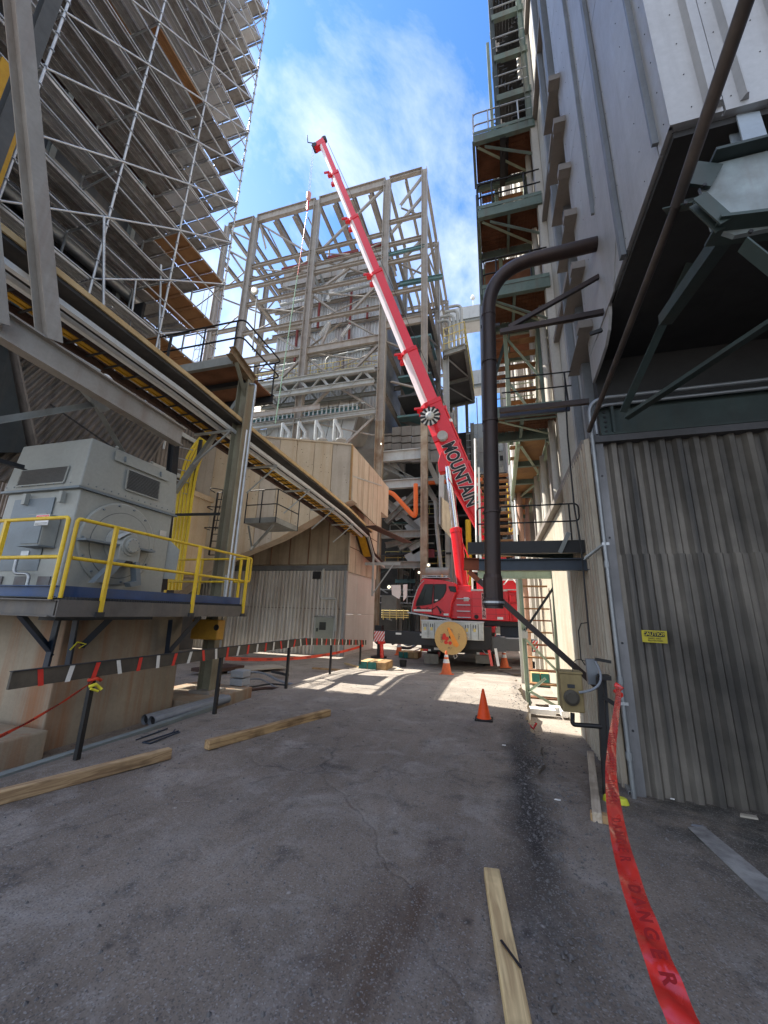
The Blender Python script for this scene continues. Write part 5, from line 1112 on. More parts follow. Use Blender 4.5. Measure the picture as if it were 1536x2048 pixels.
# the building wrapped by the scaffold
ub = thing('duct_building', 'dark ribbed precipitator building behind the scaffold decks at upper left', 'building', (-12, 3, 8))
dkd = mat('dark_duct_sheet', (.10, .10, .105), (.055, .055, .06), .8, .8, (.16, .13, .11), .4, 3, rough=.5, metal=.2)
obj('body', MB().box((-16, -8, 9.3), (-10.1, 7.25, 34)), dkd, ub)
for k in range(15):
    z = 9.6 + 1.6 * k; obj('band', MB().box((-10.1, -6, z), (-9.92, 7.3, z + .22)), lgrey if k % 3 else mat('red_brown_band', (.13, .06, .05), (.08, .04, .035), 2, .7, rough=.7), ub)
    bar(ub, 'stiffener', (-10.0, -6, z + .8), (-10.0, 7.3, z + .8), .16, .3, 'C', tan if k % 2 else galv)
for y in (-3, 0, 2.2, 4.4, 6.6): bar(ub, 'stud', (-9.98, y, 9.3), (-9.98, y, 33), .12, .2, 'I', grey, (1, 0, 0))
obj('round_duct', MB().tube([(-10.3, -6, 9.0), (-10.3, 6.9, 9.0)], .95, 24), mat('smooth_dark_duct', (.07, .07, .08), (.05, .05, .055), 1, .5, rough=.35, metal=.3), ub)
bar(ub, 'base_beam', (-9.6, -6, 7.75), (-9.6, 7.0, 7.75), .2, .4, 'I', mat('brown_beam', (.11, .06, .05), (.07, .04, .035), 2, .7, rough=.7)); bar(ub, 'base_beam', (-9.8, -6, 7.1), (-9.8, 7.4, 7.1), .25, .3, 'box', dark)
for y in (7.0,): obj('end_plate', MB().box((-11.4, 6.92, 7.9), (-9.3, 7.0, 10)), dark, ub)
g = MB()
for i in range(9):
    y = 2.6 + .62 * i; g.box((-8.75, y, 6.5), (-8.72, y + .5, 6.56)); g.box((-8.75, y, 6.74), (-8.72, y + .5, 6.80)); g.box((-8.75, y + .44, 6.56), (-8.72, y + .5, 6.74)); g.box((-8.75, y, 6.56), (-8.72, y + .06, 6.74))
obj('lattice_edge', g, lgrey, ub)
nb = thing('dark_bay_building', 'dark unlit steel bay at the far upper left edge of the view', 'building', (-9, 0, 6))
obj('wall', MB().box((-9.6, -6, 6.2), (-9.3, 2.9, 30)), blackish, nb)
for k in range(9): bar(nb, 'girt', (-9.2, -3, 6.6 + 1.5 * k), (-9.2, 3.0, 6.6 + 1.5 * k), .1, .2, 'C', mat('murky_steel', (.09, .09, .085), (.05, .05, .05), 1.5, .7, rough=.7))
for k in range(5):
    y = .3 + .55 * k; run_ = MB()
    for j in range(4): run_.box((-7.9 - .1 * j, y, 7.4 + .5 * (k % 3)), (-7.84 - .1 * j, y + .5, 10.8))
    obj('cable_group', run_, ycab if k % 2 == 0 else MATS['murky_steel'], nb)
bar(nb, 'column', (-7.3, 2.6, 5.9), (-7.3, 2.6, 14), .2, .2, 'I', MATS['murky_steel'], (1, 0, 0)); bar(nb, 'brace', (-7.4, 1.2, 10.5), (-7.0, 3.2, 6.3), .1, .1, 'L', dgreen)

pb_ = thing('yard_shade_block', 'dull corrugated block added to shade the yard, seen in pieces behind the walkway and upper platform', 'building', (-20, 12, 0))  # block added to keep the sun off the left yard
obj('core', MB().box((-34, 9.0, -.3), (-14.2, 16.4, 12.3)), dkd, pb_)
for k in range(5):
    obj('wall_sheet', MB().corr((-14.1, 9.0 + 1.48 * k, 4.5), (0, 1.45, 0), (0, 0, 7.8), (1, 0, 0), .2, .06), corrbr, pb_)
obj('front_sheet', MB().corr((-30, 8.95, 4.5), (15.9, 0, 0), (0, 0, 7.8), (0, -1, 0), .2, .06), corrbr, pb_)
for k in range(4): bar(pb_, 'girt', (-13.95, 9, 5.5 + 2 * k), (-13.95, 16.4, 5.5 + 2 * k), .1, .2, 'C', lgrey)
for h in (.5, 1.0): tub(pb_, 'handrail', [(-14.1, 9, 12.3 + h), (-14.1, 16.4, 12.3 + h)], .03, yel2, 6)

for k in range(14):
    obj('hood_bolt', MB().lathe((XM + .05, Y0 + .06 + .125 * k, 3.40), (1, 0, 0), [(.010, 0), (.010, .01)], 6), motb, mo)
for k in range(9): obj('hood_bolt', MB().lathe((-7.4 + .17 * k, Y0 - .06, 3.40), (0, -1, 0), [(.010, 0), (.010, .01)], 6), motb, mo)
for p in ((-6.75, 2.6), (-6.75, 2.3)): obj('nameplate', MB().box((p[0], Y0 - .034, p[1]), (p[0] + .16, Y0 - .026, p[1] + .09)), galv, mo)
tub(mo, 'cable_conduit', rnd([(-6.35, Y0 - .10, 1.74), (-6.35, Y0 - .10, 2.05), (-6.62, Y0 - .14, 2.05), (-6.62, Y0 - .14, 2.25)], .08), .022, galv)
obj('nameplate', MB().box((XM + .02, 5.55, 2.9), (XM + .03, 5.70, 3.0)), galv, mo)
for k in range(16):
    z = 8.4 + 1.55 * k; y = random.uniform(3.3, 8.6); tub(sc, 'tie_tube', [(XS + .02, y, z + random.uniform(-.2, .2)), (XI - .5, y + random.uniform(-.3, .3), z + random.uniform(-.1, .4))], .022, galv, 6)
for k in range(5): tub(ub, 'process_pipe', [(-9.75, -6, 10.2 + 3.46 * k), (-9.75, 7.2, 10.2 + 3.46 * k)], .14, lgrey if k % 2 else galv, 12)
# ================================================================== BOILER FRAME (far, centre)
YB = 28.0
bf = thing('boiler_support_structure', 'giant open tan steel frame around the hanging boiler in the centre', 'steel frame', (-16, YB, -.3))
CX_ = [-27.5, -23.8, -16.4, -8.8, -5.1]
ZTOP = 43.4
def z1(u, v, y=YB): return W(440 + u / 3.2, 320 + v / 3.2, y=y)
def z2(u, v, y=YB): return W(440 + u / 3.2, 600 + v / 3.2, y=y)
lv = [36.6, 33.9, 31.8, 28.3, 25.0, 21.9, 18.0]
for i, x in enumerate(CX_):
    w_ = .55 if i in (1, 2, 3) else .42
    z0 = 8 if i < 2 else -.3
    zs = 17 if i >= 3 else 10
    bar(bf, 'column', (x, YB, zs), (x, YB, ZTOP), w_, w_ + .1, 'I', tan, (1, 0, 0))
    bar(bf, 'lower_column', (x, YB, z0), (x, YB, zs), w_, w_ + .1, 'I' if i < 4 else 'box', tan2, (1, 0, 0))
# front horizontals
for i in range(4):
    a, b2 = CX_[i], CX_[i + 1]
    big = i in (1, 2)
    bar(bf, 'top_girder', (a + .2, YB, ZTOP - (.35 if big else .1)), (b2 - .2, YB, ZTOP - (.35 if big else .1)), .4, 1.0 if big else .45, 'I', tan)
    for k, z in enumerate(lv):
        if i == 0 and k in (0, 2): continue
        if i == 3 and k > 4: continue
        zz = z + (.8 if i == 0 else 0) + (1.2 if i == 3 else 0)
        bar(bf, 'beam', (a + .2, YB, zz), (b2 - .2, YB, zz), .28, .36 if k != 4 else .7, 'I', tan)
        if i in (0, 1, 2): tub(bf, 'tie_rod', [(a + .3, YB + .3, zz), (b2 - .3, YB + .3, zz + (2.2 if k % 2 else -2.2))], .07, tan, 5)
    if i in (1, 2):
        for z in (34.9,): bar(bf, 'beam', (a + .2, YB, z), (b2 - .2, YB, z), .25, .3, 'I', tan)
# front braces (photo-measured ends)
for (a, b2) in (((250, 395), (600, 605)), ((1070, 145), (620, 590)), ((60, 440), (235, 520)), ((45, 565), (180, 640)), ((400, 765), (590, 630)), ((625, 625), (960, 720)), ((820, 685), (620, 830)), ((385, 795), (560, 850)),
                ((1000, 790), (800, 1000)), ((590, 860), (780, 990)), ((1080, 620), (1310, 720)), ((1320, 60), (1150, 280)), ((1315, 195), (1090, 460)), ((1160, 290), (1310, 350)), ((1310, 480), (1190, 600)), ((55, 575), (165, 735)), ((200, 730), (350, 780)), ((250, 395), (290, 560))):
    A, B = z1(*a), z1(*b2); bar(bf, 'brace', A + V((0, .2, 0)), B + V((0, .2, 0)), .21, .21, 'L', tan)
for (a, b2) in (((560, 165), (375, 180)), ((365, 225), (525, 325)), ((540, 310), (770, 130)), ((810, 115), (1020, 230)), ((510, 370), (360, 520)), ((545, 360), (700, 470)), ((1010, 280), (850, 440)), ((205, 320), (300, 230)), ((700, 560), (500, 760)), ((770, 560), (990, 690)), ((280, 630), (460, 760)), ((990, 735), (800, 915)), ((440, 130), (340, 190)),
                ((1050, 250), (1150, 290)), ((1090, 510), (1250, 550)), ((540, 190), (640, 290)), ((640, 290), (700, 140))):
    A, B = z2(*a), z2(*b2); bar(bf, 'brace', A + V((0, .2, 0)), B + V((0, .2, 0)), .21, .21, 'L', tan)
# rear frames and depth beams
for yb in (36.0, 45.0, 55.0):
    for x in CX_:
        bar(bf, 'rear_column', (x, yb, 0), (x, yb, ZTOP), .5, .5, 'I', tan, (1, 0, 0))
    for i in range(4):
        for z in (ZTOP - .2, 38.5, 34, 29.5, 25):
            if -23 < CX_[i] < -9 and z < 38 and yb > 36: continue
            bar(bf, 'rear_beam', (CX_[i] + .2, yb, z), (CX_[i + 1] - .2, yb, z), .3, .45, 'I', tan)
    for i in (0, 3):
        for z in (38.5, 29.5): bar(bf, 'brace', (CX_[i], yb, z), (CX_[i + 1], yb, z + 4.5), .22, .22, 'L', tan)
ys_ = (28, 36, 45, 55)
for i, x in enumerate(CX_):
    for a, b2 in zip(ys_, ys_[1:]):
        for z in (ZTOP - .2, 38.5, 34, 29.5, 25, 20):
            if i in (0, 2) and z < 38: continue
            if i in (1, 3) and z < 38 and a > 36: continue
            bar(bf, 'side_beam', (x, a + .3, z), (x, b2 - .3, z), .28, .42, 'I', tan)
        if i in (0, 4):
            for k, z in enumerate((34, 25)): bar(bf, 'brace', (x, a + .2, z), (x, b2 - .2, z + 4.3), .2, .2, 'L', tan)
for x in (-21.6, -19.3, -14.6, -12.6, -10.7): bar(bf, 'roof_joist', (x, YB + .3, ZTOP - .5), (x, 38.5, ZTOP - .5), .45, .9, 'I', tan)
for x in (-25.6, -7.0): bar(bf, 'roof_joist', (x, YB + .3, ZTOP - .3), (x, 55, ZTOP - .3), .25, .4, 'I', tan)
for x in (-20.3, -17.5, -13.5, -11): tub(bf, 'hanger_rod', [(x, 33.5, 38.2), (x, 33.5, 43)], .12, tan, 6)
for i in range(3): bar(bf, 'rod_brace', (-23 + 5 * i, 29, 42.8), (-21 + 5 * i, 33, 38), .1, .1, 'box', tan)
bar(bf, 'teal_beam', z1(1080, 605), z1(1310, 550), .2, .28, 'I', tealb); bar(bf, 'teal_beam', z1(1150, 795, 29), z1(1425, 745, 29), .3, .4, 'I', tealb)
# ------------------------------------------------------------------ boiler casing
bo = thing('boiler_casing', 'hanging boiler box clad in weathered ribbed sheets inside the tan frame', 'boiler', (-15.8, 31, 15))
bx0_, bx1_, yb0 = -21.6, -9.75, 31.0
zs = [23.6, 26.6, 29.6, 32.8, 36.0]
obj('core', MB().box((bx0_ + .05, yb0 + .1, 16), (bx1_ - .05, 44, 38.8)), mat('boiler_core', (.25, .25, .25), rough=.7), bo)
for k in range(4):
    for i in range(3):
        xa = bx0_ + (bx1_ - bx0_) * i / 3
        obj('ribbed_sheet', MB().corr((xa + .03, yb0, zs[k]), ((bx1_ - bx0_) / 3 - .06, 0, 0), (0, 0, zs[k + 1] - zs[k] - .06), (0, -1, 0), .30, .10), corrbl, bo)
for i in range(4):
    xa = bx0_ + (bx1_ - bx0_) * i / 4; obj('top_panel', MB().box((xa + .03, yb0 - .05, 36.0), (xa + (bx1_ - bx0_) / 4 - .03, yb0 + .1, 38.6)), mat('boiler_flat_sheet', (.40, .41, .40), (.32, .27, .21), .5, .8, (.30, .15, .07), .6, 1.2, rough=.5, metal=.1), bo)
for i in range(3):
    xa = bx0_ + .2 + (bx1_ - bx0_) * i / 3; obj('lower_sheet', MB().corr((xa, yb0 - .3, 18.6), ((bx1_ - bx0_) / 3 - .1, 0, 0), (0, 0, 4.8), (0, -1, 0), .30, .10), corrbl, bo)
rb_ = mat('dull_red_beam', (.22, .045, .04), (.15, .04, .035), 2, .7, rough=.7)
for (x0_, x1_, z) in ((bx0_ - .2, -17.6, 38.6), (-16.2, -12.7, 38.7), (-11.6, bx1_, 38.9)): bar(bo, 'red_cap', (x0_, yb0 - .1, z), (x1_, yb0 - .1, z), .4, .35, 'box', rb_)
for z in (35.6, 32.6, 29.6, 26.5): bar(bo, 'buckstay', (bx0_ - .3, yb0 - .4, z), (bx1_ + .1, yb0 - .4, z), .3, .28, 'I', tan)
for x, z0_, z1_ in ((-16.5, 29.5, 32.5), (-13.0, 27, 33.5), (-11.2, 29.5, 31), (-18.8, 26, 30)): bar(bo, 'red_strut', (x, yb0 - .65, z0_), (x, yb0 - .65, z1_), .18, .18, 'box', rb_)
for (p_, q_) in (((815, 690), (745, 805)), ((720, 835), (690, 900))): bar(bo, 'white_brace', z1(*p_, 30.2), z1(*q_, 30.2), .35, .35, 'I', white)
for (p_, q_) in (((700, 140), (640, 230)), ((835, 160), (780, 235)), ((750, 250), (690, 295))): bar(bo, 'white_brace', z2(*p_, 30.2), z2(*q_, 30.2), .28, .28, 'I', white)
tub(bo, 'silver_pipe', [z1(385, 930, 29.6), z1(560, 890, 29.6)], .15, lgrey, 10); tub(bo, 'silver_pipe', [z1(700, 865, 29.6), z1(1000, 790, 29.6)], .17, lgrey, 10)
for k in range(2): bar(bo, 'inner_brace', z1(600 + 40 * k, 730, 30), z1(660 + 45 * k, 880 + 10 * k, 30.4), .25, .2, 'L', grey)
tub(bo, 'handrail_pipe', rnd([z2(680, 440, 30), z2(680, 370, 30), z2(960, 310, 30)], .5), .13, lgrey, 8)
tub(bo, 'handrail_pipe', rnd([z2(340, 430, 30), z2(630, 385, 30), z2(635, 460, 30)], .5), .13, lgrey, 8)
for u in (425, 815, 905): tub(bo, 'pipe_leg', [z2(u, 400 if u < 600 else 330, 30), z2(u, 500 if u < 600 else 440, 30)], .1, lgrey, 6)
# yellow railings on the casing walkway
rg = thing('boiler_walkway', 'thin yellow railed walkway across the foot of the hanging boiler', 'walkway', (-16, 29.6, 22))
zr = z2(700, 480, 29.4).z
obj('floor', MB().box((-23.0, 29.0, zr - .35), (-9.2, 30.6, zr - .2)), grey, rg)
for h in (0.1, .5, 1.0): tub(rg, 'handrail', [(-23.0, 29.0, zr + h), (-9.2, 29.0, zr + h)], .035, yel2, 6)
for k in range(19): tub(rg, 'rail_post', [(-23 + .76 * k, 29.0, zr - .2), (-23 + .76 * k, 29.0, zr + 1)], .035, yel2, 6)
# truss bridge
tr = thing('truss_bridge', 'pale steel truss spanning in front of the boiler foot', 'truss', (-17, 27.4, 20))
TY = 27.3; ta, tb2 = z2(200, 560, TY), z2(988, 432, TY); ba, bb = z2(200, 635, TY), z2(1010, 512, TY)
ba.x, bb.x = ta.x, tb2.x
zt_, zb2 = (ta.z + tb2.z) / 2, (ba.z + bb.z) / 2
bar(tr, 'top_chord', (ta.x, TY, zt_), (tb2.x, TY, zt_), .35, .45, 'I', lgrey); bar(tr, 'bottom_chord', (ta.x, TY, zb2), (tb2.x, TY, zb2), .35, .45, 'I', lgrey)
n = 12
for i in range(n):
    xa = ta.x + (tb2.x - ta.x) * i / n; xb = ta.x + (tb2.x - ta.x) * (i + 1) / n
    bar(tr, 'web', (xa, TY, zt_ if i % 2 else zb2), (xb, TY, zb2 if i % 2 else zt_), .22, .22, 'L', lgrey)
    bar(tr, 'web', (xa, TY + 1.8, zt_ if i % 2 else zb2), (xb, TY + 1.8, zb2 if i % 2 else zt_), .18, .18, 'L', grey)
bar(tr, 'rear_chord', (ta.x, TY + 1.8, zt_), (tb2.x, TY + 1.8, zt_), .3, .35, 'I', grey); bar(tr, 'rear_chord', (ta.x, TY + 1.8, zb2), (tb2.x, TY + 1.8, zb2), .3, .35, 'I', grey)
# penthouse / hopper sheets under the boiler
hp_ = thing('boiler_hopper', 'pale insulated hopper sheets with sun streaks under the truss bridge', 'hopper', (-17, 29, 12))
P1 = [z2(150, 665, 32.4), z2(915, 555, 32.4), z2(895, 665, 28.7), z2(150, 770, 28.7)]
insul = mat('dusty_cream_lagging', (.66, .60, .50), (.36, .30, .23), .5, .9, (.25, .18, .12), .5, 1.5, rough=.7)
n = 12
for i in range(n):
    a, b2 = i / n, (i + 1) / n - .006
    obj('upper_sheet', MB().prism([P1[3].lerp(P1[2], a), P1[3].lerp(P1[2], b2), P1[0].lerp(P1[1], b2), P1[0].lerp(P1[1], a)], (0, .3, -.06 * (i % 2))), insul, hp_)
bl_ = mat('pale_blue_lagging', (.50, .58, .64), (.38, .36, .34), .5, .6, (.30, .22, .16), .35, 1.4, rough=.5)
P2 = [z2(150, 845, 28.6), z2(880, 745, 28.6), z2(830, 925, 29.2), z2(150, 925, 29.2)]
for i in range(9):
    a, b2 = i / 9, (i + 1) / 9 - .006
    obj('lower_sheet', MB().prism([P2[3].lerp(P2[2], a), P2[3].lerp(P2[2], b2), P2[0].lerp(P2[1], b2), P2[0].lerp(P2[1], a)], (0, .3, 0)), bl_, hp_)
for i in range(4):
    a = z2(885 + 28 * i, 745 + 8 * i, 28.8 + .7 * i); b2 = z2(835 + 36 * i, 930, 29.4 + .7 * i); a1 = z2(908 + 28 * i, 750 + 8 * i, 29.4 + .7 * i); b1 = z2(868 + 36 * i, 930, 30 + .7 * i)
    obj('side_sheet', MB().prism([b2, b1, a1, a], (0, .3, 0)), mat('grey_lagging', (.32, .30, .27), (.2, .18, .16), .8, .7, rough=.6), hp_)
bar(hp_, 'teal_beam', z2(150, 800, 28.2), z2(890, 700, 28.2), .4, .55, 'I', tealb)
bar(hp_, 'ledge', z2(150, 822, 27.9), z2(995, 712, 27.9), .35, .45, 'I', lgrey)
for k in range(24):
    p = z2(235 + 28 * k, 775 - 4.0 * k, 28.1); obj('lug', MB().box(p + V((-.06, -.1, -.3)), p + V((.06, 0, .35))).box(p + V((.1, -.1, .22)), p + V((.75, 0, .30))), lgrey, hp_)
for k, u in enumerate((395, 500, 610, 730)):
    p = z2(u, 905, 26.5); q = z2(u + 3, 790 - 8 * k, 26.5)
    vp = obj('vent_pipe', MB().tube([p, (p.x, p.y, q.z)], .17, 12), lgrey, hp_)
    r1 = z2(u + 10, 800 - 8 * k, 26.4); r2 = z2(u + 48, 850, 26.4); obj('branch', MB().tube([r1, r2, r2 + V((0, 0, -.6))], .14, 12), lgrey, vp)
    obj('flange', MB().lathe(r2 + V((0, 0, -.7)), (0, 0, 1), [(.42, 0), (.42, .12)], 12), lgrey, vp)
# ================================================================== dark process structure right of the duct
ps = thing('process_structure', 'dark congested steel floors with cross braces between the beige duct and the crane boom', 'steel frame', (-6, 30, -.3))
def w3(u, v, y): return W(740 + u / 5.69, 880 + v / 5.69, y=y)
for (v, y, hh) in ((915, 28.2, .9), (971, 28.2, .7), (1070, 28.2, .55), (1130, 28.2, .5)):
    a, b2 = W(757, v, y=y), W(845, v - 6, y=y); b2.z = a.z
    bar(ps, 'beam', a, b2, .4, hh, 'I', lgrey if v < 1000 else grey)
for (a, b2) in (((180, 940), (570, 560)), ((130, 640), (570, 1030)), ((180, 1200), (570, 1110)), ((100, 260), (560, 490)), ((100, 460), (190, 370)), ((230, 230), (430, 480)), ((330, 1230), (560, 1110)), ((640, 200), (780, 500)), ((640, 520), (750, 700))):
    bar(ps, 'brace', w3(*a, 28.7), w3(*b2, 28.7), .4, .4, 'I', grey)
for (a, s_) in (((330, 780), 1.0), ((520, 1000), .9), ((520, 1170), .9), ((520, 1340), .9)):
    p = w3(*a, 28.9); obj('gusset', MB().prism([p + V((-s_, 0, .2 * s_)), p + V((-.2 * s_, 0, -s_)), p + V((s_, 0, -.3 * s_)), p + V((.5 * s_, 0, s_))], (0, .05, 0)), lgrey, ps)
for (x, z0_, z1_, y) in ((-2.9, -.3, 17, 28), (-3.6, -.3, 14, 33), (-6.8, -.3, 12, 34), (-8.4, -.3, 14, 38), (-1.8, 0, 20, 36), (0.4, 0, 20, 38)):
    bar(ps, 'column', (x, y, z0_), (x, y, z1_), .35, .35, 'I', grey, (1, 0, 0))
random.seed(11)
for k in range(46):
    y = random.uniform(30, 38); x = random.uniform(-10, -1); z = random.choice([2, 3.2, 4.6, 6.4, 8.0, 9.2, 11, 12.4, 13.5]) + random.uniform(-.2, .2); l = random.uniform(1.5, 5)
    bar(ps, 'floor_beam', (x, y, z), (x + l if k % 3 else x, y + (0 if k % 3 else l), z), .15, random.uniform(.12, .4), 'I', random.choice([grey, lgrey, tealb, dark, grey]))
for k in range(22):
    y = random.uniform(29.5, 36); x = random.uniform(-9.5, -1); z = random.uniform(1, 12)
    bar(ps, 'small_brace', (x, y, z), (x + random.uniform(-2, 2), y, z + random.uniform(-1.8, 1.8)), .12, .12, 'L', random.choice([grey, lgrey, dgreen]))
for k in range(5):
    y, z = 30 + 1.3 * k, (2.4, 5.6, 8.2, 10.4, 12)[k]
    for h in (0, .5, 1): tub(ps, 'handrail', [(-9, y, z + h), (-3.4, y, z + h)], .035, yel2 if k % 2 else galv, 6)
    for j in range(6): tub(ps, 'rail_post', [(-9 + 1.1 * j, y, z), (-9 + 1.1 * j, y, z + 1)], .035, yel2 if k % 2 else galv, 6)
for z in (3.0, 6.2, 9.2, 12.5): obj('floor_plate', MB().box((-10, 30.5, z), (1, 40, z + .15)), dark, ps)
obj('rear_wall', MB().box((-14, 40, -.3), (-2.2, 40.5, 21)), blackish, ps)
obj('dark_duct', MB().box(w3(640, 960, 33), w3(720, 1230, 33) + V((.1, 2, 0))), black, ps)
obj('red_panel', MB().box(w3(530, 1245, 29.5), w3(730, 1335, 29.5) + V((0, .3, 0))), mat('maroon_panel', (.16, .03, .04), rough=.6), ps)
obj('grey_cabinet', MB().box(w3(130, 1765, 26), w3(300, 1990, 26) + V((0, 1, 0))), mat('dark_grey_cabinet', (.12, .125, .12), rough=.6), ps)
obj('white_sheet', MB().prism([w3(240, 1650, 25), w3(345, 1650, 25), w3(350, 1760, 25), w3(330, 1810, 25), w3(250, 1760, 25)][::-1], (0, .05, 0)), white, ps)
obj('white_sheet', MB().prism([w3(375, 1645, 25), w3(425, 1640, 25), w3(415, 1790, 25), w3(380, 1830, 25)][::-1], (0, .05, 0)), white, ps)
for k in range(4): tub(ps, 'yellow_rail', [w3(130, 1940 + 25 * k, 24), w3(440, 1945 + 25 * k, 24)], .03, yel2, 6)
for u in (150, 225, 300, 380): tub(ps, 'yellow_rail_post', [w3(u, 1930, 24), w3(u, 2045, 24)], .03, yel2, 6)
tub(ps, 'grey_duct_pipe', [w3(640, 1500, 27), w3(900, 1500, 27)], .3, grey, 12)
tub(ps, 'bent_pipe', [w3(745, 700, 27.5), w3(760, 1000, 27.5), w3(820, 1560, 27.5)], .14, grey, 8)
for (u, v) in ((880, 1130), (930, 1200), (860, 1340), (1000, 900), (1010, 1050)):
    pass
obj('louver_wall', MB().corr(w3(800, 980, 27) , w3(950, 1150, 24) - w3(800, 980, 27), V((0, 0, 2.2)), (0, -1, 0), .3, .1), browncl, ps)
bar(ps, 'pale_post', w3(815, 90, 27), w3(815, 960, 27), .35, .35, 'box', lgrey)
# panelled grey duct above
gd2 = thing('grey_clad_duct', 'dull grey panel-clad duct behind the crane boom head', 'duct', (-4.5, 32, 14))
gy = 30.5
tpz = [z2(1040, 860, gy), z2(1160, 790, gy), z2(1290, 780, gy), z2(1400, 830, gy)]
for i, (ua, ub_) in enumerate(((1035, 1100), (1100, 1160), (1160, 1225), (1225, 1290), (1290, 1345), (1345, 1400))):
    for j, (va, vb) in enumerate(((850 if i == 0 else 810 - 8 * (i > 1), 870), (870, 915), (915, 960), (960, 1040))):
        A = z2(ua + 1, vb - 1, gy); B = z2(ub_ - 1, va + 1, gy); obj('panel', MB().box((A.x, gy - .03 * ((i + j) % 2), A.z), (B.x, gy + .4, B.z)), mat('grey_brown_panel', (.22, .21, .19), (.13, .12, .11), .9, .8, (.12, .09, .07), .5, 3, rough=.6), gd2)
# orange pipe
ob = thing('orange_pipe', 'orange pipe elbowing behind the cross bracing beside the beige duct', 'pipe', w3(300, 700, 27.6))
tub(ob, 'pipe', rnd([w3(100, 590, 27.4), w3(250, 595, 27.4), w3(500, 870, 27.4), w3(520, 850, 27.4), w3(520, 500, 27.4)], .4, 5), .17, orp, 14)
tub(ob, 'upper_pipe', [w3(640, 490, 29), w3(1280, 450, 29)], .17, orp, 12)
# lamps that are lit
def lit(name, u, v, y, label, r=.14, hood=True):
    p = W(u, v, y=y); f = thing(name, label, 'lamp', p)
    obj('glass', MB().lathe(p + V((0, -r * .6, 0)), (0, 1, 0), [(r * .3, 0), (r * .55, r * .15), (r * .62, r * .6)], 16), lamp, f)
    if hood: obj('hood', MB().lathe(p + V((0, r * .05, 0)), (0, 1, 0), [(r * 1.15, 0), (r * 1.1, r * .7), (r * .5, r * 1.3)], 16), lgrey, f)
    return f
lit('work_lamp', 508, 580, 22, 'large lit round floodlight hanging before the left frame columns', .28)
tub(bpy.data.objects['work_lamp'], 'pole', [W(514, 592, y=22.2), W(505, 700, y=22.2)], .06, grey, 6)
lit('work_lamp', 857, 1130, 27, 'brightest lit lamp in the dark bay left of the boom cylinder', .13)
lit('work_lamp', 838, 1145, 27, 'smaller lit lamp just below the brightest bay lamp', .10)
lit('work_lamp', 778, 1174, 27, 'lit lamp low in the dark bay beside the white hanging sheets', .14)
lit('work_lamp', 763, 888, 28, 'small lit lamp beside the rusty column above the beige duct', .12)
lit('work_lamp', 805, 727, 28, 'small lit lamp high beside the boom in the boiler frame', .16)
# ================================================================== high platform right of the frame
hpz = W(890, 812, y=30).z
rp = thing('high_platform', 'high dark-bottomed platform with yellow rails right of the boiler frame', 'platform', (-3, 32, 18))
zq = W(900, 702, y=30).z
q0, q1, q2, q3 = W(888, 706, z=zq), W(930, 692, z=zq), W(948, 800, z=zq), W(890, 812, z=zq)
obj('floor', MB().prism([q3, q2, q1, q0], (0, 0, .3)), mat('platform_underside', (.10, .10, .10), (.06, .06, .06), 1, .6, rough=.7), rp)
for a, b2 in ((q0, q1), (q1, q2), (q3, q2), (q0, q3), (q0.lerp(q3, .5), q1.lerp(q2, .5))): bar(rp, 'edge_beam', a + V((0, 0, -.1)), b2 + V((0, 0, -.1)), .25, .5, 'I', grey)
bar(rp, 'brace', q0 + V((0, 0, -.2)), q1.lerp(q2, .5) + V((0, 0, -.2)), .15, .15, 'L', lgrey); bar(rp, 'brace', q0.lerp(q3, .5) + V((0, 0, -.2)), q2 + V((0, 0, -.2)), .15, .15, 'L', lgrey)
for h in (.9, 1.7, 2.5):
    for a, b2 in ((q0, q1), (q1, q2)): tub(rp, 'handrail', [a + V((0, 0, h)), b2 + V((0, 0, h))], .045, yel2, 6)
for k in range(12): p = q1.lerp(q2, k / 11); tub(rp, 'rail_post', [p + V((0, 0, .3)), p + V((0, 0, 2.5))], .04, yel2, 6)
for k in range(5): p = q0.lerp(q1, k / 4); tub(rp, 'rail_post', [p + V((0, 0, .3)), p + V((0, 0, 2.5))], .04, yel2, 6)
for k in range(4): p = q0.lerp(q1, .2 + .2 * k) + V((0, 2, 0)); tub(rp, 'process_pipe', rnd([p + V((0, 0, .3)), p + V((0, 0, 5 + k * .4)), p + V((-1.2, 0, 5 + k * .4))], .6), .14, lgrey, 8)
bar(rp, 'leg', (q0.x + .1, q0.y + .5, 0), (q0.x + .1, q0.y + .5, 26), .5, .5, 'I', lgrey, (1, 0, 0)); bar(rp, 'leg', (q3.x + .6, q3.y, 0), (q3.x + .6, q3.y, zq), .4, .4, 'I', grey, (1, 0, 0)); bar(rp, 'leg', (q2.x - .8, q2.y, 0), (q2.x - .8, q2.y, zq), .3, .3, 'I', grey, (1, 0, 0))
for k in range(26):
    z = 2 + .75 * k; obj('ladder_rung', MB().beam((q2.x - .9, q2.y - .4, z), (q2.x + .3, q2.y - .4, z), .05, .05), galv, rp)
tub(rp, 'ladder_rail', [(q2.x + .3, q2.y - .4, 0), (q2.x + .3, q2.y - .4, zq)], .05, galv, 6)
for i in range(6):
    z = 19.5 + i * 2.1; a = V((-8.0, 30 + .0 * i, z)); bar(rp, 'stair_stringer', (-8.3, 33, z), (-5.3, 33, z + (1.4 if i % 2 else -1.4)), .12, .35, 'box', MATS['murky_steel']); obj('landing', MB().box((-8.4, 32, z - .2), (-5.2, 36, z)), MATS['platform_underside'] if i % 2 else tealb, rp)
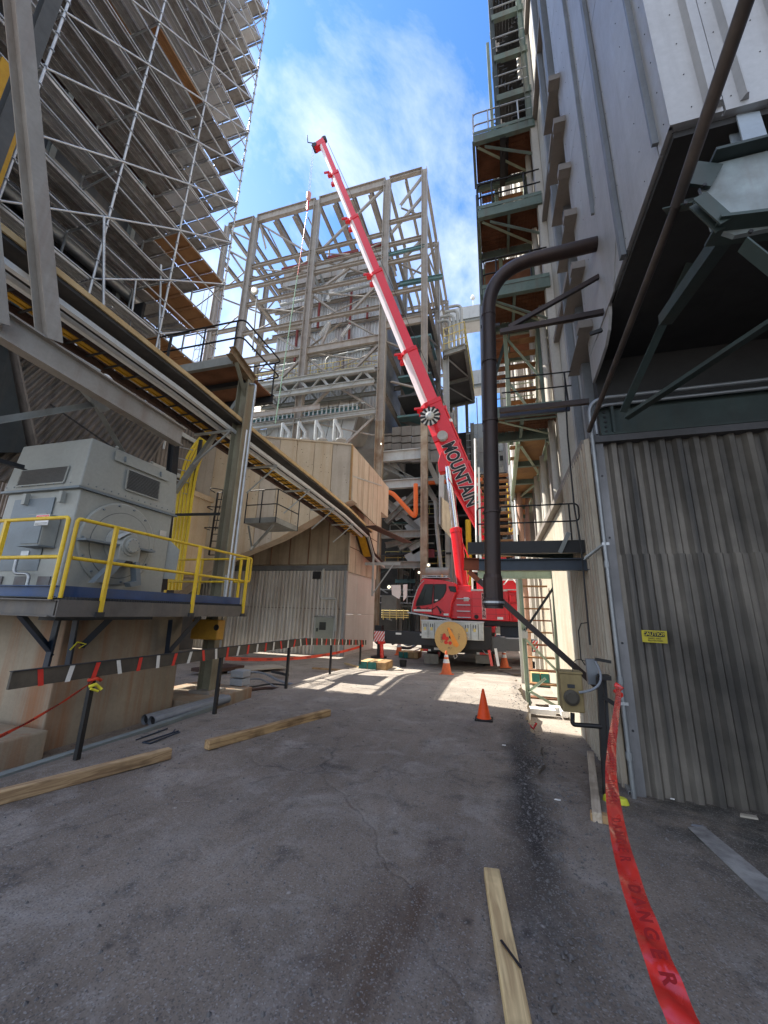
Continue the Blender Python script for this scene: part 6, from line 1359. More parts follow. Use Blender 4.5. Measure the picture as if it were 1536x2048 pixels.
# conveyor galleries
def gallery(u0, v0, u1, v1, y, h, label):
    a, b2 = W(u0, v0, y=y), W(u1, v1, y=y); b2.z = a.z + (b2.z - a.z) * .6; g_ = thing('conveyor_gallery', label, 'conveyor', (a + b2) / 2)
    n = 6
    for i in range(n):
        p, q = a.lerp(b2, i / n), a.lerp(b2, (i + 1) / n - .002); obj('panel', MB().prism([p, q, q + V((0, 0, h)), p + V((0, 0, h))], (0, 3.2, 0)), mat('gallery_grey', (.42, .42, .40), (.34, .33, .31), 1, .6, rough=.6), g_)
    bar(g_, 'bottom_truss', a + V((0, -.1, -.3)), b2 + V((0, -.1, -.3)), .4, .5, 'I', grey)
gallery(880, 648, 1000, 628, 52, 2.4, 'upper grey conveyor gallery crossing the sky left of the stair tower')
gallery(935, 772, 1075, 748, 52, 2.4, 'lower grey conveyor gallery crossing behind the hanging brown pipe')
gb = thing('grey_panel_building', 'distant grey building clad in square panels beneath the conveyor galleries', 'building', (1, 46, 0))
a, b2 = W(945, 848, y=46), W(1075, 838, y=46)
nx_ = 7
for i in range(nx_):
    for j in range(8):
        x0_ = a.x + 1.35 * i; z0_ = a.z - 2.0 * (j + 1)
        obj('panel', MB().box((x0_ + .02, 46 - .03 * ((i * 3 + j) % 2), z0_ + .02), (x0_ + 1.33, 46.3, z0_ + 1.98)), mat('grey_panel', (.40, .40, .38), (.30, .30, .29), .7, .7, (.25, .23, .2), .4, 2, rough=.6) if (i + j) % 3 else mat('bluish_panel', (.36, .41, .45), (.28, .31, .33), .7, .6, rough=.55), gb)
obj('core', MB().box((a.x, 46.3, -.3), (a.x + 9.4, 52, a.z)), MATS['grey_panel'], gb)
for i in range(3): obj('window', MB().box((a.x + 3 + .1, 45.9, a.z - 5.2), (a.x + 4.4, 46, a.z - 4.6)), black, gb) if i == 0 else None
tub(gb, 'orange_line', [W(935, 962, y=40), W(1060, 955, y=40)], .25, orp, 10)
yp = thing('yellow_riser', 'yellow vertical pipe between the boom cylinder and the hanging brown pipe', 'pipe', (-1.5, 34, 0))
tub(yp, 'pipe', [W(936, 1040, y=30), (W(936, 1040, y=30).x, 30, 0)], .22, yel, 10)
sp_ = solo('security_globe', MB().lathe(W(946, 600, y=50), (0, 0, 1), [(.05, -1), (.05, 0), (.3, .2), (.35, .5), (.2, .8)], 12), white, 'white globe lamp on a thin post above the upper gallery', 'lamp')
# left background clutter behind the upper platform
lb = thing('pipe_rack', 'distant sunlit pipe rack of pipes and railings seen under the scaffold', 'pipe rack', (-24, 27, 8))
random.seed(5)
for k in range(40):
    z = random.uniform(9, 20); y = random.uniform(24, 34); x = random.uniform(-34, -20); l = random.uniform(3, 8)
    bar(lb, 'beam', (x, y, z), (x + l, y, z), .15, random.uniform(.15, .5), 'I', random.choice([lgrey, galv, tan, white, lgrey, tealb]))
for k in range(18):
    x = random.uniform(-34, -18); y = random.uniform(24, 33); bar(lb, 'column', (x, y, 0), (x, y, random.uniform(12, 20)), .3, .3, 'I', random.choice([lgrey, tan, grey]), (1, 0, 0))
for k in range(16):
    x = random.uniform(-33, -20); y = random.uniform(25, 33); z = random.uniform(10, 18); bar(lb, 'brace', (x, y, z), (x + 2.5, y, z + random.choice([-2, 2])), .12, .12, 'L', lgrey)
for k in range(5):
    z = 11 + 1.9 * k; y = 24 + k
    for h in (0, .5, 1): tub(lb, 'handrail', [(-33, y, z + h), (-21, y, z + h)], .04, yel2 if k % 2 else white, 6)
for k in range(4): tub(lb, 'pipe', [(-36, 26 + k, 10 + 2 * k), (-20, 26 + k, 10 + 2 * k)], .25, lgrey, 10)
ck = thing('scaffolded_stack', 'distant brown stack wrapped in thin scaffolding left of the boiler frame', 'chimney', (-30, 34, 0))
p = W(441, 560, y=34)
obj('shaft', MB().tube([(p.x, 34, 0), (p.x, 34, p.z)], .6, 12), mat('brown_stack', (.36, .26, .19), (.26, .18, .13), 1, .7, rough=.8), ck)
for dx in (-1.3, 1.3, -.5):
    tub(ck, 'scaffold_tube', [(p.x + dx, 33, 6), (p.x + dx, 33, p.z - 1 + dx)], .05, galv, 6)
for k in range(14):
    z = 10 + 1.7 * k
    if z < p.z: tub(ck, 'scaffold_tube', [(p.x - 1.3, 33, z), (p.x + 1.3, 33, z)], .05, galv, 6); tub(ck, 'scaffold_brace', [(p.x - 1.3, 33, z), (p.x + 1.3, 33, z + 1.7)], .04, galv, 6)
# ================================================================== MOBILE CRANE
cr0 = thing('mobile_crane', 'big red mobile crane with its boom raised high towards the upper left', 'crane', (-1.4, 19, -.25))
GZ = -.25
def part(n, m, ma, par=None, **k): return obj(n, m, ma, par or cr0, **k)
YS = 17.0   # near side face of the superstructure
S = lambda u, v, y=YS: W(u, v, y=y)
# ---- carrier
part('chassis', MB().box((-2.35, 16.0, .45), (-.55, 28, 1.05)), mat('chassis_black', (.03, .03, .033), rough=.6))
part('rear_bumper', MB().box((-2.95, 15.55, .28), (-.20, 15.75, .50)), black)
part('rear_frame', MB().box((-2.4, 15.1, .45), (-.32, 16.2, 1.25)), black)
part('deck', MB().box((-2.75, 16.1, 1.02), (-.2, 28, 1.22)), red)
for j, y in enumerate((16.75, 18.4, 22.2, 23.9, 25.8)):
    for x in (-2.66, -.52):
        wh = part('wheel', MB().lathe((x - .20, y, GZ + .56), (1, 0, 0), [(.36, 0), (.54, .02), (.56, .08), (.56, .34), (.54, .40), (.36, .42)], 28), rubber)
        if j < 2:
            g = MB()
            for k in range(26):
                a = k * 6.2832 / 26; c, s_ = math.cos(a), math.sin(a); p = V((x - .20, y + c * .565, GZ + .56 + s_ * .565)); g.beam(p + V((.02 + .03 * (k % 2), 0, 0)), p + V((.36, 0, 0)), .07, .025, upv=(0, c, s_))
            q = obj('tread_lugs', g, rubber, wh); q['kind'] = 'stuff'
        obj('rim', MB().lathe((x - .21, y, GZ + .56), (1, 0, 0), [(.30, 0), (.34, .01), (.34, .44), (.30, .45)], 18), red, wh)
for (u0, u1) in ((848, 877), (951, 981)):
    a, b2 = W(u0, 1307, y=15.6), W(u1, 1328, y=15.6); part('mudflap', MB().box((a.x, 15.58, b2.z), (b2.x, 15.61, a.z)), mat('dirty_mudflap', (.22, .21, .18), (.14, .13, .11), 6, .7, rough=.8))
for (u0, u1, seq) in ((841, 862, 0), (953, 978, 1)):
    a, b2 = W(u0, 1296 + 7 * seq, y=15.54), W(u1, 1303 + 8 * seq, y=15.54); n = 4
    tl = part('tail_light', MB().box((a.x, 15.50, b2.z), (b2.x, 15.54, a.z)), black)
    cols = [mat('amber_lens', (.85, .30, .03), rough=.25), mat('red_lens', (.75, .02, .02), rough=.25), MATS['red_lens'] if 'red_lens' in MATS else None, white]
    if seq: cols = cols[::-1]
    for i in range(4):
        xa = a.x + (b2.x - a.x) * (i + .06) / 4; xb = a.x + (b2.x - a.x) * (i + .98) / 4; obj('lens', MB().box((xa, 15.485, b2.z + .02), (xb, 15.50, a.z - .02)), cols[i], tl)
# outriggers
ob_ = mat('outrigger_black', (.022, .024, .027), (.04, .04, .045), 2, .5, rough=.4)
zo1, zo0 = W(800, 1262, y=15.4).z, W(800, 1288, y=15.4).z
part('outrigger_beam', MB().box((-4.75, 15.3, zo0), (-2.3, 15.75, zo1)), ob_, bev=.02)
ogr = mat('outrigger_grey', (.09, .095, .10), (.06, .065, .07), 2, .5, rough=.4)
zr1, zr0 = W(1030, 1277, y=15.4).z, W(1030, 1302, y=15.4).z
part('outrigger_beam', MB().box((-.45, 15.3, zr0), (1.75, 15.75, zr1)), ogr, bev=.02)
part('outrigger_sleeve', MB().box((-.45, 15.26, zr0 - .04), (.15, 15.8, zr1 + .03)), ogr)
def hazard(x0, x1, z0_, z1_, y):
    p = part('hazard_plate', MB().box((x0, y - .02, z0_), (x1, y, z1_)), white); w = x1 - x0; h = z1_ - z0_
    for k in range(-3, 5):
        q = []
        for (s_, t) in ((k / 4, 0), (k / 4 + .13, 0), (k / 4 + .13 + .6, 1), (k / 4 + .6, 1)): q.append((s_, t))
        # clip stripe to the plate
        def cl(poly, f_in, inter):
            o = []
            for i in range(len(poly)):
                a, b = poly[i - 1], poly[i]
                if f_in(b):
                    if not f_in(a): o.append(inter(a, b))
                    o.append(b)
                elif f_in(a): o.append(inter(a, b))
            return o
        for bound, sgn in ((0, 1), (1, -1)):
            q = cl(q, lambda p_: sgn * (p_[0] - bound) >= 0, lambda a, b: (bound, a[1] + (b[1] - a[1]) * (bound - a[0]) / (b[0] - a[0] + 1e-9))) if q else q
        if len(q) > 2: obj('stripe', MB().prism([V((x0 + s_ * w, y - .021, z0_ + t * h)) for s_, t in q], (0, -.003, 0)), tapeRed, p)
    return p
a, b2 = W(749, 1262, y=15.28), W(769, 1284, y=15.28); hazard(a.x, b2.x, b2.z, a.z, 15.28)
a, b2 = W(1065, 1281, y=15.28), W(1094, 1304, y=15.28); hazard(a.x, b2.x, b2.z, a.z, 15.28)
for x, s_ in ((-4.62, 1), (1.58, 1)):
    part('jack_leg', MB().lathe((x, 15.5, .95 if x < 0 else .6), (0, 0, -1), [(.13, 0), (.13, .5), (.08, .52), (.08, 1.0 if x < 0 else .72)], 16), black)
    part('jack_pad', MB().lathe((x, 15.5, -.06), (0, 0, 1), [(.32, 0), (.32, .05), (.12, .09)], 20), black)
part('jack_head', MB().box((-4.78, 15.35, zo1), (-4.5, 15.7, zo1 + .18)), black)
for k in range(2): part('small_label', MB().box((-3.9 + .95 * k, 15.285, zo1 - .13), (-3.68 + .95 * k, 15.3, zo1 - .06)), white)
# rear tool rack with the silver box
silv = mat('scuffed_silver_box', (.50, .52, .50), (.34, .35, .33), 5, .8, (.28, .26, .22), .4, 8, rough=.35, metal=.35)
a, b2 = W(843, 1240, y=14.9), W(968, 1283, y=14.9); 
bx_ = part('tool_box', MB().box((a.x, 14.9, b2.z + .02), (b2.x, 15.3, a.z)), silv, bev=.015)
obj('top_lip', MB().box((a.x - .02, 14.87, a.z - .03), (b2.x + .02, 15.3, a.z + .01)), galv, bx_)
for t in (.11, .22, .80, .92):
    x = a.x + (b2.x - a.x) * t; obj('seam', MB().box((x - .008, 14.895, b2.z + .05), (x + .008, 14.90, a.z - .08)), black, bx_)
for t in (.06, .17, .74, .86):
    x = a.x + (b2.x - a.x) * t
    obj('latch', MB().box((x - .05, 14.88, a.z - .42), (x + .05, 14.90, a.z - .18)), galv, bx_); obj('yellow_tag', MB().box((x - .045, 14.87, a.z - .36), (x + .045, 14.88, a.z - .24)), yel2, bx_)
    for d in (-.04, .04): obj('pin', MB().box((x + d - .012, 14.87, a.z - .24), (x + d + .012, 14.89, a.z - .12)), black, bx_)
# ---- slewing table and superstructure
part('slew_ring', MB().lathe((-1.0, 19.0, 1.2), (0, 0, 1), [(1.1, 0), (1.1, .25)], 32), black)
zf = 1.48
body = [S(910, 1241), S(1004, 1241), S(1042, 1243), S(1044, 1196), S(1004, 1196), S(1003, 1184), S(917, 1184)]
part('body', MB().prism([(-2.0, YS, 1.48), (0.35, YS, 1.44), (0.35, YS, 2.62), (-1.75, YS, 2.64)], (0, 3.6, 0)), red, bev=.02)
part('step_panel', MB().prism([(-2.02, YS - .06, 1.50), (-1.12, YS - .06, 1.50), (-1.12, YS - .06, 2.60), (-1.55, YS - .06, 2.60), (-1.85, YS - .06, 2.25)], (0, .05, 0)), red, bev=.01)
for k in range(4):
    z = S(930, 1198 + 12.3 * k).z; part('ladder_step', MB().box((-1.70 - .0 * k, YS - .22, z - .015), (-1.16, YS - .07, z + .02)), galv)
for x in (-1.10,): part('ladder_side', MB().box((x - .02, YS - .10, 1.5), (x, YS - .07, 2.6)), red)
part('body_top_plate', MB().box((-1.12, YS - .02, 2.625), (.35, YS + 3.5, 2.70)), mat('pale_top_plate', (.62, .58, .55), (.5, .47, .44), 3, .5, rough=.5))
part('belly', MB().box((-1.9, YS + .1, 1.25), (1.6, YS + 3.4, 1.45)), black)
for i, ch in enumerate('MOUNTAIN'):
    text(cr0, 'lettering', ch, .155, (-.62, YS - .012, 2.46 - .122 * i), (1, 0, 0), (0, 0, 1), ink, .003, bold=.006)
part('letter_patch', MB().box((-.70, YS - .006, 1.50), (-.54, YS - .001, 2.56)), mat('letter_outline_pink', (.75, .45, .42), rough=.5))
part('oval_port', MB().lathe((-.93, YS + .0, 1.58), (0, -1, 0), [(.09, 0), (.08, .02)], 16), black)
part('side_decal', MB().box((-1.42, YS - .075, 2.20), (-1.22, YS - .068, 2.36)), white)
part('side_decal', MB().box((-.1, YS - .012, 1.50), (.12, YS - .005, 1.60)), white)
# rear engine / winch section with counterweight
part('engine_box', MB().prism([(.35, YS + .05, 1.44), (1.25, YS + .05, 1.42), (1.25, YS + .05, 2.55), (.35, YS + .05, 2.62)], (0, 3.2, 0)), red, bev=.03)
for (x, z, w, h) in ((.42, 2.2, .22, .26), (.70, 2.15, .24, .30), (.98, 2.2, .22, .24), (.45, 1.85, .26, .26), (.78, 1.80, .24, .28), (1.03, 1.86, .18, .24), (.5, 1.5, .5, .26)):
    part('panel_box', MB().box((x, YS - .05, z), (x + w, YS + .06, z + h)), red, bev=.02)
for z, x0_, x1_ in ((1.46, 1.25, 2.0), (1.80, 1.25, 2.12), (2.13, 1.25, 2.15), (2.42, 1.22, 2.05)):
    part('counterweight_slab', MB().prism([(x0_, YS - .1, z), (x1_ - .2, YS - .1, z), (x1_, YS + .25, z), (x1_, YS + 3.1, z), (x1_ - .2, YS + 3.4, z), (x0_, YS + 3.4, z)], (0, 0, .31)), mat('sun_faded_counterweight', (.64, .06, .05), (.55, .09, .08), .9, .6, rough=.4), bev=.03)
for pts in ([(-1.05, YS + .1, 2.70), (-1.05, YS + .1, 3.45), (1.15, YS + .1, 3.45), (1.15, YS + .1, 2.66)], [(-1.05, YS + .1, 3.1), (1.15, YS + .1, 3.1)], [(-.1, YS + .1, 2.7), (-.1, YS + .1, 3.45)]):
    part('deck_rail', MB().tube(rnd(pts, .06), .035, 8), white)
part('winch_drum', MB().lathe((.55, YS + .5, 2.98), (0, 1, 0), [(.42, 0), (.42, .06), (.28, .07), (.28, 1.6), (.42, 1.61), (.42, 1.67)], 24), red)
part('winch_box', MB().box((-.9, YS + .4, 2.7), (.1, YS + 1.8, 3.08)), red, bev=.03); part('engine_hood', MB().box((1.0, YS + .5, 2.6), (1.7, YS + 3.0, 3.0)), red, bev=.05)
part('hydraulic_hose', MB().tube([(.2, YS + .1, 2.9), (.5, YS + .0, 3.2), (.8, YS + .1, 2.85), (1.0, YS, 2.95)], .03, 6), white)
part('walkway_plate', MB().box((.30, YS - .15, 2.66), (1.2, YS + .1, 2.70)), galv)
# ---- cab
cabm = MB().prism([(-3.52, YS - .5, 1.72), (-1.95, YS - .5, 1.52), (-1.86, YS - .5, 2.1), (-1.72, YS - .5, 2.45), (-1.72, YS - .5, 2.92), (-2.2, YS - .5, 3.02), (-3.05, YS - .5, 3.10), (-3.15, YS - .5, 3.02), (-3.52, YS - .5, 2.1)], (0, 1.1, 0))
cb_ = part('cab', cabm, red, bev=.03); yc_ = YS - .512
def cw(u, v): return W(u, v, y=yc_)
def glass(pts, nm='window'):
    m_ = MB().prism([cw(u, v) for u, v in pts][::-1], (0, -.014, 0)); w = obj(nm, m_, glassd, cb_)
    P_ = [cw(u, v) + V((0, -.012, 0)) for u, v in pts]; g = MB()
    for i in range(len(P_)): g.beam(P_[i - 1], P_[i], .02, .035, upv=(0, 0, 1) if abs((P_[i] - P_[i - 1]).z) < .2 else (1, 0, 0))
    obj('frame', g, black, w); return w
glass([(850, 1169), (866, 1169), (863, 1208), (832, 1212), (834, 1203)]); glass([(869, 1169), (892, 1169), (892, 1181), (886, 1193), (879, 1200), (868, 1206)]); glass([(898, 1173), (911, 1174), (912, 1184), (901, 1182)])
obj('door_line', MB().beam(cw(867.3, 1167), cw(865, 1229), .012, .012), black, cb_)
obj('roof_rack', MB().box((-3.1, YS - .5, 3.13), (-2.0, YS + .5, 3.16)).box((-3.1, YS - .5, 3.20), (-2.0, YS - .47, 3.22)).box((-3.0, YS - .5, 3.16), (-2.97, YS - .47, 3.2)).box((-2.1, YS - .5, 3.16), (-2.07, YS - .47, 3.2)).box((-2.5, YS - .5, 3.16), (-2.47, YS - .47, 3.2)), galv, cb_)
tub(cr0, 'cab_guard_rail', cat([cw(848, 1161), cw(838, 1172), cw(829, 1195), cw(824, 1216), cw(823, 1224)], 4), .018, galv)
obj('foot_plate', MB().prism([(-3.7, YS - .6, 1.66), (-1.9, YS - .6, 1.42), (-1.9, YS - .6, 1.47), (-3.7, YS - .6, 1.71)], (0, 1.3, 0)), galv, cb_)
mt_ = MB()
for (p_, q_) in (((840, 1219), (848, 1217)), ((848, 1217), (857, 1215)), ((852, 1216), (861, 1222)), ((861, 1222), (874, 1212)), ((862, 1219), (870, 1216)), ((874, 1212), (888, 1225)), ((874, 1213), (880, 1224))):
    mt_.beam(cw(*p_) + V((0, -.01, 0)), cw(*q_) + V((0, -.01, 0)), .01, .022)
mt_.prism([cw(874, 1213) + V((0, -.004, 0)), cw(884, 1224) + V((0, -.004, 0)), cw(880, 1229) + V((0, -.004, 0)), cw(878, 1221) + V((0, -.004, 0))], (0, -.008, 0))
mt_.prism([cw(857, 1216) + V((0, -.004, 0)), cw(864, 1220) + V((0, -.004, 0)), cw(862, 1224) + V((0, -.004, 0))], (0, -.008, 0))
obj('mountain_emblem', mt_, ink, cb_)
obj('round_decal', MB().lathe(cw(837, 1218), (0, -1, 0), [(.10, 0), (.10, .01)], 16), black, cb_)
obj('light_strip', MB().box((-3.45, YS - .53, 1.74), (-2.7, YS - .51, 1.82)), white, cb_); obj('light_strip', MB().box((-2.2, YS - .53, 1.60), (-2.0, YS - .51, 1.68)), white, cb_)
obj('decal', MB().box(cw(870, 1199) + V((0, -.02, -.06)), cw(876, 1202) + V((0, -.016, .06))), white, cb_)
# ---- boom
FT = W(985, 1108, y=19.0); TIP = W(646, 292, y=18.2); D = (TIP - FT); LB = D.length; d = D.normalized()
side = V((0, -1, 0)); side = (side - d * side.dot(d)).normalized(); top = d.cross(side); 
if top.x < 0: top = -top
# section: rounded belly (towards -top), flat upper part
def bsec(w, h, k=0):
    pts = [(-.5, .5), (.5, .5), (.5, -.10), (.47, -.26), (.30, -.42), (.12, -.5), (-.12, -.5), (-.30, -.42), (-.47, -.26), (-.5, -.10)]
    return [(x * w, z * h) for x, z in pts]
def along(u, v):
    "distance along the boom of the photo point"
    best = min(range(0, 1001), key=lambda i: (lambda q: abs(q[1] - v))(px(FT + d * (LB * i / 1000)))); return LB * best / 1000
def px(p):
    r = p - EYE; z = r.dot(fwd); return (CX + FPX * r.dot(right) / z, CY - FPX * r.dot(up) / z)
cuts = [along(0, v) for v in (1100, 817, 712, 555, 445, 355, 292)]
dims = [(.92, 1.12), (.74, .92), (.62, .78), (.54, .67), (.46, .56), (.38, .46)]
bm_ = thing('crane_boom', 'x', 'crane'); bpy.data.objects.remove(bm_)
for i in range(6):
    w, h = dims[i]; a, b2 = FT + d * cuts[i], FT + d * (cuts[i + 1] + .1)
    sec = bsec(w, h)
    if i == 0:
        # tapered root section
        s0 = [(x * .8, z * .55 + .18) for x, z in sec]; mid = FT + d * (cuts[1] * .42)
        m = MB(); A0 = [FT + side * x + top * z for x, z in s0]; A1 = [mid + side * x + top * z for x, z in sec]; A2 = [b2 + side * x + top * z for x, z in sec]
        n = len(sec)
        m.add(A0 + A1 + A2, [tuple(range(n)), tuple(range(2 * n, 3 * n))[::-1]] + [(k * n + j, k * n + (j + 1) % n, (k + 1) * n + (j + 1) % n, (k + 1) * n + j) for k in (0, 1) for j in range(n)])
        root = part('boom_base', m, red)
    else:
        P0 = [a + side * x + top * z for x, z in sec]; tw = b2 - a
        m = MB(); n = len(sec); P1_ = [p + tw for p in P0]
        up_idx = [9, 0, 1, 2]
        # belly faces are coloured pale for the sunlit glare, the upper box is red
        red_f = [(j, (j + 1) % n, n + (j + 1) % n, n + j) for j in (9, 0, 1)]; wh_f = [(j, (j + 1) % n, n + (j + 1) % n, n + j) for j in (2, 3, 4, 5, 6, 7, 8)]
        m.add(P0 + P1_, red_f + [tuple(range(n)), tuple(range(n, 2 * n))[::-1]]); bs = part('boom_section', m, redp)
        m = MB(); m.add(P0 + P1_, wh_f); obj('glare_face', m, redw, bs)
        cw_, ch_ = dims[i - 1][0] + .07, dims[i - 1][1] + .08; s2_ = bsec(cw_, ch_)
        m = MB().prism([a + side * x + top * z for x, z in s2_], d * .22); part('boom_collar', m, red)
        for s_ in (-1, 1): part('collar_lug', MB().box(a + top * (-ch_ * .55) + side * (.3 * s_) + V((-.12, -.1, -.1)), a + top * (-ch_ * .55) + side * (.3 * s_) + V((.12, .1, .15))), red)
        part('collar_lug', MB().beam(a + top * (-ch_ * .45) + side * .5, a + top * (-ch_ * .45 - .35) + side * .55 + d * .1, .1, .1), red)
# tip
hd = part('boom_head', MB().prism([TIP + side * .2 + top * -.24, TIP + side * .2 + top * .24, TIP + side * .2 + top * .20 + d * .5, TIP + side * .2 + top * -.35 + d * .45, TIP + side * .2 + top * -.6 + d * .05], side * -.4), red)
for s_ in (-.2, 0, .2): obj('sheave', MB().lathe(TIP + d * .25 + top * -.55 + side * s_, side, [(.2, -.03), (.17, 0), (.2, .03)], 18), dark, hd)
obj('sheave', MB().lathe(TIP + d * .5 + top * .25, side, [(.18, -.15), (.18, .15)], 16), black, hd)
tub(cr0, 'anemometer', [TIP + d * .5 + top * -.3, TIP + d * 1.2 + top * -.9, TIP + d * 1.9 + top * -.75], .035, dark, 6)
HX = TIP + d * .25 + top * -.72
bz = W(617, 395, y=HX.y).z
for s_ in (-.09, .09): tub(cr0, 'hoist_rope', [HX + V((0, s_, 0)), (HX.x, HX.y + s_, bz + .3)], .011, dark, 5)
tub(cr0, 'boom_rope', [FT + d * 4 + top * .75, TIP + top * .4], .015, dark, 5)
hb_ = part('hook_block', MB().lathe((HX.x, HX.y, bz), (0, 0, 1), [(.06, -.3), (.15, -.15), (.17, .35), (.08, .5)], 12), mat('pink_hook_block', (.62, .3, .26), rough=.5))
obj('weight', MB().lathe((HX.x, HX.y, bz - .3), (0, 0, -1), [(.04, 0), (.07, .2), (.07, .8), (.03, .9)], 10), red, hb_)
tub(cr0, 'sling', [(HX.x, HX.y, bz - 1.3), (HX.x - .25, HX.y, bz - 6.5)], .02, tapeR, 6)
tub(cr0, 'tag_line', [(HX.x - .25, HX.y, bz - 6.5), (HX.x - .75, HX.y, bz - 17)], .03, mat('green_rope', (.25, .42, .32), rough=.8), 5)
# boom furniture
rp_ = W(860, 833, y=18.35); rd = part('hose_reel', MB().lathe(rp_ + side * -.02, side, [(.50, 0), (.50, .05), (.16, .06), (.16, .14)], 28), white)
for k in range(12):
    a = k * .5236 + .1; e1, e2 = d * math.cos(a) + top * math.sin(a), None; a2 = a + .27
    f1, f2 = d * math.cos(a) + top * math.sin(a), d * math.cos(a2) + top * math.sin(a2); c = rp_ + side * .045
    obj('reel_sector', MB().prism([c + f1 * .15, c + f1 * .56, c + f2 * .56, c + f2 * .15], side * .03), black, rd)
obj('hub', MB().lathe(rp_ + side * .08, side, [(.24, 0), (.22, .08), (.10, .12)], 18), silv, rd)
dr_ = W(885, 873, y=18.35); part('rope_drum', MB().lathe(dr_, side, [(.28, 0), (.28, .05), (.20, .06), (.20, .14), (.25, .15), (.25, .18)], 24), lgrey)
part('drum_bracket', MB().beam(dr_ + top * .2, dr_ + top * -.5, .2, .3), red)
for t in (.25, .4, .55, .7, .85, .95):
    p = FT + d * (cuts[1] * t) + top * .60 + side * .3; part('hose_clamp', MB().box(p + V((-.1, -.1, -.08)), p + V((.1, .1, .08))), white if t in (.4, .85) else red)
part('boom_hose', MB().tube([FT + d * (cuts[1] * .2) + top * .60 + side * .35, FT + d * (cuts[1] * .95) + top * .62 + side * .35], .05, 8), red)
part('boom_hose', MB().tube([FT + d * (cuts[1] * .12) + top * -.1 + side * .52, FT + d * (cuts[1] * .5) + top * -.6 + side * .52], .03, 8), red)
# big lettering down the side of the boom base
l0, l1 = W(899, 893, y=18.47), W(942, 1005, y=18.47)
ld_ = (l1 - l0).normalized(); up_dir = -ld_.cross(V((0, 1, 0))); up_dir = V((0, -1, 0)).cross(ld_)
if up_dir.x < 0: up_dir = -up_dir
fside = FT + side * .465
c0_ = (l0 + l1) / 2; c0_ = c0_ + side * ((fside - c0_).dot(side) + .012)
text(cr0, 'boom_lettering_outline', 'MOUNTAIN', .90, c0_ - side * .008, -d, top, white, .002, bold=.055, sx=(l1 - l0).length / 4.35)
text(cr0, 'boom_lettering', 'MOUNTAIN', .90, c0_, -d, top, ink, .002, bold=.03, sx=(l1 - l0).length / 4.35)
# ---- luffing cylinder
ca, cb2, cc_ = W(926, 1178, y=18.0), W(912, 1062, y=18.3), W(896, 935, y=18.6)
part('luffing_barrel', MB().tube([ca, cb2], .26, 20), red); part('luffing_barrel_cap', MB().lathe(cb2, (cc_ - cb2), [(.28, -.1), (.28, .1), (.2, .14)], 20), red)
part('luffing_rod', MB().tube([cb2, cc_], .165, 20), chrome)
part('rod_eye', MB().prism([cc_ + V((-.45, -.1, -.25)), cc_ + V((.35, -.1, -.15)), cc_ + V((.55, -.1, .9)), cc_ + V((-.25, -.1, 1.1)), cc_ + V((-.50, -.1, .3))], (0, .5, 0)), red, bev=.03)
part('cylinder_foot', MB().box(ca + V((-.28, -.3, -.45)), ca + V((.35, .4, .15))), red, bev=.04); part('cylinder_hose', MB().tube([ca + V((.25, -.3, .3)), ca + V((.38, -.28, 1.2)), cb2 + V((.30, -.2, -.6))], .03, 6), red)
part('boom_pivot_frame', MB().prism([FT + V((-.6, -.7, -.9)), FT + V((.7, -.7, -.9)), FT + V((.5, -.7, .35)), FT + V((-.3, -.7, .35))], (0, .12, 0)), red)
# ================================================================== cable reel hung behind the crane
cp = W(901, 1276, y=14.5)
rl_ = thing('cable_reel', 'round plywood cable reel leaning on the back of the red crane', 'cable reel', cp)
obj('front_flange', MB().lathe(cp, (-.06, -1, .05), [(.56, 0), (.56, .04)], 22), ply, rl_); obj('rear_flange', MB().lathe(cp + V((.02, .3, 0)), (-.06, -1, .05), [(.54, 0), (.54, .04)], 22), ply, rl_)
obj('drum', MB().lathe(cp + V((.02, .28, 0)), (-.06, -1, .05), [(.42, 0), (.42, .27)], 22), pvc, rl_)
obj('centre_hole', MB().lathe(cp + V((0, -.042, .03)), (-.06, -1, .05), [(.05, 0), (.05, .006)], 12), black, rl_)
obj('orange_flag', MB().prism([cp + V((-.10, -.06, .34)), cp + V((-.03, -.06, .36)), cp + V((.30, -.06, -.22)), cp + V((.22, -.06, -.30)), cp + V((.10, -.06, -.24))][::-1], (0, -.015, 0)), mat('orange_cloth', (.85, .32, .06), rough=.8), rl_)
random.seed(3)
pm = MB()
for k in range(9):
    a = random.uniform(2.6, 5.2); r = random.uniform(.10, .24); c = cp + V((math.cos(a) * r - .02, -.052, math.sin(a) * r)); pm.lathe(c, (-.06, -1, .05), [(random.uniform(.04, .08), 0), (.02, .002)], 7)
obj('red_paint_mark', pm, tapeRed, rl_)
for s_, (dx, dz), rot in (('REEL', (.0, .26), 0), ('CABLE', (-.30, -.02), 1.57), ('CABLE', (.30, .02), -1.57), ('PULL', (.02, -.34), 0)):
    c = cp + V((dx, -.058 + .0 * dx, dz)); text(rl_, 'stencil', s_, .10, c, (math.cos(rot), 0, math.sin(rot)), (-math.sin(rot), 0, math.cos(rot)), mat('stencil_blue_black', (.08, .07, .10), rough=.7), .001)
tub(rl_, 'rope_loop', [cp + V((.10, -.02, -.52)), cp + V((.13, -.06, -.68)), cp + V((.22, -.05, -.60)), cp + V((.18, -.02, -.50))], .015, mat('white_rope', (.6, .56, .48), rough=.8), 6)
tub(rl_, 'rope_loop', [cp + V((.52, .0, .10)), cp + V((.62, -.05, .06)), cp + V((.60, -.02, -.02))], .015, MATS['white_rope'], 6)
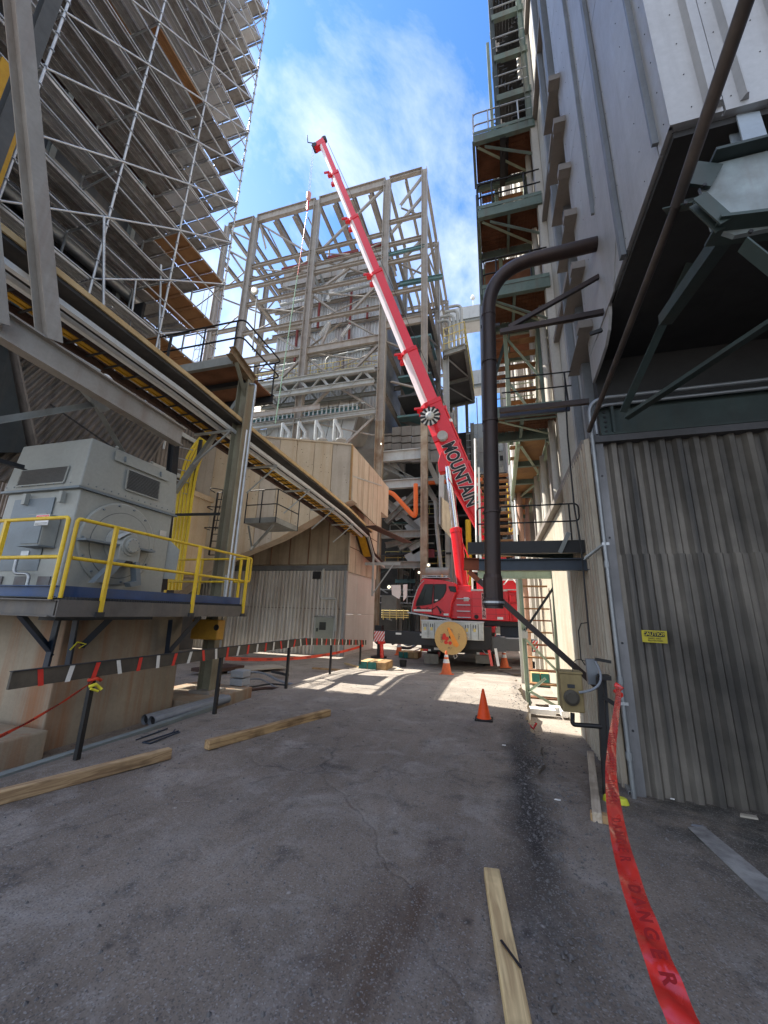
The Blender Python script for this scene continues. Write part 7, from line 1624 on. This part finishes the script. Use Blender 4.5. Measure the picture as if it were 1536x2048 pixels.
# ================================================================== crane mats and clutter
def crib(u0, v0, u1, v1, y, label, n=3, depth=.9, tcol=teal):
    a, b2 = W(u0, v0, y=y), W(u1, v1, y=y); t = thing('crane_mat', label, 'crane mat', ((a.x + b2.x) / 2, y, -.25)); w = (b2.x - a.x) / n
    for i in range(n):
        x0_ = a.x + w * i + .01; bl = obj('timber', MB().box((x0_, y, -.24), (x0_ + w - .02, y + depth, a.z)), wood if i == n - 1 else woodp, t, bev=.01); obj('painted_end', MB().box((x0_ + .005, y - .012, -.235), (x0_ + w - .025, y, a.z - .01)), tcol if i < 2 or n < 3 else wood, bl)
crib(717, 1322, 772, 1336, 13.0, 'timber crane mat with teal painted ends left of the crane', 3)
crib(797, 1303, 836, 1314, 17.6, 'second teal-ended crane mat close under the left outrigger', 4)
crib(1062, 1345, 1118, 1358, 12.6, 'teal-ended crane mat seen through the stair legs at right', 3)
solo('sling_pile', MB().tube(cat([W(785, 1288, z=-.1), W(800, 1283, z=.0), W(815, 1290, z=-.1), W(835, 1286, z=0), W(820, 1296, z=-.1), W(795, 1294, z=0)], 5), .07, 8), navy, 'dark blue pile of slings lying behind the left outrigger', 'slings')
a = W(806, 1334, z=-.25)
bk = thing('bucket', 'small black bucket standing left of the crane wheels', 'bucket', a); obj('pail', MB().lathe(a, (0, 0, 1), [(.11, 0), (.14, .24), (.13, .24), (.10, .02)], 18), black, bk); tub(bk, 'handle', arc(a + V((-.14, 0, .23)), a + V((0, -.1, .05)), a + V((.14, 0, .23)), 8), .006, galv, 6)
for i, (u0, v0, u1, v1, lb) in enumerate(((760, 1305, 763, 1292, 'red prop'), )):
    pass
tub_ = thing('red_jack_post', 'red jack post standing on the mat below the hazard plate', 'jack post', W(763, 1310, y=14.8))
obj('shaft', MB().tube([W(764, 1316, y=14.8), W(763, 1287, y=14.8)], .07, 10), tapeR, tub_); obj('head', MB().box(W(759, 1287, y=14.9), W(768, 1283, y=14.7)), tapeR, tub_)
ps2 = thing('red_white_prop', 'red and white prop pole leaning beside the crane rear wheels', 'pole', W(985, 1320, y=14.6))
obj('red_arm', MB().beam(W(978, 1300, y=14.9), W(984, 1332, y=14.9), .09, .09), tapeR, ps2); obj('white_arm', MB().beam(W(991, 1297, y=14.8), W(997, 1332, y=14.8), .09, .07), white, ps2)
for (u0, v0, u1, v1, w, ma, lb) in ((835, 1346, 930, 1345, .14, woodgrey, 'grey board lying on the ground before the crane wheels'), (935, 1345, 1000, 1330, .5, mat('steel_road_plate', (.17, .14, .12), (.12, .10, .09), 2, .7, rough=.7), 'brown steel road plate beside the crane wheels'), (745, 1347, 800, 1343, .5, MATS['steel_road_plate'], 'brown steel road plate behind the last rail post'), (1010, 1345, 1060, 1344, .9, MATS['steel_road_plate'], 'brown steel road plate right of the second cone')):
    solo('board', MB().beam(W(u0, v0, z=-.22), W(u1, v1, z=-.22), w, .03), ma, lb, 'board')
dz = solo('skid_box', MB().box(W(1000, 1252, y=17.3), W(1060, 1276, y=17.3) + V((0, 1.2, 0))), navy, 'dark blue equipment box beyond the right outrigger', 'box', bev=.02)

tub(cb_, 'mirror_arm', [cw(842, 1166) , cw(834, 1160), cw(829, 1172)], .014, black, 6); obj('mirror', MB().box(cw(826, 1172) + V((0, -.03, 0)), cw(832, 1183) + V((0, .03, 0))), black, cb_)
tub(cb_, 'wiper', [cw(845, 1205) + V((0, -.02, 0)), cw(852, 1178) + V((0, -.02, 0))], .008, black, 5)
for z in (1.7, 2.0, 2.3): part('panel_seam', MB().box((-1.08, YS - .006, z), (.34, YS - .001, z + .008)), MATS['chassis_black'])
for x in (-.55 + .4, .2): part('panel_seam', MB().box((x, YS - .006, 1.5), (x + .008, YS - .001, 2.6)), MATS['chassis_black'])
for k in range(4): part('grab_handle', MB().tube(rnd([(-.3 + .15 * k, YS - .0, 2.4), (-.3 + .15 * k, YS - .06, 2.4), (-.3 + .15 * k, YS - .06, 2.52), (-.3 + .15 * k, YS, 2.52)], .02), .008, 5), galv)
for k in range(6):
    a = random.uniform(0, 1); part('hose', MB().tube(arc((-2.2 + .3 * k, 15.2, 1.2), (-2.1 + .3 * k, 15.0, .5), (-2.0 + .3 * k, 15.3, .55), 6), .02, 6), black)
part('tow_hitch', MB().box((-1.75, 15.35, .30), (-1.45, 15.6, .55)), black); part('spare_chain', MB().tube(arc((-.7, 15.45, .5), (-.5, 15.4, .1), (-.3, 15.45, .5), 6), .02, 6), galv)
part('licence_plate', MB().box((-2.45, 15.52, .34), (-2.15, 15.545, .46)), white)
part('beacon', MB().lathe((-2.3, YS - .2, 3.15), (0, 0, 1), [(.06, 0), (.06, .1), (.03, .13)], 12), mat('beacon_amber', (.8, .35, .03), rough=.3))
